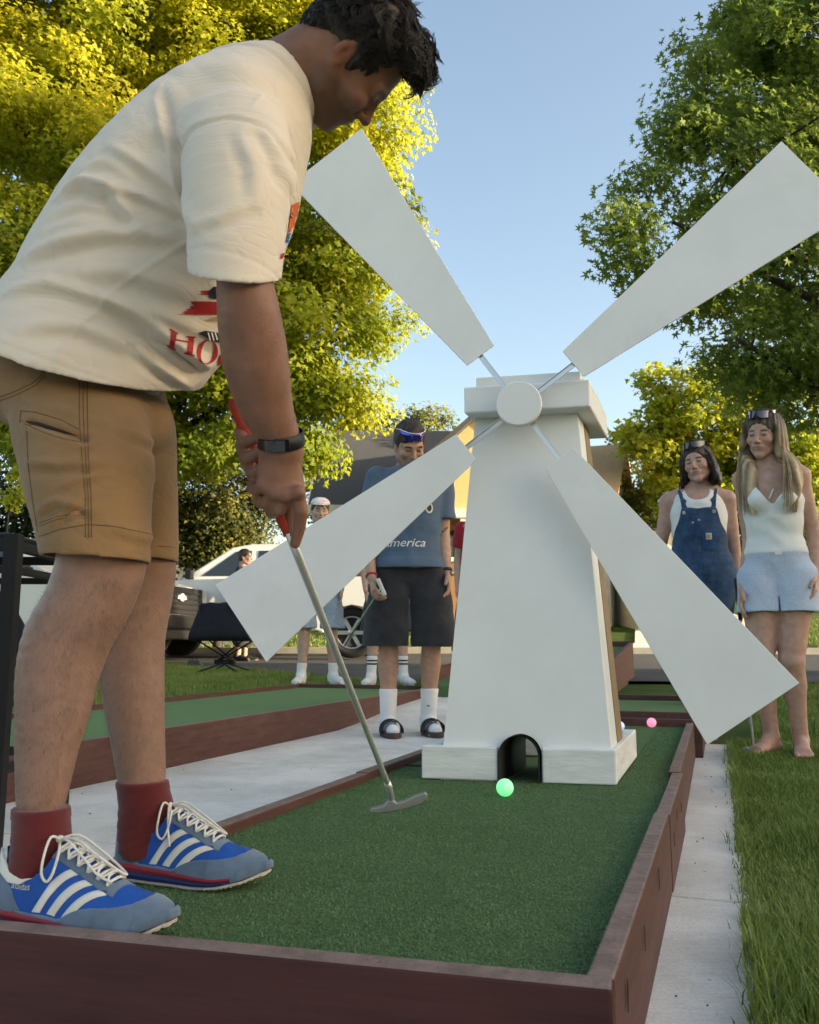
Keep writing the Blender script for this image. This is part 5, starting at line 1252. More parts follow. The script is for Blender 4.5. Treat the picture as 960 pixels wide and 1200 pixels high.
# socks come up out of the shoes
def ankle(leg, toe, hd, zt):
    heel = toe - nrm(hd) * LSH; c = heel + nrm(hd) * .056; lf = nrm(np.cross(UZ, hd))
    out = []
    for s_ in leg: out.append(s_)
    base = [(c + UZ * .118, nrm(hd) * .0385, lf * .033), (c + UZ * .085 + nrm(hd) * .006, nrm(hd) * .046, lf * .0255), (c + UZ * .04 + nrm(hd) * .02, nrm(hd) * .058, lf * .022)]
    return out, base
for leg, toe, ypx, off, xs_ in ((near_s, toe_n, 945, -.118, (16, 81)), (far_s, toe_f, 914, .125, (137, 197))):
    pass
for rows_, zpx in (([(930, 15, 81), (953, 14, 83), (980, 13, 85), (1003, 11, 86), (1025, 9, 88), (1050, 10, 100)], 945), ([(900, 136, 197), (922, 137, 198), (942, 139, 203), (960, 138, 208), (980, 138, 214), (1000, 140, 220)], 914)):
    off = -.118 if zpx == 945 else .125
    stn_ = [row(y, a_, b_, off, l_) for (y, a_, b_), l_ in zip(rows_, (.041, .040, .037, .033, .029, .026) if zpx == 945 else (.041, .040, .036, .029, .025, .022))]
    sock(stn_, S(rows_[0][1], zpx, off)[2])
# wristband ------------------------------------------------------------------------
wc = S(329, 514, -.083); wax = nrm(S(331, 545, -.07) - S(327, 490, -.105)); w1 = nrm(GF - wax * np.dot(GF, wax)); w2 = np.cross(wax, w1)
ra, rb = hw(515, 304, 353, -.083) * 1.0 - .0005, .0315
V = []; F = []; K = 40
for k in range(K):
    a = 2 * math.pi * k / K
    for h_, e in ((-.0105, 0), (-.010, .0022), (.010, .0022), (.0105, 0)): V.append(wc + w1 * (ra + e) * math.cos(a) + w2 * (rb + e) * math.sin(a) + wax * h_)
for k in range(K):
    for j in range(3): F.append((k * 4 + j, k * 4 + j + 1, ((k + 1) % K) * 4 + j + 1, ((k + 1) % K) * 4 + j))
wb = link('wristband', raw_mesh('wristband', V, F), mat('black_rubber_strap', (.010, .011, .013), .55, bump=.1, bscale=200), golfer, True)
mb = MB(); V_ = []
for k in range(9):
    a = rad(-128 + k * 9) if np.dot(w2, GL) > 0 else rad(52 + k * 9)
    V_.append(wc + w1 * (ra + .0042) * math.cos(a) + w2 * (rb + .0042) * math.sin(a))
for k in range(8): mb.box((V_[k] + V_[k + 1]) / 2, nrm(V_[k + 1] - V_[k]), wax, np.cross(nrm(V_[k + 1] - V_[k]), wax), np.linalg.norm(V_[k + 1] - V_[k]) / 2 + .0003, .0080, .0022)
mb.build('tracker_face', glass_mat('black_gloss', (.006, .006, .008)), wb)
# putter ---------------------------------------------------------------------------------
gt, gb = S(276, 470, .012), S(338.5, 624, -.012)
hd_pt = at(459, 930, 1.72)
put = thing('putter', 'steel putter with orange red grip swung by the golfer over the turf', 'putter', hd_pt)
M_grip = mat('orange_red_rubber_grip', (0.36, 0.030, 0.016), 0.6, var=0.1, vscale=40, bump=0.3, bscale=300)
M_shaft = mat('chrome_shaft', (0.66, 0.66, 0.66), 0.38, metal=.75, var=0.02)
# the shaft runs straight on from the grip
sdv = nrm(hd_pt - gb); 
mb = MB(); gtop = gt; gd = nrm(gb - gt); mb.tube([gtop - gd * .001, gtop, gtop + gd * .03, gb - gd * .03, gb + sdv * .004, gb + sdv * .006], [.004, .0125, .0135, .0112, .0088, .005], 16); mb.build('grip', M_grip, put)
mb = MB(); mb.tube([gb - sdv * .002, gb + sdv * .05, gb + (hd_pt - gb) * .5, hd_pt - sdv * .065, hd_pt - sdv * .03], [.0068, .0066, .0058, .0052, .0052], 14); mb.build('shaft', M_shaft, put)
hz = nrm(at(500, 930, 1.74) - at(435, 943, 1.735)); hface = nrm(np.cross(hz, UZ)); hup = nrm(np.cross(hface, hz)); hup = hup if hup[2] > 0 else -hup
if np.dot(hface, np.array([0, -1, 0])) < 0: hface = -hface
hc = at(467, 938, 1.735)
mb = MB(); prof = [(-.058, -.010), (-.045, -.0155), (-.02, -.0175), (.02, -.0165), (.045, -.0135), (.056, -.006), (.0575, .003), (.052, .0065), (.03, .003), (.012, -.002), (-.004, -.0025), (-.010, .004), (-.020, .005), (-.028, -.002), (-.045, -.004), (-.054, -.003)]
mb.prism([hc + hz * x + hup * y + hface * .011 for x, y in prof], -hface * .022); mb.build('head', mat('grey_cast_steel', (.33, .34, .35), .35, metal=.9, var=.08, vscale=30), put, bevel=.002)
mb = MB(); mb.tube([hd_pt - sdv * .036, hd_pt - sdv * .02, hc + hz * -.013 + hup * .001], [.0066, .0064, .0062], 12); mb.build('hosel', M_shaft, put)
# ------------------------------------------------------------------ onlookers
def tex_cloth(name, col, var=0.06, vs=14, **k): return mat(name, col, 0.88, var=var, vscale=vs, bump=0.3, bscale=420, sheen=0.15, spec=0.15, dist=.002, wrinkle=.14, wscale=6, **k)
M_skin2 = skin_mat('skin_fair', 0.5)
class Figure:
    """a standing body in its own frame: x ahead, y to its left, z up; lengths for a 1.75 m adult, scaled"""
    def __init__(s, label, base, face, H, fem, h=0.006, group=None, skin=(.42, .27, .20), girth=1.0):
        s.b = np.array(base, float); s.F = nrm(np.array([face[0], face[1], 0.0])); s.L = nrm(np.cross(UZ, s.F)); s.k = H / 1.75; s.fem = fem; s.h = h; s.skin = np.array(skin); s.g = girth
        s.root = thing('person', label, 'person', base, group); s.label = label
    def P(s, x, y, z): return s.b + (s.F * x + s.L * y + UZ * z) * s.k
    def vox(s, lo, hi):
        c = np.array([s.P(x, y, z) for x in (lo[0], hi[0]) for y in (lo[1], hi[1]) for z in (lo[2], hi[2])]); return Vox(c.min(0), c.max(0), s.h)
    def el(s, x, y, z, a, b, tilt=0.0):      # station: depth half-axis a, width half-axis b
        return (s.P(x, y, z), (s.F + UZ * tilt * 0) * a * s.k, s.L * b * s.k)
    def pose(s, arms, legs, head):
        """arms/legs: {'L': [...points], 'R': ...} in body coordinates; head: (yaw, pitch, roll) degrees, + offset"""
        s.arms, s.legs = arms, legs; f = s.fem; g = s.g
        s.torso = [s.el(-.01, 0, .86, .105 * g, (.165 if f else .160) * g), s.el(0, 0, .95, .105 * g, (.160 if f else .152) * g), s.el(.005, 0, 1.08, .090 * g, (.125 if f else .142) * g), s.el(.005, 0, 1.22, .105 * g, (.140 if f else .160) * g), s.el(0, 0, 1.33, .105 * g, (.145 if f else .168) * g), s.el(-.015, 0, 1.415, .075 * g, (.130 if f else .150) * g), s.el(-.02, 0, 1.47, .055, .065)]
        y, p, r = [rad(q) for q in head[:3]]
        hf = s.F * math.cos(y) + s.L * math.sin(y); hf_ = nrm(hf * math.cos(p) - UZ * math.sin(p)); hu = nrm(UZ * math.cos(p) + hf * math.sin(p)); hl = nrm(np.cross(hu, hf_))
        hu = nrm(hu * math.cos(r) + hl * math.sin(r)); hl = nrm(np.cross(hu, hf_))
        s.H = Head(s.P(*(head[3] if len(head) > 3 else (.015, 0, 1.615))), hf_, hl, hu, s.k * (.97 if f else 1.0))
    def body(s, tone_fn=None, hb=None, face=True, bare=False, brow=(.03, .02, .015), lips=(.34, .13, .11), stub=None):
        h_ = s.h; s.h = hb or h_; v = s.vox((-.22, -.36, -.03), (.30, .36, 1.83)); s.h = h_; k = s.k; f = s.fem; g = s.g
        v.loft(s.torso, .03 * k)
        for sd, A in s.arms.items():
            sg = 1 if sd == 'L' else -1; r = (.043, .040, .034, .024) if f else (.052, .046, .038, .027)
            sh, el, wr = [s.P(*q) for q in A[:3]]
            v.chain([sh, sh + (el - sh) * .45, el], [r[0] * 1.05 * k * g, r[1] * 1.02 * k * g, r[2] * k * g], .04 * k); v.chain([el, el + (wr - el) * .3, wr], [r[2] * k, r[2] * 1.02 * k, r[3] * .9 * k], .02 * k)
            v.cone(s.P(0, sg * .09, 1.42), sh, .05 * k, r[0] * k, .04 * k)
            # hand: palm, four fingers, thumb
            d = nrm(wr - el); out = A[3] if len(A) > 3 else (0, sg, 0); n = s.F * out[0] + s.L * out[1] + UZ * out[2]; n = nrm(n - d * (n @ d)); side = nrm(np.cross(d, n)) * (1 if sd == 'L' else -1)
            if side @ s.F < 0: side = -side            # thumb side looks ahead
            cu = A[4] if len(A) > 4 else .35; hs = k * (.92 if f else 1.0)
            pm = [(wr, side * .024 * hs, n * .018 * hs), (wr + d * .045 * hs, side * .036 * hs, n * .015 * hs), (wr + d * .085 * hs, side * .039 * hs, n * .013 * hs)]
            v.loft(pm, .012 * k)
            for i, (o, ln) in enumerate(((.030, .070), (.010, .078), (-.010, .073), (-.029, .058))):
                q = wr + (d * .085 + side * o) * hs; c1 = nrm(d - n * cu * .6); c2 = nrm(d * (1 - cu * .8) - n * cu * 1.3)
                m = q + c1 * ln * .5 * hs; v.chain([q, m, m + c2 * ln * .5 * hs], [.0098 * hs, .0090 * hs, .0072 * hs], .004)
            q = wr + (d * .022 + side * .026) * hs; m = q + nrm(d * .7 + side * .75 - n * .25) * .042 * hs; v.chain([q, m, m + nrm(d + side * .1 - n * .3) * .036 * hs], [.014 * hs, .0112 * hs, .0085 * hs], .008)
        for sd, A in s.legs.items():
            hp, kn, an, toe = [s.P(*q) for q in A[:4]]; tr = (.094, .084, .062, .050, .057, .036) if f else (.085, .072, .056, .050, .056, .037); ca = kn + (an - kn) * .30
            tr = tuple(t * (max(g, 1.0) if f else g) for t in tr)
            v.chain([hp, hp + (kn - hp) * .4, hp + (kn - hp) * .8, kn], [tr[0] * k, tr[1] * k, tr[2] * 1.05 * k, tr[2] * .95 * k], .025 * k)
            v.chain([kn, ca - s.F * .012 * k, kn + (an - kn) * .62 - s.F * .004 * k, an], [tr[2] * .93 * k, tr[4] * k, tr[5] * 1.15 * k, tr[5] * k], .012 * k)
            fd = nrm((toe - an) * np.array([1, 1, 0])); gz_ = s.b[2] if len(A) < 5 else s.b[2] + A[4]
            hl_ = an * 1.0; hl_[2] = gz_ + .032 * k; hl_ = hl_ - fd * .028 * k; sdv = np.cross(fd, UZ)
            ball = hl_ + fd * .165 * k; ball[2] = gz_ + .024 * k
            v.cone(an, hl_ + UZ * .01 * k, tr[5] * .9 * k, .031 * k, .02 * k); v.loft([(hl_, sdv * .028 * k, UZ * .031 * k), (hl_ + fd * .06 * k + UZ * .012 * k, sdv * .031 * k, UZ * .040 * k), (hl_ + fd * .11 * k - UZ * .002 * k, sdv * .037 * k, UZ * .029 * k), (ball, sdv * .041 * k, UZ * .021 * k)], .015 * k)
            v.cone(an, hl_ + fd * .08 * k + UZ * .02 * k, tr[5] * .85 * k, .026 * k, .02 * k)
            for i, (o, l_) in enumerate(((-.030, .050), (-.010, .047), (.007, .042), (.022, .036), (.034, .028))):
                o = o * (1 if sd == 'R' else -1) * 1; st = ball + sdv * o * k; st[2] = gz_ + .016 * k; en = st + fd * l_ * k; en[2] = gz_ + .012 * k; v.cone(st, en, .0125 * k, (.0125 if i == 0 else .0095) * k, .004)
        v.chain([s.P(-.02, 0, 1.43), s.H.p(-.028, 0, -.05), s.H.p(-.02, 0, 0)], [(.054 if f else .064) * k, (.047 if f else .056) * k, .052 * k], .03 * k)
        head_sdf(v, s.H, f)
        V, Fc = v.surface(1); T = face_tone(s.H, V, s.skin, lips=lips, brow=brow, stubble=stub, eyes=3)
        if tone_fn is not None: T = tone_fn(V, T)
        return link('body', np_mesh('body', V, Fc, True, {'tone': T}), M_skin2, s.root)
    def cloth(s, name, m, build, lo, hi, fold=.004, fz=18, parent=None):
        v = s.vox(lo, hi); build(v); V, Fc = v.surface(2); n = vnormals(V, Fc)
        q = (V - s.b) @ np.stack([s.F, s.L, UZ]).T / s.k
        d = fold * (np.sin(q[:, 2] * fz + 4 * np.sin(q[:, 1] * 9 + 1) + 3 * q[:, 0]) * np.sin(q[:, 1] * 16 + 3 * np.sin(q[:, 2] * 11)) + .5 * np.sin(q[:, 2] * fz * 2.3 + 7 * q[:, 1] + 3 * np.sin(q[:, 1] * 21)))
        return link(name, np_mesh(name, V + n * d[:, None].astype(np.float32), Fc, True), m, parent or s.root)
    def grow(s, st, e, eb=None): return [(c, nrm(a) * (np.linalg.norm(a) + e * s.k), nrm(b) * (np.linalg.norm(b) + (e if eb is None else eb) * s.k)) for c, a, b in st]
    def tee(s, m, hem=.86, sl=.62, ease=.022, name='t_shirt', bag=.0):
        def b(v):
            st = s.grow(s.torso[:-1], ease); st[0] = (st[0][0], st[0][1] * (1 + bag), st[0][2] * (1 + bag * .6)); v.loft(st, .01, ends=(.9, .5))
            v.loft(s.grow([s.torso[-2], s.torso[-1]], .010), .02)
            for sd, A in s.arms.items():
                sh, el = s.P(*A[0]), s.P(*A[1]); e = sh + (el - sh) * sl; sg = 1 if sd == 'L' else -1
                w = v.blank(); w.chain([s.P(-.01, sg * .10, 1.425), sh + UZ * .004, e, e + (el - sh) * .2], [.050 * s.k, .068 * s.k, .074 * s.k, .076 * s.k], .02); w.half(e, el - sh)
                kk = .02; q = np.maximum(kk - np.abs(v.f - w.f), 0) / kk; v.f = np.minimum(v.f, w.f) - q * q * kk * .25
            v.half(s.P(0, 0, hem), -UZ)
            v.cone(s.P(-.005, 0, 1.46), s.P(.0, 0, 1.60), .062 * s.k, .075 * s.k, .004, 'sub')
        return s.cloth(name, m, b, (-.25, -.38, hem - .03), (.25, .38, 1.55), .0035, 15)
    def shorts_(s, m, top=.99, hem=.52, ease=.02, flare=.03, name='shorts', fold=.004, gap=.004, crotch=.805):
        def b(v):
            v.loft(s.grow([s.el(-.01, 0, .84, .105 * s.g, .165 * s.g), s.torso[1], s.el(0, 0, top + .03, .10 * s.g, .145 * s.g)], ease), .01, ends=(.6, .4))
            for sd, A in s.legs.items():
                hp, kn = s.P(*A[0]), s.P(*A[1]); 
                v.chain([hp, hp + (kn - hp) * .45, kn + (hp - kn) * .15, kn - (hp - kn) * .35], [((.102 if s.fem else .088) * max(s.g, 1) + ease) * s.k, ((.098 if s.fem else .084) * max(s.g, 1) + ease + flare * .5) * s.k, (.072 * s.g + ease + flare) * s.k, (.070 * s.g + ease + flare * 1.3) * s.k], .02 * s.k)
            v.half(s.P(0, 0, hem), -UZ); v.half(s.P(0, 0, top), UZ)
            v.loft([(s.P(0, 0, crotch), s.F * .3, s.L * .002), (s.P(0, 0, crotch - .10), s.F * .3, s.L * (.010 + gap)), (s.P(0, 0, min(hem, .6) - .08), s.F * .3, s.L * (.018 + gap * 1.4))], .012, 'sub')
        return s.cloth(name, m, b, (-.28, -.36, hem - .03), (.28, .36, top + .04), fold, 13)
    def shell(s, name, m, pts_fn, lo, hi, amp=0.0): 
        v = s.vox(lo, hi); pts_fn(v); V, Fc = v.surface(1)
        if amp: n = vnormals(V, Fc); V = V + n * (amp * (np.sin(V[:, 0] * 90 + 3 * np.sin(V[:, 2] * 30)) + np.sin(V[:, 1] * 80)))[:, None].astype(np.float32)
        return link(name, np_mesh(name, V, Fc, True), m, s.root)
    def sock_(s, m, z, parent=None):
        out = []
        for sd, A in s.legs.items():
            kn, an, toe = [s.P(*q) for q in A[1:4]]; t = s.P(0, 0, z)[2]
            def b(v):
                fd = nrm((toe - an) * np.array([1, 1, 0])); hl_ = an * 1.0; hl_[2] = s.b[2] + .035 * s.k; v.chain([kn, kn + (an - kn) * .62, an], [.060 * s.k, .048 * s.k, .043 * s.k], .01)
                v.cone(an, hl_ - fd * .024 * s.k, .042 * s.k, .037 * s.k, .02); v.cone(hl_, hl_ + fd * .17 * s.k, .041 * s.k, .034 * s.k, .02); v.cone(an, hl_ + fd * .09 * s.k, .040 * s.k, .035 * s.k, .02); v.half((0, 0, t), UZ)
            v = Vox(np.minimum(an, toe) - .12, np.maximum(kn, toe) + .12, s.h * .8); b(v); V, Fc = v.surface(1); out.append(link('sock', np_mesh('sock', V, Fc, True), m, s.root))
        return out
    def shoe_(s, m, ms, kind='sneaker'):
        for sd, A in s.legs.items():
            an, toe = s.P(*A[2]), s.P(*A[3]); fd = nrm((toe - an) * np.array([1, 1, 0])); sv = np.cross(fd, UZ); g0 = an * 1.0; g0[2] = s.b[2]; k = s.k
            v = Vox(g0 - .33, g0 + .33, s.h * .7); c = lambda x, z: g0 + fd * x * k + UZ * z * k
            v.loft([(c(-.055, .045), sv * .036 * k, UZ * .050 * k), (c(.03, .050), sv * .040 * k, UZ * .052 * k), (c(.11, .040), sv * .046 * k, UZ * .038 * k), (c(.17, .034), sv * .047 * k, UZ * .030 * k), (c(.205, .030), sv * .038 * k, UZ * .024 * k)], .01); v.cone(c(-.035, .08), c(-.02, .10), .042 * k, .042 * k, .02); v.half(c(0, .018), -UZ)
            V, Fc = v.surface(1); o = link('shoe', np_mesh('shoe', V, Fc, True), m, s.root)
            mb = MB(); n_ = 20; R = [(.052 * math.sin(a) * (1.0 if math.cos(a) > 0 else .85), .075 + .150 * math.cos(a)) for a in np.linspace(0, 2 * math.pi, n_, endpoint=False)]
            mb.prism([c(y, .001) + sv * x * k for x, y in R], UZ * .022 * k); mb.build('sole', ms, o)
def along(px, py, Y): return at(px, py, Y)
def hair_shell(f, v, front=.052, back=-.09, k=.010, vol=1.0):
    H = f.H; q = H.k
    def he(c, r, kk=k, op='add'): v.ell(H.p(*c), np.array(r) * q, H.R, kk * q, op)
    he((-.018, 0, .056), (.104 * vol, .086 * vol, .092 * vol), 0); he((-.05, 0, .0), (.062, .080 * vol, .085), .03)
    he((.098, 0, -.022), (.068, .075, .098), .010, 'sub'); he((.02, 0, -.10), (.08, .10, .06), .01, 'sub')
def glasses(f, m, ml, z=.113, x=.100, w=.074):
    """sunglasses pushed up on the head"""
    H = f.H; mb = MB(); fx = lambda t: x - .088 * abs(t) ** 2.3
    mb.tube([H.p(fx(t) - .012, t * w, z + .030) for t in np.linspace(-1, 1, 15)], .0034 * H.k, 6)
    for sg in (-1, 1): mb.tube([H.p(fx(1) - .010, sg * w, z + .026), H.p(-.06, sg * (w + .016), z - .02)], .0032 * H.k, 6)
    fr = mb.build('sunglasses', m, f.root)
    for sg in (-1, 1):
        ts = np.linspace(.10, .96, 9); up = [H.p(fx(t) - .010, sg * t * w, z + .030) for t in ts]; dn = [H.p(fx(t) + .004, sg * t * w, z + .030 - .040 * (1 - ((t - .53) / .46) ** 4 * .55)) for t in ts]
        mb = MB(); mb.add(up + dn, [(i, i + 1, 10 + i, 9 + i) for i in range(8)], True); mb.build('lens', ml, fr)
# ---- man in blue tee -----------------------------------------------------------------
b0 = G(480, 861, 0.0); 
A = Figure('man in blue t-shirt and black shorts holding a putter, mirrored sunglasses on his head', b0, (0.02 - b0[0], -b0[1]), 1.895, 0, .0055, skin=(.40, .235, .17))
kA = A.k
def toA(px, py, dx=0.0):
    """pixel -> body coordinates on a plane dx ahead of his middle"""
    q = onplane(px, py, A.b + A.F * dx * A.k, A.F); d = (q - A.b) / A.k; return (float(d @ A.F), float(d @ A.L), float(d[2]))
A.pose({'R': [(-.005, -.185, 1.41), toA(430, 640, .02), toA(436, 678, .12), (.3, -1, 0), .9], 'L': [(-.005, .185, 1.41), toA(519, 632, -.02), toA(524, 672, .04), (0, 1, 0), .5]},
       {'R': [(0, -.09, .90), (.03, -.115, .50), toA(455, 846, .0), toA(462, 862, .2)], 'L': [(0, .09, .90), (.02, .12, .50), toA(502, 843, -.04), toA(512, 860, .15)]}, (18, 38, -5, (.062, 0, 1.588)))
def toneA(V, T):
    # dark ink tattoo on the left upper arm
    c = np.array(A.P(*toA(519, 622, .05))); d = V - c; a_ = d @ A.L; z_ = d[:, 2]; w = (np.abs(z_ - .9 * np.abs(a_) + .004) < .007) | (np.hypot(a_ + .014, z_ + .022) < .011) | (np.hypot(a_ - .018, z_ - .018) < .008); w &= np.linalg.norm(d, axis=1) < .06
    T[w] = T[w] * .28; return T
A.body(toneA, .0043, stub=(.30, .20, .155), brow=(.035, .022, .016))
M_tee = tex_cloth('slate_blue_cotton', (0.068, 0.108, 0.168)); teeA = A.tee(M_tee, .90, .66, .036, bag=.30)
M_bshort = tex_cloth('washed_black_denim', (0.020, 0.021, 0.025), .3); A.shorts_(M_bshort, .98, .475, .022, .045, gap=-.004, crotch=.74)
M_wsock = tex_cloth('white_cotton_sock', (.72, .72, .72), .04); socksA = A.sock_(M_wsock, .245)
M_slide = mat('navy_black_slide', (.012, .014, .02), .6); M_foot = mat('brown_footbed', (.075, .05, .04), .7)
for sd in ('R', 'L'):
    an, toe = A.P(*A.legs[sd][2]), A.P(*A.legs[sd][3]); fd = nrm((toe - an) * np.array([1, 1, 0])); sv = np.cross(fd, UZ); g0 = an * 1.0; g0[2] = 0
    mb = MB(); R = [(.056 * math.sin(a) * (1.0 if math.cos(a) > 0 else .85), .075 + .165 * math.cos(a)) for a in np.linspace(0, 2 * math.pi, 24, endpoint=False)]
    mb.prism([g0 + (fd * y + sv * x) * kA + UZ * .001 for x, y in R], UZ * .030); so_ = mb.build('sandal', M_foot, A.root, bevel=.004)
    for y0 in (.085, .135):
        V = []; F = []
        for i in range(13):
            a = math.pi * i / 12
            for y in (y0 - .020, y0 + .020): V.append(g0 + (fd * (y - .018 * math.sin(a) * 0) + sv * .056 * math.cos(a)) * kA + UZ * (.022 + (.072 - .12 * (y0 - .085)) * math.sin(a) ** .7))
        F = [(2 * i, 2 * i + 2, 2 * i + 3, 2 * i + 1) for i in range(12)]; st_ = link('strap', raw_mesh('strap', V, F), M_slide, so_, True); md = st_.modifiers.new('thick', 'SOLIDIFY'); md.thickness = .005
M_dk = mat('dark_brown_short_hair', (.022, .013, .010), .5, var=.4, vscale=60, bump=.8, bscale=120)
def hA(v): hair_shell(A, v, vol=1.02)
A.shell('hair', M_dk, hA, (-.25, -.2, 1.45), (.3, .2, 1.85), .0022)
# wrap sunglasses, blue mirror
H = A.H; V = []; F = []
for i, t in enumerate(np.linspace(-1, 1, 21)):
    notch = .016 * math.exp(-(t / .16) ** 2)
    for z in (.070 + notch, .124 - .010 * abs(t) ** 2): V.append(H.p(.100 - .085 * abs(t) ** 2.4, t * .076, z))
F = [(2 * i, 2 * i + 2, 2 * i + 3, 2 * i + 1) for i in range(20)]
M_mir = mat('blue_mirror_lens', (.02, .10, .62), .12, metal=.85, var=.5, vscale=14, col2=(.16, .05, .30)); ln_ = link('sunglasses', raw_mesh('sunglasses', V, F), M_mir, A.root, True); ln_.modifiers.new('t', 'SOLIDIFY').thickness = .004
mb = MB(); mb.tube([H.p(.102 - .085 * abs(t) ** 2.4, t * .077, .124 - .010 * abs(t) ** 2) for t in np.linspace(-1, 1, 17)] + [], .0032, 6); [mb.tube([H.p(.002, s_ * .077, .106), H.p(-.09, s_ * .083, .07)], .003, 6) for s_ in (-1, 1)]
mb.build('frame', mat('white_plastic', (.7, .7, .7), .4), ln_)
# shirt lettering
TB = BVHTree.FromPolygons([v.co[:] for v in teeA.data.vertices], [tuple(p.vertices) for p in teeA.data.polygons])
def on_front(f, bvh, pts, z0, y0, lift=.002, sy=1.0):
    out = []
    for x, y in pts:
        p = f.P(.5, y0 + x, z0 + y); h_ = bvh.ray_cast(Vector(p), Vector(-f.F)); q = np.array(h_[0]) if h_[0] is not None else f.P(.12, y0 + x, z0 + y); out.append(q + f.F * lift)
    return out
tv, tf_ = text_polys('America', .066, .3); zt_ = toA(472, 641, .1)
link('chest_lettering', raw_mesh('chest_lettering', on_front(A, TB, tv * np.array([1.1, 1]), zt_[2], zt_[1]), tf_), mat('white_shirt_ink', (.7, .71, .7), .8), teeA)
q = toA(503, 596, .1)
for r0, r1, cname, col in ((.030, .020, 'white_shirt_ink2', (.65, .63, .6)), (.016, .0, 'dark_ink', (.05, .03, .03))):
    V2 = [(math.cos(a) * r * .7, math.sin(a) * r) for r in (r0, max(r1, .001)) for a in np.linspace(0, 6.283, 20, endpoint=False)]
    link('chest_print', raw_mesh('chest_print', on_front(A, TB, V2, q[2], q[1]), [(i, (i + 1) % 20, 20 + (i + 1) % 20, 20 + i) for i in range(20)]), mat(cname, col, .8), teeA)
# bands on the wrists
def bracelet(f, sd, m, name, r=.034, w=.010, t=.12, parent=None):
    el, wr = f.P(*f.arms[sd][1]), f.P(*f.arms[sd][2]); d = nrm(wr - el); c = wr - d * t * .3 * f.k * .5; mb = MB(); mb.lathe(c - d * w, d, [(0, r * f.k), (.001, r * f.k + .003), (2 * w - .001, r * f.k + .003), (2 * w, r * f.k)], 20); return mb.build(name, m, f.root)
bracelet(A, 'R', mat('red_cord', (.30, .03, .03), .8), 'bracelet', .030, .006); bl = bracelet(A, 'L', M_black, 'watch', .030, .009)
wr = A.P(*A.arms['L'][2]); mb = MB(); mb.lathe(wr + A.L * .030 + A.F * .012, A.L + A.F * .6, [(0, .017), (.008, .017)], 16); mb.build('watch_face', mat('watch_glass', (.5, .4, .33), .2, metal=.5), bl)
# small check marks on the socks
for so_, (px, py), flip in ((socksA[0], (450, 826), 1), (socksA[1], (505, 827), 1)):
    bv = BVHTree.FromPolygons([v.co[:] for v in so_.data.vertices], [tuple(p.vertices) for p in so_.data.polygons]); P = []
    for x, y in [(-5, -1.0), (-4.2, 0.6), (-2.6, 1.2), (5, -2.4), (-2.4, -.2), (-3.4, -.4)]:
        d = nrm(ray(px + x, py + y)); h_ = bv.ray_cast(Vector(O_), Vector(d)); P.append(np.array(h_[0]) - d * .003 if h_[0] is not None else None)
    if all(p is not None for p in P): link('sock_mark', raw_mesh('sock_mark', P, [(0, 1, 2, 4, 5), (4, 2, 3)]), M_black, so_)
# his putter, held near the head, shaft slanting back and down
hA_ = A.P(*toA(444, 692, .16)); e0 = at(404, 757, A.b[1] * .985)
putB = thing('putter', 'putter held upside down by the man in blue, silver head at his hand', 'putter', e0)
dB = nrm(e0 - hA_)
mb = MB(); mb.tube([hA_ - dB * .01, e0], .0058, 10); mb.build('shaft', mat('green_steel_shaft', (.16, .24, .17), .3, metal=.8), putB)
hz_ = nrm(at(449, 700, 4.9) - at(440, 679, 4.88)); q0 = at(447, 688, A.b[1] - .27)
mb = MB(); mb.box(q0, hz_, nrm(np.cross(hz_, (0, 1, 0))), nrm(np.cross(hz_, np.cross(hz_, (0, 1, 0)))), .052, .012, .014); mb.build('head', mat('white_putter_head', (.62, .62, .62), .4, metal=.3), putB, bevel=.006)

# ---- girl in white top -------------------------------------------------------------------
b1 = G(925, 884, 0.0)
B = Figure('young woman in white camisole and pale blue shorts standing barefoot on the grass', b1, (-.42, -1), 1.715, 1, .0055, skin=(.47, .28, .21), girth=.95)
def toB(px, py, dx=0.0):
    q = onplane(px, py, B.b + B.F * dx * B.k, B.F); d = (q - B.b) / B.k; return (float(d @ B.F), float(d @ B.L), float(d[2]))
B.pose({'R': [(-.01, -.138, 1.39), toB(879, 640, -.03), toB(871, 692, .06), (0, -1, 0), .4], 'L': [(-.01, .138, 1.39), toB(955, 628, -.04), toB(955, 676, .03), (0, 1, 0), .45]},
       {'R': [(0, -.082, .87), toB(893, 775, .06), toB(904, 862, -.02), toB(885, 885, .10)], 'L': [(0, .082, .87), toB(928, 775, .05), toB(939, 868, -.03), toB(943, 890, .16)]}, (-20, 12, 6, (.02, -.022, 1.60)))
def toneB(V, T):
    z = (V[:, 2] - B.b[2]) / B.k; w = np.clip((.30 - z) / .3, 0, 1)[:, None] * .35; return T * (1 - w) + T * np.array([1.02, .86, .84]) * w
B.body(toneB, .0043, brow=(.09, .055, .04), lips=(.36, .15, .13))
M_cami = tex_cloth('white_ribbed_cotton', (.70, .71, .69), .03)
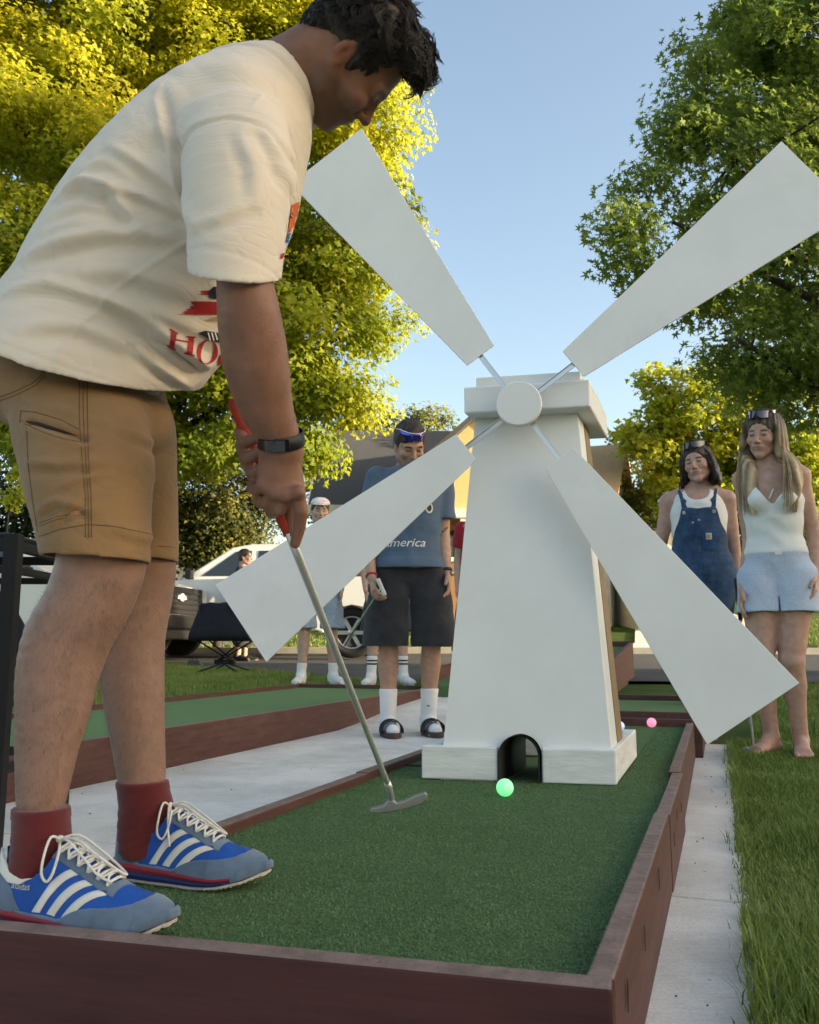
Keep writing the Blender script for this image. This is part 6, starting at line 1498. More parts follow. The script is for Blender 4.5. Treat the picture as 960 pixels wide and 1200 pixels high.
def cami(v):
    v.loft(B.grow(B.torso[1:6], .014), .01, ends=(.6, .6)); 
    for sg in (-1, 1): v.ell(B.P(.085, sg * .068, 1.265), np.array((.055, .062, .058)) * B.k, None, .04)
    v.half(B.P(0, 0, .985), -UZ); v.half(B.P(0, 0, 1.335), UZ)
    v.loft([(B.P(.10, 0, 1.235), B.F * .12, B.L * .003), (B.P(.08, 0, 1.30), B.F * .13, B.L * .050), (B.P(.05, 0, 1.36), B.F * .15, B.L * .088)], .004, 'sub'); v.half(B.P(-.03, 0, 1.30), UZ - B.F * 1.1)
    for sg in (-1, 1): v.ell(B.P(0, sg * .190, 1.36), (.11 * B.k, .075 * B.k, .115 * B.k), np.stack([B.F, B.L, UZ]), .01, 'sub')
    for sg in (-1, 1): v.chain([B.P(.085, sg * .088, 1.30), B.P(.062, sg * .098, 1.385), B.P(.01, sg * .105, 1.447), B.P(-.06, sg * .10, 1.40)], [.008, .007, .007, .007], .006)
B.cloth('camisole', M_cami, cami, (-.2, -.28, .95), (.25, .28, 1.5), .003, 26)
M_gingham = tex_cloth('pale_blue_cotton', (.42, .49, .60), .10, 120)
B.shorts_(M_gingham, 1.0, .695,   .008, .016, fold=.003, gap=-.004, crotch=.765)
q = B.P(.135, .01, .985); mb = MB(); mb.box(q, B.L, UZ, B.F, .016, .010, .002); mb.build('waist_tag', mat('white_label', (.75, .75, .75), .8), B.root)
M_blond = mat('ash_blond_hair', (.42, .31, .18), .45, var=.35, vscale=70, bump=.6, bscale=160, stretch=(1, 1, .08), col2=(.24, .16, .09)); M_root = mat('brown_roots', (.075, .048, .032), .45, var=.3, vscale=70, stretch=(1, 1, .1), bump=.5, bscale=150)
def hB(v):
    hair_shell(B, v, vol=1.05); H = B.H; q = H.k
    for sg, fw in ((-1, .075), (1, .085)):
        v.loft([(H.p(-.01, sg * .045, .125), H.R[0] * .065 * q, H.R[1] * .03 * q), (H.p(-.008, sg * .080, .06), H.R[0] * .070 * q, H.R[1] * .022 * q), (H.p(-.002, sg * .090, -.02), H.R[0] * .066 * q, H.R[1] * .027 * q), (H.p(.004, sg * .096, -.09), H.R[0] * .062 * q, H.R[1] * .032 * q), (B.P(.040, sg * .102, 1.44), B.F * .056, B.L * .038), (B.P(fw, sg * .104, 1.34), B.F * .040, B.L * .042), (B.P(fw + .026, sg * .100, 1.28), B.F * .022, B.L * .030), (B.P(fw + .034, sg * .098, 1.20), B.F * .008, B.L * .014), (B.P(fw + .036, sg * .097, 1.15), B.F * .003, B.L * .004)], .012)
    v.loft([(H.p(-.09, 0, .0), H.R[0] * .03, H.R[1] * .08), (B.P(-.10, 0, 1.42), B.F * .035, B.L * .11), (B.P(-.12, 0, 1.24), B.F * .02, B.L * .09)], .02)
v_ = B.vox((-.25, -.22, 1.18), (.3, .22, 1.85)); hB(v_); V, Fc = v_.surface(1); n = vnormals(V, Fc)
ph = np.arctan2((V - B.H.c) @ B.L, (V - B.H.c) @ B.F) * 26; V = V + n * (.0022 * np.sin(ph + 2 * np.sin(V[:, 2] * 25)))[:, None].astype(np.float32)
g_ = np.clip((B.H.p(0, 0, .085)[2] - V[:, 2]) / .22, 0, 1)[:, None]; st_ = (.75 + .35 * np.sin(ph * .7 + 1))[:, None]
M_hairB = skin_mat('long_hair_strands', .45); link('hair', np_mesh('hair', V, Fc, True, {'tone': (np.array([.055, .036, .026]) * (1 - g_) + np.array([.46, .34, .20]) * g_) * st_}), M_hairB, B.root)
def locks(f, name, m, n, seed, length, spread, inner, rr, zfree=1.42):
    """long strands falling from the parting past the shoulders, front and back"""
    H = f.H; rng = np.random.default_rng(seed); C = []; N_ = 12
    for i in range(n):
        sg = rng.choice((-1, 1)); a = rng.uniform(-1.0, 1.9); t = np.linspace(0, 1, N_)[:, None]
        p0 = H.p(.02 - .03 * a * .5, sg * .012, .146); r1 = (.082 + rng.uniform(0, .010)); p1 = H.p(math.cos(a + .2) * .060 - .02, sg * r1, .05); p2 = H.p(math.cos(a + .2) * .058 - .012, sg * (r1 + inner), -.06)
        ln = length * rng.uniform(.8, 1.08); xe = .10 * math.cos(a) + rng.normal(0, .012); p3 = p2 + (f.F * (xe if ln > .2 else 0) * .9 + f.L * sg * rng.uniform(-.02, spread)) * f.k - UZ * ln * f.k
        pm = p2 * .5 + p3 * .5 + f.F * .03 * max(0, math.cos(a)) + f.L * sg * .008
        P = [p0, p1, p2, pm, p3]; pts = []
        E = [2 * P[0] - P[1]] + P + [2 * P[-1] - P[-2]]
        for j in range(1, 5):
            for q_ in np.linspace(0, 1, 5, endpoint=False):
                aa, bb, cc, dd = E[j - 1:j + 3]; pts.append(.5 * (2 * bb + (cc - aa) * q_ + (2 * aa - 5 * bb + 4 * cc - dd) * q_ ** 2 + (3 * bb - aa - 3 * cc + dd) * q_ ** 3))
        pts.append(P[-1]); C.append(pts)
    mb = MB()
    for pts in C: k_ = len(pts); mb.tube(pts, [rr * f.k * (1.0 - .75 * (j / (k_ - 1)) ** 2) for j in range(k_)], 5, caps=False)
    return mb.build(name, m, f.root)
locks(B, 'hair_strands', M_blond, 150, 3, .34, .03, .024, .0030)
glasses(B, mat('dark_frame', (.02, .015, .02), .4), glass_mat('violet_lens', (.035, .025, .06)))
mb = MB(); mb.tube([B.P(.03, .062, 1.43), B.P(.075, .045, 1.37), B.P(.108, .0, 1.315), B.P(.075, -.045, 1.37), B.P(.03, -.062, 1.43)], .0014, 5); nk = mb.build('necklace', mat('silver_chain', (.5, .47, .42), .3, metal=1.0), B.root)
mb = MB(); mb.box(B.P(.113, -.004, 1.285), nrm(UZ + B.L * .45), B.L, B.F, .026, .004, .003); mb.build('pendant', mat('shell_pendant', (.7, .66, .58), .3), nk, bevel=.001)
mb = MB(); p_ = at(879.5, 838, 4.32); g_ = G(884, 882, .01)
putC = thing('putter', 'white putter resting on the grass at the barefoot woman\'s feet', 'putter', g_)
top = g_ + nrm(at(865, 700, 4.36) - g_) * .86
mb.tube([g_ + UZ * .02, top - (top - g_) * .25], .0052, 10); mb.build('shaft', mat('white_shaft', (.62, .62, .6), .4, metal=.2), putC); mb = MB(); mb.tube([top - (top - g_) * .25, top], [.009, .012], 10); mb.build('grip', M_black, putC)
mb = MB(); mb.prism([g_ + B.L * x + UZ * z + B.F * .012 for x, z in ((-.048, .0), (.046, .0), (.050, .014), (.038, .022), (.012, .016), (-.012, .016), (-.030, .026), (-.050, .016))], -B.F * .024); mb.build('head', mat('grey_blue_putter_head', (.30, .36, .42), .4, metal=.5), putC, bevel=.004)

# ---- girl in overalls ------------------------------------------------------------------------
b2 = at(832, 860, 5.0); b2[2] = 0.0
Cc = Figure('dark haired woman in blue denim overalls and white sleeveless top behind the windmill blade', b2, (-.30, -1), 1.725, 1, .0055, skin=(.46, .275, .215), girth=1.04)
def toC(px, py, dx=0.0):
    q = onplane(px, py, Cc.b + Cc.F * dx * Cc.k, Cc.F); d = (q - Cc.b) / Cc.k; return (float(d @ Cc.F), float(d @ Cc.L), float(d[2]))
hc_ = toC(820, 562, .02); sx = hc_[1]
Cc.pose({'R': [(-.01, -.168, 1.39), (-.02, -.23, 1.10), (.08, -.17, .88), (0, -1, 0), .4], 'L': [(-.01, .168, 1.39), toC(862, 655, -.05), toC(868, 706, .02), (0, 1, 0), .45]},
        {'R': [(0, -.085, .87), (-.02, -.075, .48), (-.10, -.055, .08), (.04, -.07, 0)], 'L': [(0, .085, .87), (.02, .035, .48), (.02, -.01, .08), (.16, -.01, 0)]}, (-16, 6, -7, (.02, .012, 1.60)))
Cc.body(None, .0043, brow=(.03, .018, .014), lips=(.36, .15, .13))
def tank(v):
    v.loft(Cc.grow(Cc.torso[1:6], .014), .01, ends=(.6, .6))
    for sg in (-1, 1): v.cone(Cc.P(-.01, sg * .11, 1.40), Cc.P(-.015, sg * .135, 1.40), .05 * Cc.k, .05 * Cc.k, .02)
    v.half(Cc.P(0, 0, .95), -UZ); v.ell(Cc.P(.08, 0, 1.46), (.10 * Cc.k, .070 * Cc.k, .09 * Cc.k), np.stack([Cc.F, Cc.L, UZ]), .01, 'sub')
    for sg in (-1, 1): v.ell(Cc.P(-.01, sg * .215, 1.36), (.10 * Cc.k, .060 * Cc.k, .10 * Cc.k), np.stack([Cc.F, Cc.L, UZ]), .01, 'sub')
Cc.cloth('sleeveless_top', M_cami, tank, (-.22, -.30, .92), (.25, .30, 1.52), .003, 26)
M_denim = tex_cloth('blue_denim', (.026, .064, .135), .35, 26)
def ovr(v):
    v.loft(Cc.grow([Cc.el(-.01, 0, .84, .105, .165), Cc.torso[1], Cc.torso[2]], .030, .034), .01, ends=(.6, .6))
    for sd, A_ in Cc.legs.items(): v.chain([Cc.P(*A_[0]), Cc.P(*A_[1]), Cc.P(*A_[2])], [.115 * Cc.k, .082 * Cc.k, .064 * Cc.k], .02)
    v.half(Cc.P(0, 0, 1.10), UZ)
    w = v.blank(); w.loft(Cc.grow([Cc.torso[1], Cc.torso[2], Cc.torso[3], Cc.torso[4]], .028, .030), .01); w.half(Cc.P(0, 0, 1.325), UZ); w.half(Cc.P(-.0, 0, 0), -Cc.F)
    for sg in (-1, 1): w.half(Cc.P(0, sg * .095, 1.32), Cc.L * sg + UZ * .38)
    kk = .01; q_ = np.maximum(kk - np.abs(v.f - w.f), 0) / kk; v.f = np.minimum(v.f, w.f) - q_ * q_ * kk * .25
ov = Cc.cloth('overalls', M_denim, ovr, (-.28, -.36, .02), (.30, .36, 1.40), .004, 14)
OB = BVHTree.FromPolygons([v.co[:] for v in ov.data.vertices], [tuple(p.vertices) for p in ov.data.polygons])
for sg in (-1, 1):
    mb = MB(); P = [(.118, sg * .075, 1.30), (.100, sg * .082, 1.37), (.045, sg * .095, 1.445), (-.04, sg * .09, 1.43), (-.12, sg * .03, 1.28)]
    for i in range(4):
        p, q_ = Cc.P(*P[i]), Cc.P(*P[i + 1]); d = nrm(q_ - p); mb.box((p + q_) / 2, d, Cc.L, np.cross(d, Cc.L), np.linalg.norm(q_ - p) / 2 + .004, .017, .003)
    mb.build('strap', M_denim, ov); mb = MB(); mb.box(Cc.P(.128, sg * .076, 1.300), Cc.L, UZ, Cc.F, .017, .010, .003); mb.build('buckle', mat('dull_buckle', (.35, .34, .32), .4, metal=.9), ov)
# chest pocket with patch, buttons
def quad_front(name, m, y0, z0, hw_, hh_, lift, parent):
    g_ = np.linspace(-1, 1, 5); V2 = [(x * hw_, z * hh_) for z in g_ for x in g_]; return link(name, raw_mesh(name, on_front(Cc, OB, V2, z0, y0, lift), [(r * 5 + c, r * 5 + c + 1, r * 5 + c + 6, r * 5 + c + 5) for r in range(4) for c in range(4)]), m, parent, True)
pt = toC(831, 631, .13); pk_ = quad_front('chest_pocket', tex_cloth('lighter_denim', (.022, .070, .180), .3, 26), pt[1] + .004, pt[2] - .005, .040, .058, .004, ov)
quad_front('pocket_patch', mat('pale_patch', (.50, .47, .42), .8), pt[1], pt[2] + .012, .017, .019, .007, pk_)
V2 = [(math.cos(a) * r, math.sin(a) * r) for r in (.009, .0055) for a in np.linspace(.7, 5.6, 14)]; link('patch_mark', raw_mesh('patch_mark', on_front(Cc, OB, V2, pt[2] + .012, pt[1], .009), [(i, i + 1, 15 + i, 14 + i) for i in range(13)]), mat('brown_mark', (.28, .15, .07), .8), pk_)
for (px, py) in ((812, 613), (819, 610)):
    q = toC(px, py, .13); mb = MB(); c_ = on_front(Cc, OB, [(0, 0)], q[2], q[1], .002)[0]; mb.lathe(c_, Cc.F, [(0, .007), (.004, .006)], 10); mb.build('button', mat('brass', (.4, .38, .34), .35, metal=.9), ov)
def hC(v):
    hair_shell(Cc, v, vol=1.03); H = Cc.H; q = H.k
    for sg in (-1, 1): v.loft([(H.p(-.02, sg * .072, .05), H.R[0] * .075 * q, H.R[1] * .022 * q), (H.p(-.025, sg * .085, -.03), H.R[0] * .070 * q, H.R[1] * .026 * q), (H.p(-.02, sg * .094, -.10), H.R[0] * .062 * q, H.R[1] * .026 * q), (H.p(-.02, sg * .090, -.135), H.R[0] * .045 * q, H.R[1] * .018 * q)], .012)
    v.ell(H.p(-.085, 0, -.05), np.array((.045, .085, .09)) * q, H.R, .03)
M_dkh = mat('dark_auburn_hair', (.020, .009, .008), .4, var=.4, vscale=60, stretch=(1, 1, .12), bump=.9, bscale=140)
Cc.shell('hair', M_dkh, hC, (-.25, -.22, 1.38), (.3, .22, 1.84), .0018); locks(Cc, 'hair_strands', M_dkh, 130, 8, .085, .012, .014, .0060)
glasses(Cc, M_black, glass_mat('black_lens', (.012, .012, .014)))

# ---- people further back ----------------------------------------------------------------------
def back_person(label, px, py, Y, face, H, fem, top, tcol, bot, bcol, skin=(.46, .30, .23), head=(0, 4, 0), hem=.50, stripe=False, h=.009, arms=None, pants=False, stand=None):
    b = at(px, py, Y); b[2] = float(terrain(b[0], b[1])) if stand is None else stand
    f = Figure(label, b, face, H, fem, h, skin=skin)
    f.pose(arms or {'R': [(0, -.18, 1.40), (-.01, -.225, 1.12), (.06, -.21, .88)], 'L': [(0, .18, 1.40), (-.01, .225, 1.12), (.06, .21, .88)]}, {'R': [(0, -.09, .89), (.02, -.13, .48), (0, -.15, .085), (.12, -.19, 0)], 'L': [(0, .09, .89), (.02, .13, .48), (0, .15, .085), (.12, .19, 0)]}, head)
    f.body(None); f.tee(tex_cloth(top, tcol), .88, .6, .026); f.shorts_(tex_cloth(bot, bcol, .15, 30), .98, hem, .018, .035, 'trousers' if pants else 'shorts')
    return f
M_shoe_w = mat('white_sneaker', (.62, .62, .60), .6, var=.06)
D = back_person('man in pink and white cap and light denim shorts behind the lower left blade', 372, 790, 8.1, (.2, -1), 1.75, 0, 'grey_marl', (.30, .30, .31), 'light_denim', (.25, .32, .40), hem=.52)
D.sock_(M_wsock, .20); D.shoe_(M_shoe_w, M_shoe_w)
H = D.H; mb = MB(); mb.lathe(H.p(0, 0, .075), H.R[2], [(0, .094 * H.k), (.03, .093 * H.k), (.058, .074 * H.k), (.074, .04 * H.k), (.078, .004)], 24); cp_ = mb.build('cap', mat('pink_white_cap', (.68, .50, .50), .8, var=.2, vscale=10, col2=(.75, .72, .72)), D.root)
mb = MB(); mb.prism([H.p(.07, -.075, .078), H.p(.125, -.06, .068), H.p(.155, 0, .064), H.p(.125, .06, .068), H.p(.07, .075, .078)], H.R[2] * .006); mb.build('brim', mat('white_brim', (.7, .66, .66), .8), cp_)
E_ = back_person('man with striped socks and white sneakers standing behind the man in blue', 454, 790, 8.0, (.1, -1), 1.74, 0, 'black_tee', (.03, .03, .033), 'charcoal_shorts', (.035, .036, .04), hem=.50)
sE = E_.sock_(M_wsock, .27); E_.shoe_(M_shoe_w, M_shoe_w)
for o, sd in zip(sE, ('R', 'L')):
    kn, an = E_.P(*E_.legs[sd][1]), E_.P(*E_.legs[sd][2])
    for z in (.235, .205):
        t = (z * E_.k + E_.b[2] - kn[2]) / (an[2] - kn[2]); c_ = kn + (an - kn) * t; mb = MB(); mb.lathe(c_, -UZ, [(0, .051 * E_.k), (.014, .049 * E_.k)], 20); mb.build('sock_stripe', M_black, o)
Fp = back_person('person in red shirt and navy trousers half hidden behind the windmill tower', 566, 790, 8.0, (-.4, -1), 1.82, 0, 'red_cotton', (.30, .012, .022), 'navy_cotton', (.014, .018, .035), hem=.06, pants=True)
Fp.shoe_(M_shoe_w, M_shoe_w)
M_h0 = mat('brown_hair_far', (.03, .018, .012), .5, var=.3)
Gp = back_person('dark haired person in navy shirt standing by the white pickup facing right', 283, 770, 13.3, (1, -.15), 1.72, 0, 'navy_tee', (.016, .02, .04), 'dark_trousers', (.02, .02, .024), skin=(.42, .25, .18), hem=.06, pants=True)
Gp.shoe_(M_black, M_black)
for f in (D, E_, Fp, Gp):
    def hh(v, f=f): hair_shell(f, v)
    f.shell('hair', M_h0, hh, (-.25, -.2, 1.42), (.3, .2, 1.85), .002)
# ------------------------------------------------------------------ pickups
M_wpaint = mat('white_car_paint', (.66, .66, .65), .3, var=.02, coat=.6, spec=.5)
M_tyre = mat('tyre_rubber', (.014, .014, .015), .85, bump=.3, bscale=60); M_rim = mat('alloy_rim', (.42, .42, .43), .35, metal=.9); M_chrome = mat('chrome', (.6, .6, .6), .12, metal=1.0, var=.02)
M_cglass = glass_mat('car_glass', (.018, .024, .026)); M_trim = mat('black_trim', (.012, .012, .014), .5)
def pickup(label, front, head, emblem, size=1.0):
    """front: ground point under the grille; head: driving direction"""
    h = nrm(np.array([head[0], head[1], 0.0])); l = nrm(np.cross(UZ, h)); g = np.array(front, float)
    P = lambda x, y, z: g + (h * x + l * y + UZ * z) * size
    r = thing('pickup_truck', label, 'pickup', g)
    W = .98
    def arch(cx, rr=.46, n=9): return [(cx + rr * math.cos(a), .40 + rr * math.sin(a) * .98) for a in np.linspace(0, math.pi, n)]
    prof = [(-.05, .52)] + [(-.55 + 0, .48)] + arch(-1.02)[0:] + [(-1.7, .46), (-3.9, .46)] + arch(-4.55) + [(-5.15, .48), (-5.80, .60), (-5.85, 1.30), (-3.98, 1.33), (-1.62, 1.28), (-.30, 1.19), (-.06, 1.12), (0, .95)]
    mb = MB(); mb.prism([P(x, -W, z) for x, z in prof], l * 2 * W); mb.build('body', M_wpaint, r, bevel=.035, bseg=3)
    # cab: tapered greenhouse
    lo_ = [(-1.58, 1.29), (-4.02, 1.335)]; hi_ = [(-2.42, 1.86), (-2.75, 1.92), (-3.62, 1.92), (-3.86, 1.85)]
    side = lambda sg: [P(-1.58, sg * .90, 1.285), P(-4.02, sg * .90, 1.32), P(-3.86, sg * .74, 1.85), P(-3.62, sg * .72, 1.92), P(-2.75, sg * .72, 1.92), P(-2.42, sg * .74, 1.86)]
    a, b = side(-1), side(1); n = 6
    mb = MB(); mb.add(a + b, [tuple(range(n))[::-1], tuple(range(n, 2 * n))] + [(i, (i + 1) % n, (i + 1) % n + n, i + n) for i in range(n)]); mb.build('cab', M_wpaint, r, bevel=.03, bseg=2)
    for sg in (-1, 1):
        q = lambda x, z: P(x, sg * (.90 - (.17 * (z - 1.29) / .6) + .006), z)
        for pts in ([(-1.95, 1.36), (-2.78, 1.36), (-2.78, 1.80), (-2.52, 1.79)], [(-2.90, 1.36), (-3.80, 1.38), (-3.72, 1.80), (-2.90, 1.80)]):
            mb = MB(); mb.prism([q(*p) for p in pts], l * sg * .006); mb.build('side_window', M_cglass, r)
        for x in (-2.84, -3.9): mb = MB(); mb.box(P(x, sg * (W + .001), .92), h, UZ, l, .006, .36, .003); mb.build('door_seam', M_trim, r)
        for x in (-2.7, -3.7): mb = MB(); mb.box(P(x, sg * (W + .015), 1.10), h, UZ, l, .09, .018, .014); mb.build('door_handle', M_chrome, r, bevel=.004)
        mb = MB(); mb.box(P(-1.80, sg * 1.08, 1.37), h, l, UZ, .05, .09, .075); mb.box(P(-1.80, sg * .98, 1.32), h, l, UZ, .03, .08, .02); mb.build('wing_mirror', M_trim, r, bevel=.02)
        for x in (-1.02, -4.55):
            mb = MB(); mb.lathe(P(x, sg * (W - .27), .40), l * sg, [(0, .30), (.0, .385), (.03, .40), (.20, .40), (.235, .385), (.24, .27), (.20, .26)], 32); wh = mb.build('wheel', M_tyre, r)
            mb = MB(); c = P(x, sg * (W - .04), .40)
            mb.lathe(P(x, sg * (W - .12), .40), l * sg, [(0, .26), (.085, .262), (.09, .24), (.03, .235)], 28)
            for j in range(6):
                t = j * math.pi / 3; d = h * math.cos(t) + UZ * math.sin(t); mb.box(c - l * sg * .02 + d * .12, d, np.cross(d, l), l, .125, .030, .014)
            mb.lathe(c - l * sg * .035, l * sg, [(0, .07), (.035, .06)], 14); mb.build('rim', M_rim, wh)
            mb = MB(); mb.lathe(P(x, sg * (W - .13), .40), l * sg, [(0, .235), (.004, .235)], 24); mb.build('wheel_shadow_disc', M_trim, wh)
    mb = MB(); ws = [P(-1.66, -.84, 1.31), P(-1.66, .84, 1.31), P(-2.42, .68, 1.85), P(-2.42, -.68, 1.85)]; mb.prism(ws, nrm(h * .57 + UZ * .8) * .008); mb.build('windscreen', M_cglass, r)
    # grille
    mb = MB(); mb.box(P(.012, 0, .90), h, l, UZ, .02, .80, .20); gr = mb.build('grille', M_trim, r, bevel=.01)
    for z in (.78, .86, .94, 1.02): mb = MB(); mb.box(P(.04, 0, z), h, l, UZ, .012, .72, .014); mb.build('grille_bar', mat('dark_chrome', (.06, .06, .065), .3, metal=.8), gr, bevel=.004)
    if emblem:
        mb = MB(); bt = [(-.15, -.03), (-.06, -.03), (-.045, -.055), (.045, -.055), (.06, -.03), (.15, -.03), (.13, .03), (.06, .03), (.045, .055), (-.045, .055), (-.06, .03), (-.13, .03)]
        mb.prism([P(.056, -x, .945 + z) for x, z in bt], h * .014); mb.build('bow_tie_emblem', mat('bright_emblem', (.7, .7, .7), .3, metal=.4), gr)
    mb = MB(); mb.box(P(.05, 0, .58), h, l, UZ, .10, .97, .10); mb.build('bumper', mat('dark_bumper', (.03, .03, .033), .25, metal=.6), r, bevel=.03, bseg=3); mb = MB(); mb.box(P(.03, 0, .40), h, l, UZ, .08, .92, .07); mb.build('lower_valance', M_trim, r, bevel=.02)
    for sg in (-1, 1): mb = MB(); mb.box(P(.0, sg * .86, .96), h, l, UZ, .03, .12, .13); mb.build('headlight', mat('headlight_lens', (.55, .56, .58), .1, spec=.8), r, bevel=.012)
    return r
f1 = at(209, 700, 12.6); f1[2] = float(terrain(f1[0], f1[1])) + .006
pickup('white pickup with black grille and bright emblem facing right, behind the golfer\'s legs', f1, (.985, -.17), True)
f2 = at(225, 700, 13.3); x2 = -3.50 - 1.66; f2 = np.array([x2, 14.8, 0]); f2[2] = float(terrain(f2[0], f2[1])) + .02
pickup('white pickup parked facing left along the far kerb behind the lower left blade', f2, (-.995, .07), False, .95)

# ------------------------------------------------------------------ folding chairs, bag, metal stool
M_canvas = mat('dark_navy_canvas', (.022, .024, .038), .9, var=.15, vscale=15, bump=.3, bscale=200); M_pole = mat('black_pole', (.006, .006, .007), .55, spec=.25)
def camp_chair(label, base, face, k=1.0):
    f = nrm(np.array([face[0], face[1], 0])); l = nrm(np.cross(UZ, f)); b = np.array(base, float); P = lambda x, y, z: b + (f * x + l * y + UZ * z) * k
    r = thing('camp_chair', label, 'camping chair', b, 'folding camp chairs on the lawn')
    # sling: rows from the front edge over the seat up to the back's top
    rows = [(.26, .37, .27, 0), (.14, .32, .28, 0), (.0, .30, .29, -.01), (-.13, .30, .30, 0), (-.225, .305, .31, .0), (-.25, .40, .27, .01), (-.285, .50, .22, .02), (-.31, .59, .175, .02), (-.33, .655, .145, .012)]
    V = []; F = []; K = 11
    for x, z, hw_, c in rows:
        for j in range(K): t = j / (K - 1) * 2 - 1; V.append(P(x + c * (t * t), t * hw_, z + (.03 * t * t if z < .3 or x > .1 else 0) + .006 * math.sin(t * 7 + x * 20)))
    for i in range(len(rows) - 1):
        for j in range(K - 1): F.append((i * K + j, i * K + j + 1, (i + 1) * K + j + 1, (i + 1) * K + j))
    o = link('sling', raw_mesh('sling', V, F), M_canvas, r, True); o.modifiers.new('t', 'SOLIDIFY').thickness = .006; sb = o.modifiers.new('s', 'SUBSURF'); sb.levels = 1; sb.render_levels = 1
    mb = MB(); mb.box(P(0, 0, .10), f, l, UZ, .035 * k, .10 * k, .022 * k); mb.build('hub', M_pole, r, bevel=.008)
    for sx, sy in ((1, 1), (1, -1), (-1, 1), (-1, -1)):
        mb = MB(); mb.tube([P(sx * .23, sy * .21, .0), P(sx * .02, -sy * .06, .11)], .0085 * k, 8); mb.build('leg', M_pole, r)
        top = P(.25, sy * .26, .41) if sx > 0 else P(-.33, sy * .15, .63)
        mb = MB(); mb.tube([P(sx * .02, -sy * .08, .10), P(sx * .16, sy * .22, .30), top], .0085 * k, 8); mb.build('support_pole', M_pole, r)
    return r
c1 = G(263, 801, .07); c1[2] = float(terrain(c1[0], c1[1])); camp_chair('dark folding camp chair on the grass below the left blade tip', c1, (.12, 1.0), 1.22)
c2 = at(18, 800, 6.3); c2[2] = float(terrain(c2[0], c2[1])); camp_chair('dark camp chair at the left edge behind the black metal stool', c2, (.2, .9), 1.25)
bg_ = G(228, 796, .06); bg_[2] = float(terrain(bg_[0], bg_[1]))
bag = thing('bag', 'small dark grey bag lying on the grass left of the camp chair', 'bag', bg_)
mb = MB(); mb.add([bg_ + np.array(p) for p in ((-.10, -.06, 0), (.11, -.06, 0), (.11, .07, 0), (-.10, .07, 0), (-.085, -.04, .085), (.06, -.045, .075), (.06, .05, .07), (-.08, .05, .08))], [(3, 2, 1, 0), (4, 5, 6, 7), (0, 1, 5, 4), (1, 2, 6, 5), (2, 3, 7, 6), (3, 0, 4, 7)]); mb.build('pouch', mat('slate_nylon', (.035, .04, .05), .7, bump=.3, bscale=90), bag, bevel=.02, bseg=3)
mb = MB(); mb.tube([bg_ + np.array(p) for p in ((-.05, 0, .08), (-.03, 0, .105), (.01, 0, .105), (.03, 0, .078))], .006, 6); mb.build('handle', M_pole, bag)
# tall black stool: one post and rails show at the frame's left edge
q = at(17, 626, 2.15); st = thing('stool', 'tall black metal bar stool at the left edge beside the golfer', 'stool', (q[0] - .2, q[1], 0))
hs_ = .0185
for dx, dy in ((0, 0), (-.40, 0), (0, .40), (-.40, .40)):
    mb = MB(); x, y = q[0] + dx, q[1] + dy; mb.abox(x - hs_, x + hs_, y - hs_, y + hs_, 0, q[2]); mb.build('leg', M_pole, st, bevel=.003)
for z, t in ((q[2] - .030, .012), (q[2] - .090, .009), (.22, .012)):
    for (x0, x1, y0, y1) in ((-.40 + hs_, -hs_, -.012, .012), (-.40 + hs_, -hs_, .388, .412), (-.012, .012, hs_, .40 - hs_), (-.412, -.388, hs_, .40 - hs_)):
        mb = MB(); mb.abox(q[0] + x0, q[0] + x1, q[1] + y0, q[1] + y1, z - t, z + t); mb.build('rail', M_pole, st, bevel=.002)
mb = MB(); mb.abox(q[0] - .378, q[0] - .022, q[1] + .022, q[1] + .378, q[2] - .004, q[2] + .008); mb.build('seat', mat('black_vinyl', (.014, .014, .015), .5), st, bevel=.008)

# ------------------------------------------------------------------ houses, fence
M_roofd = mat('dark_grey_shingles', (.060, .062, .068), .9, var=.25, vscale=14, bump=.4, bscale=30, stretch=(1, 3, 3)); M_roofb = mat('tan_shingles', (.42, .28, .15), .9, var=.2, vscale=14, bump=.4, bscale=30, stretch=(1, 3, 3))
M_cream = mat('cream_siding', (.62, .50, .26), .8, var=.08, vscale=4); M_wtrim = mat('white_trim', (.66, .66, .63), .6, var=.03); M_dwin = glass_mat('house_window', (.02, .02, .022)); M_brickw = mat('warm_brick', (.30, .16, .08), .85, var=.25, vscale=20)
def siding_mat(name, col):
    m = mat(name, col, .75, var=.04, vscale=3); nt = m.node_tree; b = nt.nodes['Principled BSDF']; tc = nt.nodes.new('ShaderNodeTexCoord'); wv = nt.nodes.new('ShaderNodeTexWave'); wv.bands_direction = 'Z'; wv.wave_profile = 'SAW'; wv.inputs['Scale'].default_value = 1.3
    nt.links.new(tc.outputs['Object'], wv.inputs['Vector']); bp = nt.nodes.new('ShaderNodeBump'); bp.inputs['Distance'].default_value = .03; bp.inputs['Strength'].default_value = .9; nt.links.new(wv.outputs['Fac'], bp.inputs['Height']); nt.links.new(bp.outputs['Normal'], b.inputs['Normal']); return m
M_wsid = siding_mat('white_lap_siding', (.60, .61, .62)); M_csid = siding_mat('cream_lap_siding', (.55, .44, .22))
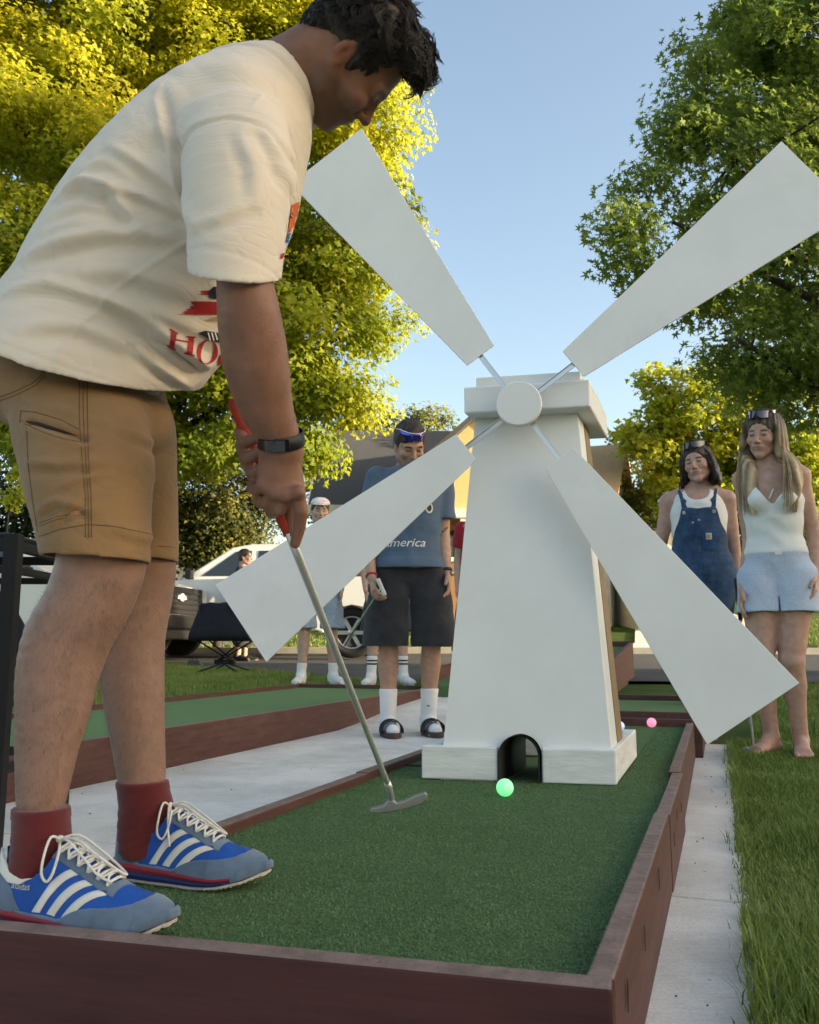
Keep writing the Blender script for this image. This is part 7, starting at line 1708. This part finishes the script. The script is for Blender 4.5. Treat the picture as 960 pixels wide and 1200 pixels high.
def house(label, o, ax, L, Dp, wall, ridge, mw, mr, over=.35, t=.14):
    """o: ground corner nearest us at the ridge's start; ax: ridge direction; depth runs to its left"""
    ax = nrm(np.array([ax[0], ax[1], 0.0])); ay = nrm(np.cross(UZ, ax)); o = np.array(o, float); P = lambda x, y, z: o + ax * x + ay * y + UZ * z
    r = thing('house', label, 'house', o)
    mb = MB(); pr = [(0, -.4), (Dp, -.4), (Dp, wall), (Dp / 2, ridge - t * .6), (0, wall)]; mb.prism([P(0, y, z) for y, z in pr], ax * L); mb.build('wall', mw, r)
    sl = (ridge - wall) / (Dp / 2)
    for s in (0, 1):
        y0, y1 = (-over, Dp / 2) if s == 0 else (Dp + over, Dp / 2 + .004); z0 = wall - over * sl
        mb = MB(); mb.prism([P(-over, y0, z0 + .02), P(-over, y1, ridge + .02), P(-over, y1, ridge + t), P(-over, y0, z0 + t)], ax * (L + 2 * over)); mb.build('roof', mr, r)
    mb = MB(); mb.box(P(L / 2, -over - .03, wall - over * sl + .06), ax, ay, UZ, L / 2 + over, .03, .10); mb.build('gutter', M_wtrim, r)
    for x in (-over - .012, L + over + .012):
        mb = MB(); mb.prism([P(x, -over, wall - over * sl - .06), P(x, Dp / 2, ridge - .06), P(x, Dp / 2, ridge + t + .01), P(x, -over, wall - over * sl + t + .01)], ax * .02); mb.build('rake_board', M_wtrim, r)
    return r, P
hA0 = at(378, 592, 22.0); zg = float(terrain(0, 22)) - .2; hA0[2] = zg
ra_, PA = house('house with dark grey roof behind the man in blue', hA0, (1, .02), 6.6, 8.0, 4.15 - zg, 7.0 - zg, M_wtrim, M_roofd)
for x in (1.0, 3.0): mb = MB(); mb.box(PA(x, -.03, 2.2), (1, .02, 0), UZ, (0, 1, 0), .5, .7, .03); f_ = mb.build('window', M_wtrim, ra_); mb = MB(); mb.box(PA(x, -.065, 2.2), (1, .02, 0), UZ, (0, 1, 0), .42, .62, .005); mb.build('pane', M_dwin, f_)
# cream front gable with a porch, lit by the low sun
o = at(512, 600, 20.0); zg = float(terrain(0.8, 20)) - .1
ay_ = np.array([1, 0, 0.0]); rb_ = thing('house', 'cream gabled house with white porch posts catching the sun beside the windmill', 'house', (o[0], 20.0, zg))
x0, x1 = o[0], o[0] + 2.9; apex = at(607, 470, 20)[2]; eav = at(540, 532, 20)[2]; bm_ = o[2] + .06
mb = MB(); mb.prism([(x0, 20.0, bm_), (x1, 20.0, bm_), (x1, 20.0, eav), ((x0 + x1) / 2, 20.0, apex), (x0, 20.0, eav)], (0, 7, 0)); mb.build('wall', M_csid, rb_)
for s in (-1, 1):
    xc = (x0 + x1) / 2; xe = xc + s * ((x1 - x0) / 2 + .35); ze = eav - .35 * (apex - eav) / ((x1 - x0) / 2)
    mb = MB(); mb.prism([(xe, 19.7, ze + .01), (xc + s * .002, 19.7, apex + .01), (xc + s * .002, 19.7, apex + .16), (xe, 19.7, ze + .16)], (0, 7.6, 0)); mb.build('roof', M_roofd, rb_)
mb = MB(); mb.abox(x0 - .1, x1 + .1, 19.80, 20.0 - .004, bm_ - .22, bm_ - .01); mb.build('porch_beam', M_wtrim, rb_)
for x in np.linspace(x0 + .05, x1 - .05, 6): mb = MB(); mb.abox(x - .06, x + .06, 19.84, 19.96, zg, bm_ - .225); mb.build('porch_post', M_wtrim, rb_)
mb = MB(); mb.abox(x0, x1, 21.6, 21.8, zg, bm_); mb.build('porch_wall', M_brickw, rb_)
for x in np.linspace(x0 + .35, x1 - .35, 4): mb = MB(); mb.abox(x - .22, x + .22, 21.56, 21.596, bm_ - 1.1, bm_ - .3); mb.build('porch_window', M_dwin, rb_)
mb = MB(); mb.abox(x0, x1, 19.86, 19.94, bm_ - 1.25, bm_ - 1.15); mb.build('porch_rail', M_wtrim, rb_)
# tan roofed house with white lap siding right of the tower
apx = at(723, 522, 26.0); rx = nrm(np.array([-.94, .34, 0])); zg = float(terrain(6, 24)) - .3
n_ = nrm(np.cross(UZ, -rx)); 
Dp = 6.0; yb = nrm(np.cross(UZ, rx)); oB = apx - yb * (Dp / 2); oB[2] = zg
if yb @ np.array([0, 1, 0]) > 0: pass
rC, PC = house('house with sunlit tan roof and white siding right of the windmill', oB - rx * 0, rx, 7.0, Dp, 4.0 - zg + .5, apx[2] - zg - .1, M_wsid, M_roofb, .3)
# small pale garage between windmill blade and girl in overalls
gq = at(764, 680, 21.0); zg = float(terrain(gq[0], 21)) - .2; rD = thing('garage', 'small cream garage with sloping roof left of the woman in overalls', 'garage', (gq[0], 21, zg))
p0, p1 = at(756, 640, 21), at(792, 612, 21); w_ = p1[0] - p0[0]
mb = MB(); mb.prism([(p0[0], 21, zg), (p0[0] + 2 * w_, 21, zg), (p0[0] + 2 * w_, 21, p0[2]), (p1[0], 21, p1[2]), (p0[0], 21, p0[2])], (0, 4, 0)); mb.build('wall', mat('cream_render', (.60, .55, .42), .8, var=.05), rD)
for s in (-1, 1): mb = MB(); xe = p1[0] + s * (w_ + .15); ze = p0[2] - .15 * (p1[2] - p0[2]) / w_; mb.prism([(xe, 20.8, ze + .01), (p1[0] + s * .002, 20.8, p1[2] + .01), (p1[0] + s * .002, 20.8, p1[2] + .10), (xe, 20.8, ze + .10)], (0, 4.4, 0)); mb.build('roof', mat('pale_roof', (.5, .47, .4), .8), rD)
# grey board fence along the yard behind the pickups
fa_ = at(-30, 700, 18.5); fb_ = at(330, 700, 18.5); fr = thing('fence', 'grey vertical board fence behind the parked pickups', 'fence', (fa_[0], 18.5, float(terrain(fa_[0], 18.5))))
M_fence = mat('grey_fence_board', (.16, .17, .19), .85, var=.2, vscale=5, bump=.3, bscale=40, stretch=(6, 6, .5))
mb = MB(); x = fa_[0]
while x < fb_[0]:
    zz = float(terrain(x, 18.5)); mb.abox(x, x + .135, 18.5, 18.53, zz - .1, zz + 1.85 + .02 * random.random()); x += .15
mb.build('board_panel', M_fence, fr); mb = MB(); zz = float(terrain(-4, 18.5))
for z in (.5, 1.5): mb.abox(fa_[0], fb_[0], 18.535, 18.58, zz + z, zz + z + .09)
mb.build('rail', M_fence, fr)
# distant rows of trees close the view
# ------------------------------------------------------------------ trees, shrubs
def leaf_shape(kind):
    if kind == 'maple':   # five pointed lobes round a centre, five quads
        tips = [(-2.2, .62), (-1.0, .95), (0.0, 1.15), (1.0, .95), (2.2, .62)]
        c = (0, 0.25); P = [c]; ang = [math.pi / 2 - t[0] * 0.8 for t in tips]
        pts = []
        for i, (t, r) in enumerate(tips): pts.append((c[0] + r * math.cos(ang[i]) * .8, c[1] + r * math.sin(ang[i]) * .8))
        nt_ = [(0.10, -0.25)]; 
        nots = [(-0.12, -0.02)]
        for i in range(4):
            a = (ang[i] + ang[i + 1]) / 2; nots.append((c[0] + .30 * math.cos(a), c[1] + .30 * math.sin(a)))
        nots.append((0.12, -0.02)); nots[0], nots[-1] = (0.12, -0.02), (-0.12, -0.02)
        # order: going from angle of tips[0] (t=-2.2 -> left?) keep consistent
        nots[0] = (c[0] + .28 * math.cos(ang[0] + .5), c[1] + .28 * math.sin(ang[0] + .5)); nots[-1] = (c[0] + .28 * math.cos(ang[-1] - .5), c[1] + .28 * math.sin(ang[-1] - .5))
        P += pts + nots
        F = [(0, 6 + i, 1 + i, 7 + i) for i in range(5)]
        V = np.array([(x, y, 0.10 * abs(x) - 0.06 * y * y) for x, y in P]); return V, F
    if kind == 'lobed':   # cheaper: three lobes
        V = np.array([(0, 0.1, 0), (-.55, -.1, -.06), (-.28, .32, .02), (0, 1.0, -.05), (.28, .32, .02), (.55, -.1, -.06), (0, -.25, 0)]); V[:, 0] *= 1.1
        return V, [(0, 2, 1, 6), (0, 4, 3, 2), (0, 6, 5, 4)]
    V = np.array([(0, -.5, 0), (.32, .05, .06), (0, .6, -.05), (-.32, .05, .06)]); return V, [(0, 1, 2, 3)]
def leaves_mesh(name, P, size, kind, outward, m, parent, rng, tint=None, droop=0.35):
    """one leaf-sized face group at each point"""
    n = len(P); LV, LF = leaf_shape(kind); k = len(LV)
    nr = rng.normal(0, 0.45, (n, 3)) + UZ * 0.5 + outward * 0.7 + np.array([.35, -.2, 0]); nr /= np.linalg.norm(nr, axis=1, keepdims=True)
    t = rng.normal(0, 1, (n, 3)) + outward * 0.5 - UZ * droop * 2; t -= nr * (t * nr).sum(1, keepdims=True); t /= np.linalg.norm(t, axis=1, keepdims=True) + 1e-9
    b = np.cross(t, nr); s = (size * rng.uniform(0.65, 1.25, n))[:, None, None]
    V = P[:, None] + s * (b[:, None] * LV[None, :, :1] + t[:, None] * LV[None, :, 1:2] + nr[:, None] * LV[None, :, 2:])
    F = (np.arange(n) * k)[:, None, None] + np.array(LF)[None]; F = F.reshape(-1, 4)
    tt = np.repeat(tint if tint is not None else np.clip(rng.normal(.5, .2, n), 0, 1), k)
    me = np_mesh(name, V.reshape(-1, 3), F, False, {'tint': np.stack([tt] * 3, 1)})
    return link(name, me, m, parent)
M_bark = mat('bark', (0.05, 0.042, 0.034), 0.9, var=0.4, vscale=12, bump=0.8, bscale=30, stretch=(3, 3, .6))
def limb(mb, p, q, r0, r1, rng, wob=0.12):
    p = np.asarray(p); q = np.asarray(q); n = 6; L = np.linalg.norm(q - p); pts = []
    for i in range(n):
        t = i / (n - 1); pts.append(p + (q - p) * t + rng.normal(0, wob * L * 0.12, 3) * math.sin(math.pi * t) + UZ * 0.10 * L * math.sin(math.pi * t) * 0.5)
    mb.tube(pts, [r0 + (r1 - r0) * i / (n - 1) for i in range(n)], 7)
def tree(name, label, base, lobes, nclump, per, leaf, kind, m, seed, trunk_r=0.14, group=None, clump_r=0.55, hollow=0.45, flat=0.6, cat='tree', parts=('crown', 'trunk'), droop=0.35, zmin=None, zt=None):
    """lobes: (centre, radii) of the crown's boughs; clumps of leaves crowd their outer parts"""
    rng = np.random.default_rng(seed); base = np.asarray(base, float)
    root = thing(name, label, cat, base, group)
    vol = np.array([np.prod(r) ** (2 / 3) for c, r in lobes]); vol = np.maximum(vol, .012 * vol.max()); vol = vol / vol.sum()
    li = rng.choice(len(lobes), nclump, p=vol); C = []; Ow = []
    for i in li:
        c, r = np.asarray(lobes[i][0], float), np.asarray(lobes[i][1], float)
        d = rng.normal(0, 1, 3); d /= np.linalg.norm(d); q = (hollow + (1 - hollow) * rng.uniform(0, 1) ** 0.6); C.append(c + d * r * q); Ow.append(nrm(d * np.array([1, 1, .7]) + UZ * .2))
    C = np.array(C); Ow = np.array(Ow)
    if zmin is not None: k = C[:, 2] > zmin; C, Ow = C[k], Ow[k]
    nc = len(C); sz = rng.uniform(0.55, 1.35, nc); cnt = np.maximum(4, (per * sz ** 2).astype(int))
    idx = np.repeat(np.arange(nc), cnt)
    off = rng.normal(0, 1, (len(idx), 3)); off *= (np.minimum(np.linalg.norm(off, axis=1), 2.1) / (np.linalg.norm(off, axis=1) + 1e-9))[:, None]; off *= np.array([1, 1, flat]) * 0.40; rr = np.linalg.norm(off, axis=1)
    P = C[idx] + off * (clump_r * sz[idx])[:, None] - UZ * (rr ** 2 * clump_r * 0.18)[:, None]
    out = Ow[idx] * 0.6 + off * 0.7
    tint = np.clip(rng.normal(0.5, 0.16, nc)[idx] + rng.normal(0, 0.10, len(idx)), 0, 1)
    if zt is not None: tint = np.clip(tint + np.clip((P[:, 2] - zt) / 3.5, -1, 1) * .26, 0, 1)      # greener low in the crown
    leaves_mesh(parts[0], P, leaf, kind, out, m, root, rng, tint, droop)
    if trunk_r:
        mb = MB(); cc = np.mean([l[0] for l in lobes], axis=0); top = np.array([base[0] + (cc[0] - base[0]) * .5, base[1] + (cc[1] - base[1]) * .5, base[2] + (cc[2] - base[2]) * 1.0])
        H = top[2] - base[2]
        mb.tube([base - UZ * .1, base + UZ * .15 * H, base + (top - base) * .5, top, top + UZ * H * .10], [trunk_r * 1.35, trunk_r, trunk_r * .75, trunk_r * .5, trunk_r * .15], 10)
        for c, r in lobes:
            if min(r) < .25: continue
            t = rng.uniform(.35, .9); s0 = base + (top - base) * t; limb(mb, s0, np.asarray(c) + rng.normal(0, .1, 3), trunk_r * .38, trunk_r * .10, rng)
        for j in rng.choice(nc, min(nc, 60), replace=False):
            l = lobes[int(np.argmin([np.linalg.norm(C[j] - np.asarray(a[0])) for a in lobes]))][0]; limb(mb, np.asarray(l), C[j], trunk_r * .10, trunk_r * .03, rng)
        mb.build(parts[1], M_bark, root)
    return root
def lobe(px, py, rpx, Y, ry=1.0, rz=1.0):
    c = at(px, py, Y); r = rpx / FPX * Y; return (c, (r, r * ry, r * rz))

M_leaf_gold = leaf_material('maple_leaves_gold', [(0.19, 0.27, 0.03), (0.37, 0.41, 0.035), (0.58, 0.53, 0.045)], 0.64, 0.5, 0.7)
M_leaf_green = leaf_material('maple_leaves_green', [(0.10, 0.155, 0.03), (0.19, 0.27, 0.05), (0.30, 0.37, 0.07)], 0.6, 0.5, 0.9)
M_leaf_olive = leaf_material('leaves_olive', [(0.08, 0.11, 0.018), (0.20, 0.22, 0.03), (0.36, 0.32, 0.05)], 0.45, 0.5, 0.7)
M_leaf_mixed = leaf_material('leaves_mixed', [(0.02, 0.032, 0.008), (0.055, 0.07, 0.014), (0.34, 0.30, 0.05)], 0.4, 0.5, 2.2)
M_leaf_dark = leaf_material('leaves_dark', [(0.012, 0.022, 0.008), (0.025, 0.042, 0.012), (0.045, 0.06, 0.018)], 0.25, 0.5, 0.7)

YT = 15.0
def gz(x, y): return float(terrain(x, y))
left = [lobe(*a) for a in ((150, 40, 190, 16), (330, 90, 150, 15.5), (30, 160, 170, 15), (420, 150, 85, 15.5, 1, .9), (400, 60, 80, 16), (190, 300, 170, 14.5), (400, 290, 95, 15, 1.2, .8), (60, 360, 160, 15), (330, 420, 115, 14.8, 1, .8), (440, 370, 52, 15, 1, .7),
        (240, 480, 110, 15.2, 1, .7), (385, 462, 52, 14.6, 1, .55), (250, -160, 300, 16.5), (-20, -40, 250, 16), (345, 520, 36, 14.8, 1, .6), (90, 500, 110, 15.4, 1, .7), (140, 560, 95, 16.5, 1, .5))]
bt = at(150, 760, 15.8); bt[2] = gz(bt[0], bt[1])
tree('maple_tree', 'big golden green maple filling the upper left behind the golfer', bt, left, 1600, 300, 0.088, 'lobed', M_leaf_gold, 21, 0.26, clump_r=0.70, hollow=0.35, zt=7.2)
right = [lobe(*a) for a in ((960, 80, 190, 9.5, 1, .8), (860, 190, 105, 8.8, 1, .8), (790, 255, 60, 8.6, 1, .6), (930, 290, 140, 9, 1, .8), (840, 330, 70, 8.6, 1, .6), (905, 25, 62, 9, 1, .9), (1080, 250, 250, 9.5), (960, 410, 130, 9.2, 1, .55), (880, 420, 70, 8.8, 1, .5), (1100, -80, 300, 10), (960, 470, 100, 9.4, 1, .35), (850, 20, 22, 8.8, 1, 1.4), (735, 235, 20, 8.6, 1, .6), (725, 262, 14, 8.6), (760, 215, 16, 8.6), (770, 150, 14, 8.7), (830, 60, 16, 8.8), (735, 305, 14, 8.6), (760, 320, 18, 8.6), (800, 150, 24, 8.7, 1, 1))]
br_ = at(1150, 760, 9.8); br_[2] = gz(br_[0], br_[1])
tree('maple_tree', 'dark green maple at right with pointed leaves reaching over the girls', br_, right, 900, 105, 0.084, 'maple', M_leaf_green, 22, 0.2, clump_r=0.40, hollow=0.3)
# far trees across the road
for i, (nm, lab, lobes, bx, Y, mm, nc, per, lf, tr) in enumerate((
    ('maple_tree', 'sunlit yellow maple behind the girl in overalls', ((830, 490, 70), (780, 530, 45), (870, 560, 70), (810, 580, 45), (900, 500, 80), (930, 580, 60), (760, 500, 34), (775, 450, 30)), 850, 24, M_leaf_gold, 420, 70, 0.13, .18),
    ('shade_tree', 'olive tree with gaps of sky right beside the gable house', ((745, 520, 30), (750, 570, 34), (770, 600, 40), (740, 600, 20)), 772, 27, M_leaf_olive, 130, 50, 0.14, .10),
    ('shade_tree', 'thin yellowish tree rising behind the dark roof and blue shirted man', ((470, 515, 40), (500, 505, 34), (525, 510, 28), (440, 520, 36), (545, 525, 22)), 490, 36, M_leaf_olive, 150, 40, 0.17, .16),
    ('shade_tree', 'small pale tree left of the dark roof', ((400, 520, 34), (378, 555, 26), (365, 600, 28), (420, 505, 26)), 392, 30, M_leaf_olive, 110, 45, 0.15, .1),
    ('small_tree', 'bushy small tree with glossy leaves in front of the grey fence', ((255, 590, 50), (225, 600, 40), (290, 610, 40), (250, 630, 46), (215, 640, 26), (300, 570, 30)), 255, 17, M_leaf_mixed, 190, 150, 0.055, .07),
    ('shade_tree', 'dark evergreen mass at the left edge behind the black metal frame', ((0, 560, 60), (40, 590, 50), (90, 600, 60), (-40, 600, 70)), 30, 19, M_leaf_dark, 220, 60, 0.11, .12),
    ('shrub', 'low dark hedge shrub under the yellow maple', ((780, 625, 26), (810, 640, 30), (850, 640, 34), (890, 640, 40), (930, 650, 40), (765, 650, 20)), 840, 22, M_leaf_dark, 150, 60, 0.09, .05),
    ('shade_tree', 'tall dark tree far behind the right lawn at the frame edge', ((960, 560, 70), (1010, 600, 90), (940, 630, 40)), 990, 26, M_leaf_green, 150, 60, 0.14, .14),
)):
    L = [lobe(a, b, c, Y) for a, b, c in lobes]; bb = at(bx, 740, Y); bb[2] = gz(bb[0], bb[1])
    tree(nm, lab, bb, L, nc, per, lf, 'lobed' if i in (0, 4) else 'simple', mm, 40 + i, tr, clump_r=0.55, cat='shrub' if nm == 'shrub' else 'tree')
# one sunlit golden spray on the dark evergreen side
cs = at(16, 572, 12.5); 
tree('shrub', 'sprig of bright yellow leaves beside the golfer\'s shorts at left', (cs[0] - .1, cs[1], gz(cs[0], cs[1])), [(cs, (.16, .16, .34)), (cs + np.array([.06, 0, .2]), (.1, .1, .16))], 26, 16, 0.075, 'simple', M_leaf_gold, 77, 0.02, clump_r=0.13, cat='shrub')
# a far wood closes the view beyond the yards
rng = np.random.default_rng(31); n = 1500; cx_ = rng.uniform(-70, 75, n); cy_ = 50 + rng.uniform(-3, 6, n); hh_ = 3.4 + 1.5 * np.sin(cx_ * .35) + .9 * np.sin(cx_ * .9 + 1)
C = np.stack([cx_, cy_, 2.6 + rng.uniform(0, 1, n) ** .7 * hh_], 1); idx = np.repeat(np.arange(n), 34); P = C[idx] + np.clip(rng.normal(0, .55, (len(idx), 3)), -1.2, 1.2)
tnt = np.clip(rng.normal(.45, .2, n)[idx], 0, 1); wood = leaves_mesh('woods', P, 0.24, 'simple', rng.normal(0, .4, (len(idx), 3)), M_leaf_mixed, None, rng, tnt)
tag(wood, 'far line of woods beyond the yards and houses', 'woods', kind='stuff')
# unseen house added right of the frame, sized to shade the whole game
hx = 15.0
off = thing('house', 'unseen single storey house added right of the game to shade the lawn', 'house', (hx + 4, -3, 0))
M_siding = mat('pale_siding', (0.55, 0.53, 0.48), 0.7, var=0.06, vscale=3)
M_roof = mat('shingles', (0.10, 0.10, 0.105), 0.9, var=0.3, vscale=18, bump=0.4, bscale=40)
mb = MB(); mb.abox(hx, hx + 8, -8.5, 5.5, 0, 4.6); mb.build('wall', M_siding, off)
mb = MB(); mb.prism([(hx - .5, -9, 4.62), (hx + 8.5, -9, 4.62), (hx + 4, -9, 6.7)], (0, 15, 0)); mb.build('roof', M_roof, off)
M_win = glass_mat('window_glass')
for y in (-8, -4.5, -1):
    for z in (1.2, 3.0):
        mb = MB(); mb.abox(hx - .06, hx - .003, y, y + 1.1, z, z + 1.3); f = mb.build('window', mat('white_trim', (.75, .75, .73)), off); mb = MB(); mb.abox(hx - .075, hx - .063, y + .08, y + 1.02, z + .08, z + 1.22); mb.build('pane', M_win, f)
# ------------------------------------------------------------------ light
SUN_AZ, SUN_EL = 105.0, 11.0       # clockwise from straight ahead; above the horizon
w = bpy.data.worlds.new('World'); scene.world = w; w.use_nodes = True
nt = w.node_tree; bg = nt.nodes['Background']
sky = nt.nodes.new('ShaderNodeTexSky'); sky.sky_type = 'NISHITA'; sky.sun_disc = False
sky.sun_elevation = rad(SUN_EL); sky.sun_rotation = rad(SUN_AZ); sky.altitude = 100; sky.air_density = 1.0; sky.dust_density = 3.0; sky.ozone_density = 1.0
nt.links.new(sky.outputs['Color'], bg.inputs['Color']); bg.inputs['Strength'].default_value = 0.15
sl = bpy.data.lights.new('sun', 'SUN'); sl.energy = 4.8; sl.angle = rad(0.5); sl.color = (1.0, 0.84, 0.58)
so = bpy.data.objects.new('sun', sl); COL.objects.link(so)
sd = Vector((math.sin(rad(SUN_AZ)) * math.cos(rad(SUN_EL)), math.cos(rad(SUN_AZ)) * math.cos(rad(SUN_EL)), math.sin(rad(SUN_EL))))
so.rotation_euler = sd.to_track_quat('Z', 'Y').to_euler(); so.location = (20, -10, 12)
vs = scene.view_settings; vs.view_transform = 'Standard'; vs.look = 'None'; vs.exposure = 1.68; vs.gamma = 1.0; vs.use_curve_mapping = False
try: vs.use_white_balance = True; vs.white_balance_temperature = 7000; vs.white_balance_tint = 10
except Exception: pass
scene.render.engine = 'CYCLES'; c = scene.cycles
c.use_denoising = True
try: c.denoiser = 'OPENIMAGEDENOISE'
except Exception: pass
c.max_bounces = 8; c.diffuse_bounces = 4; c.transmission_bounces = 4; c.transparent_max_bounces = 8
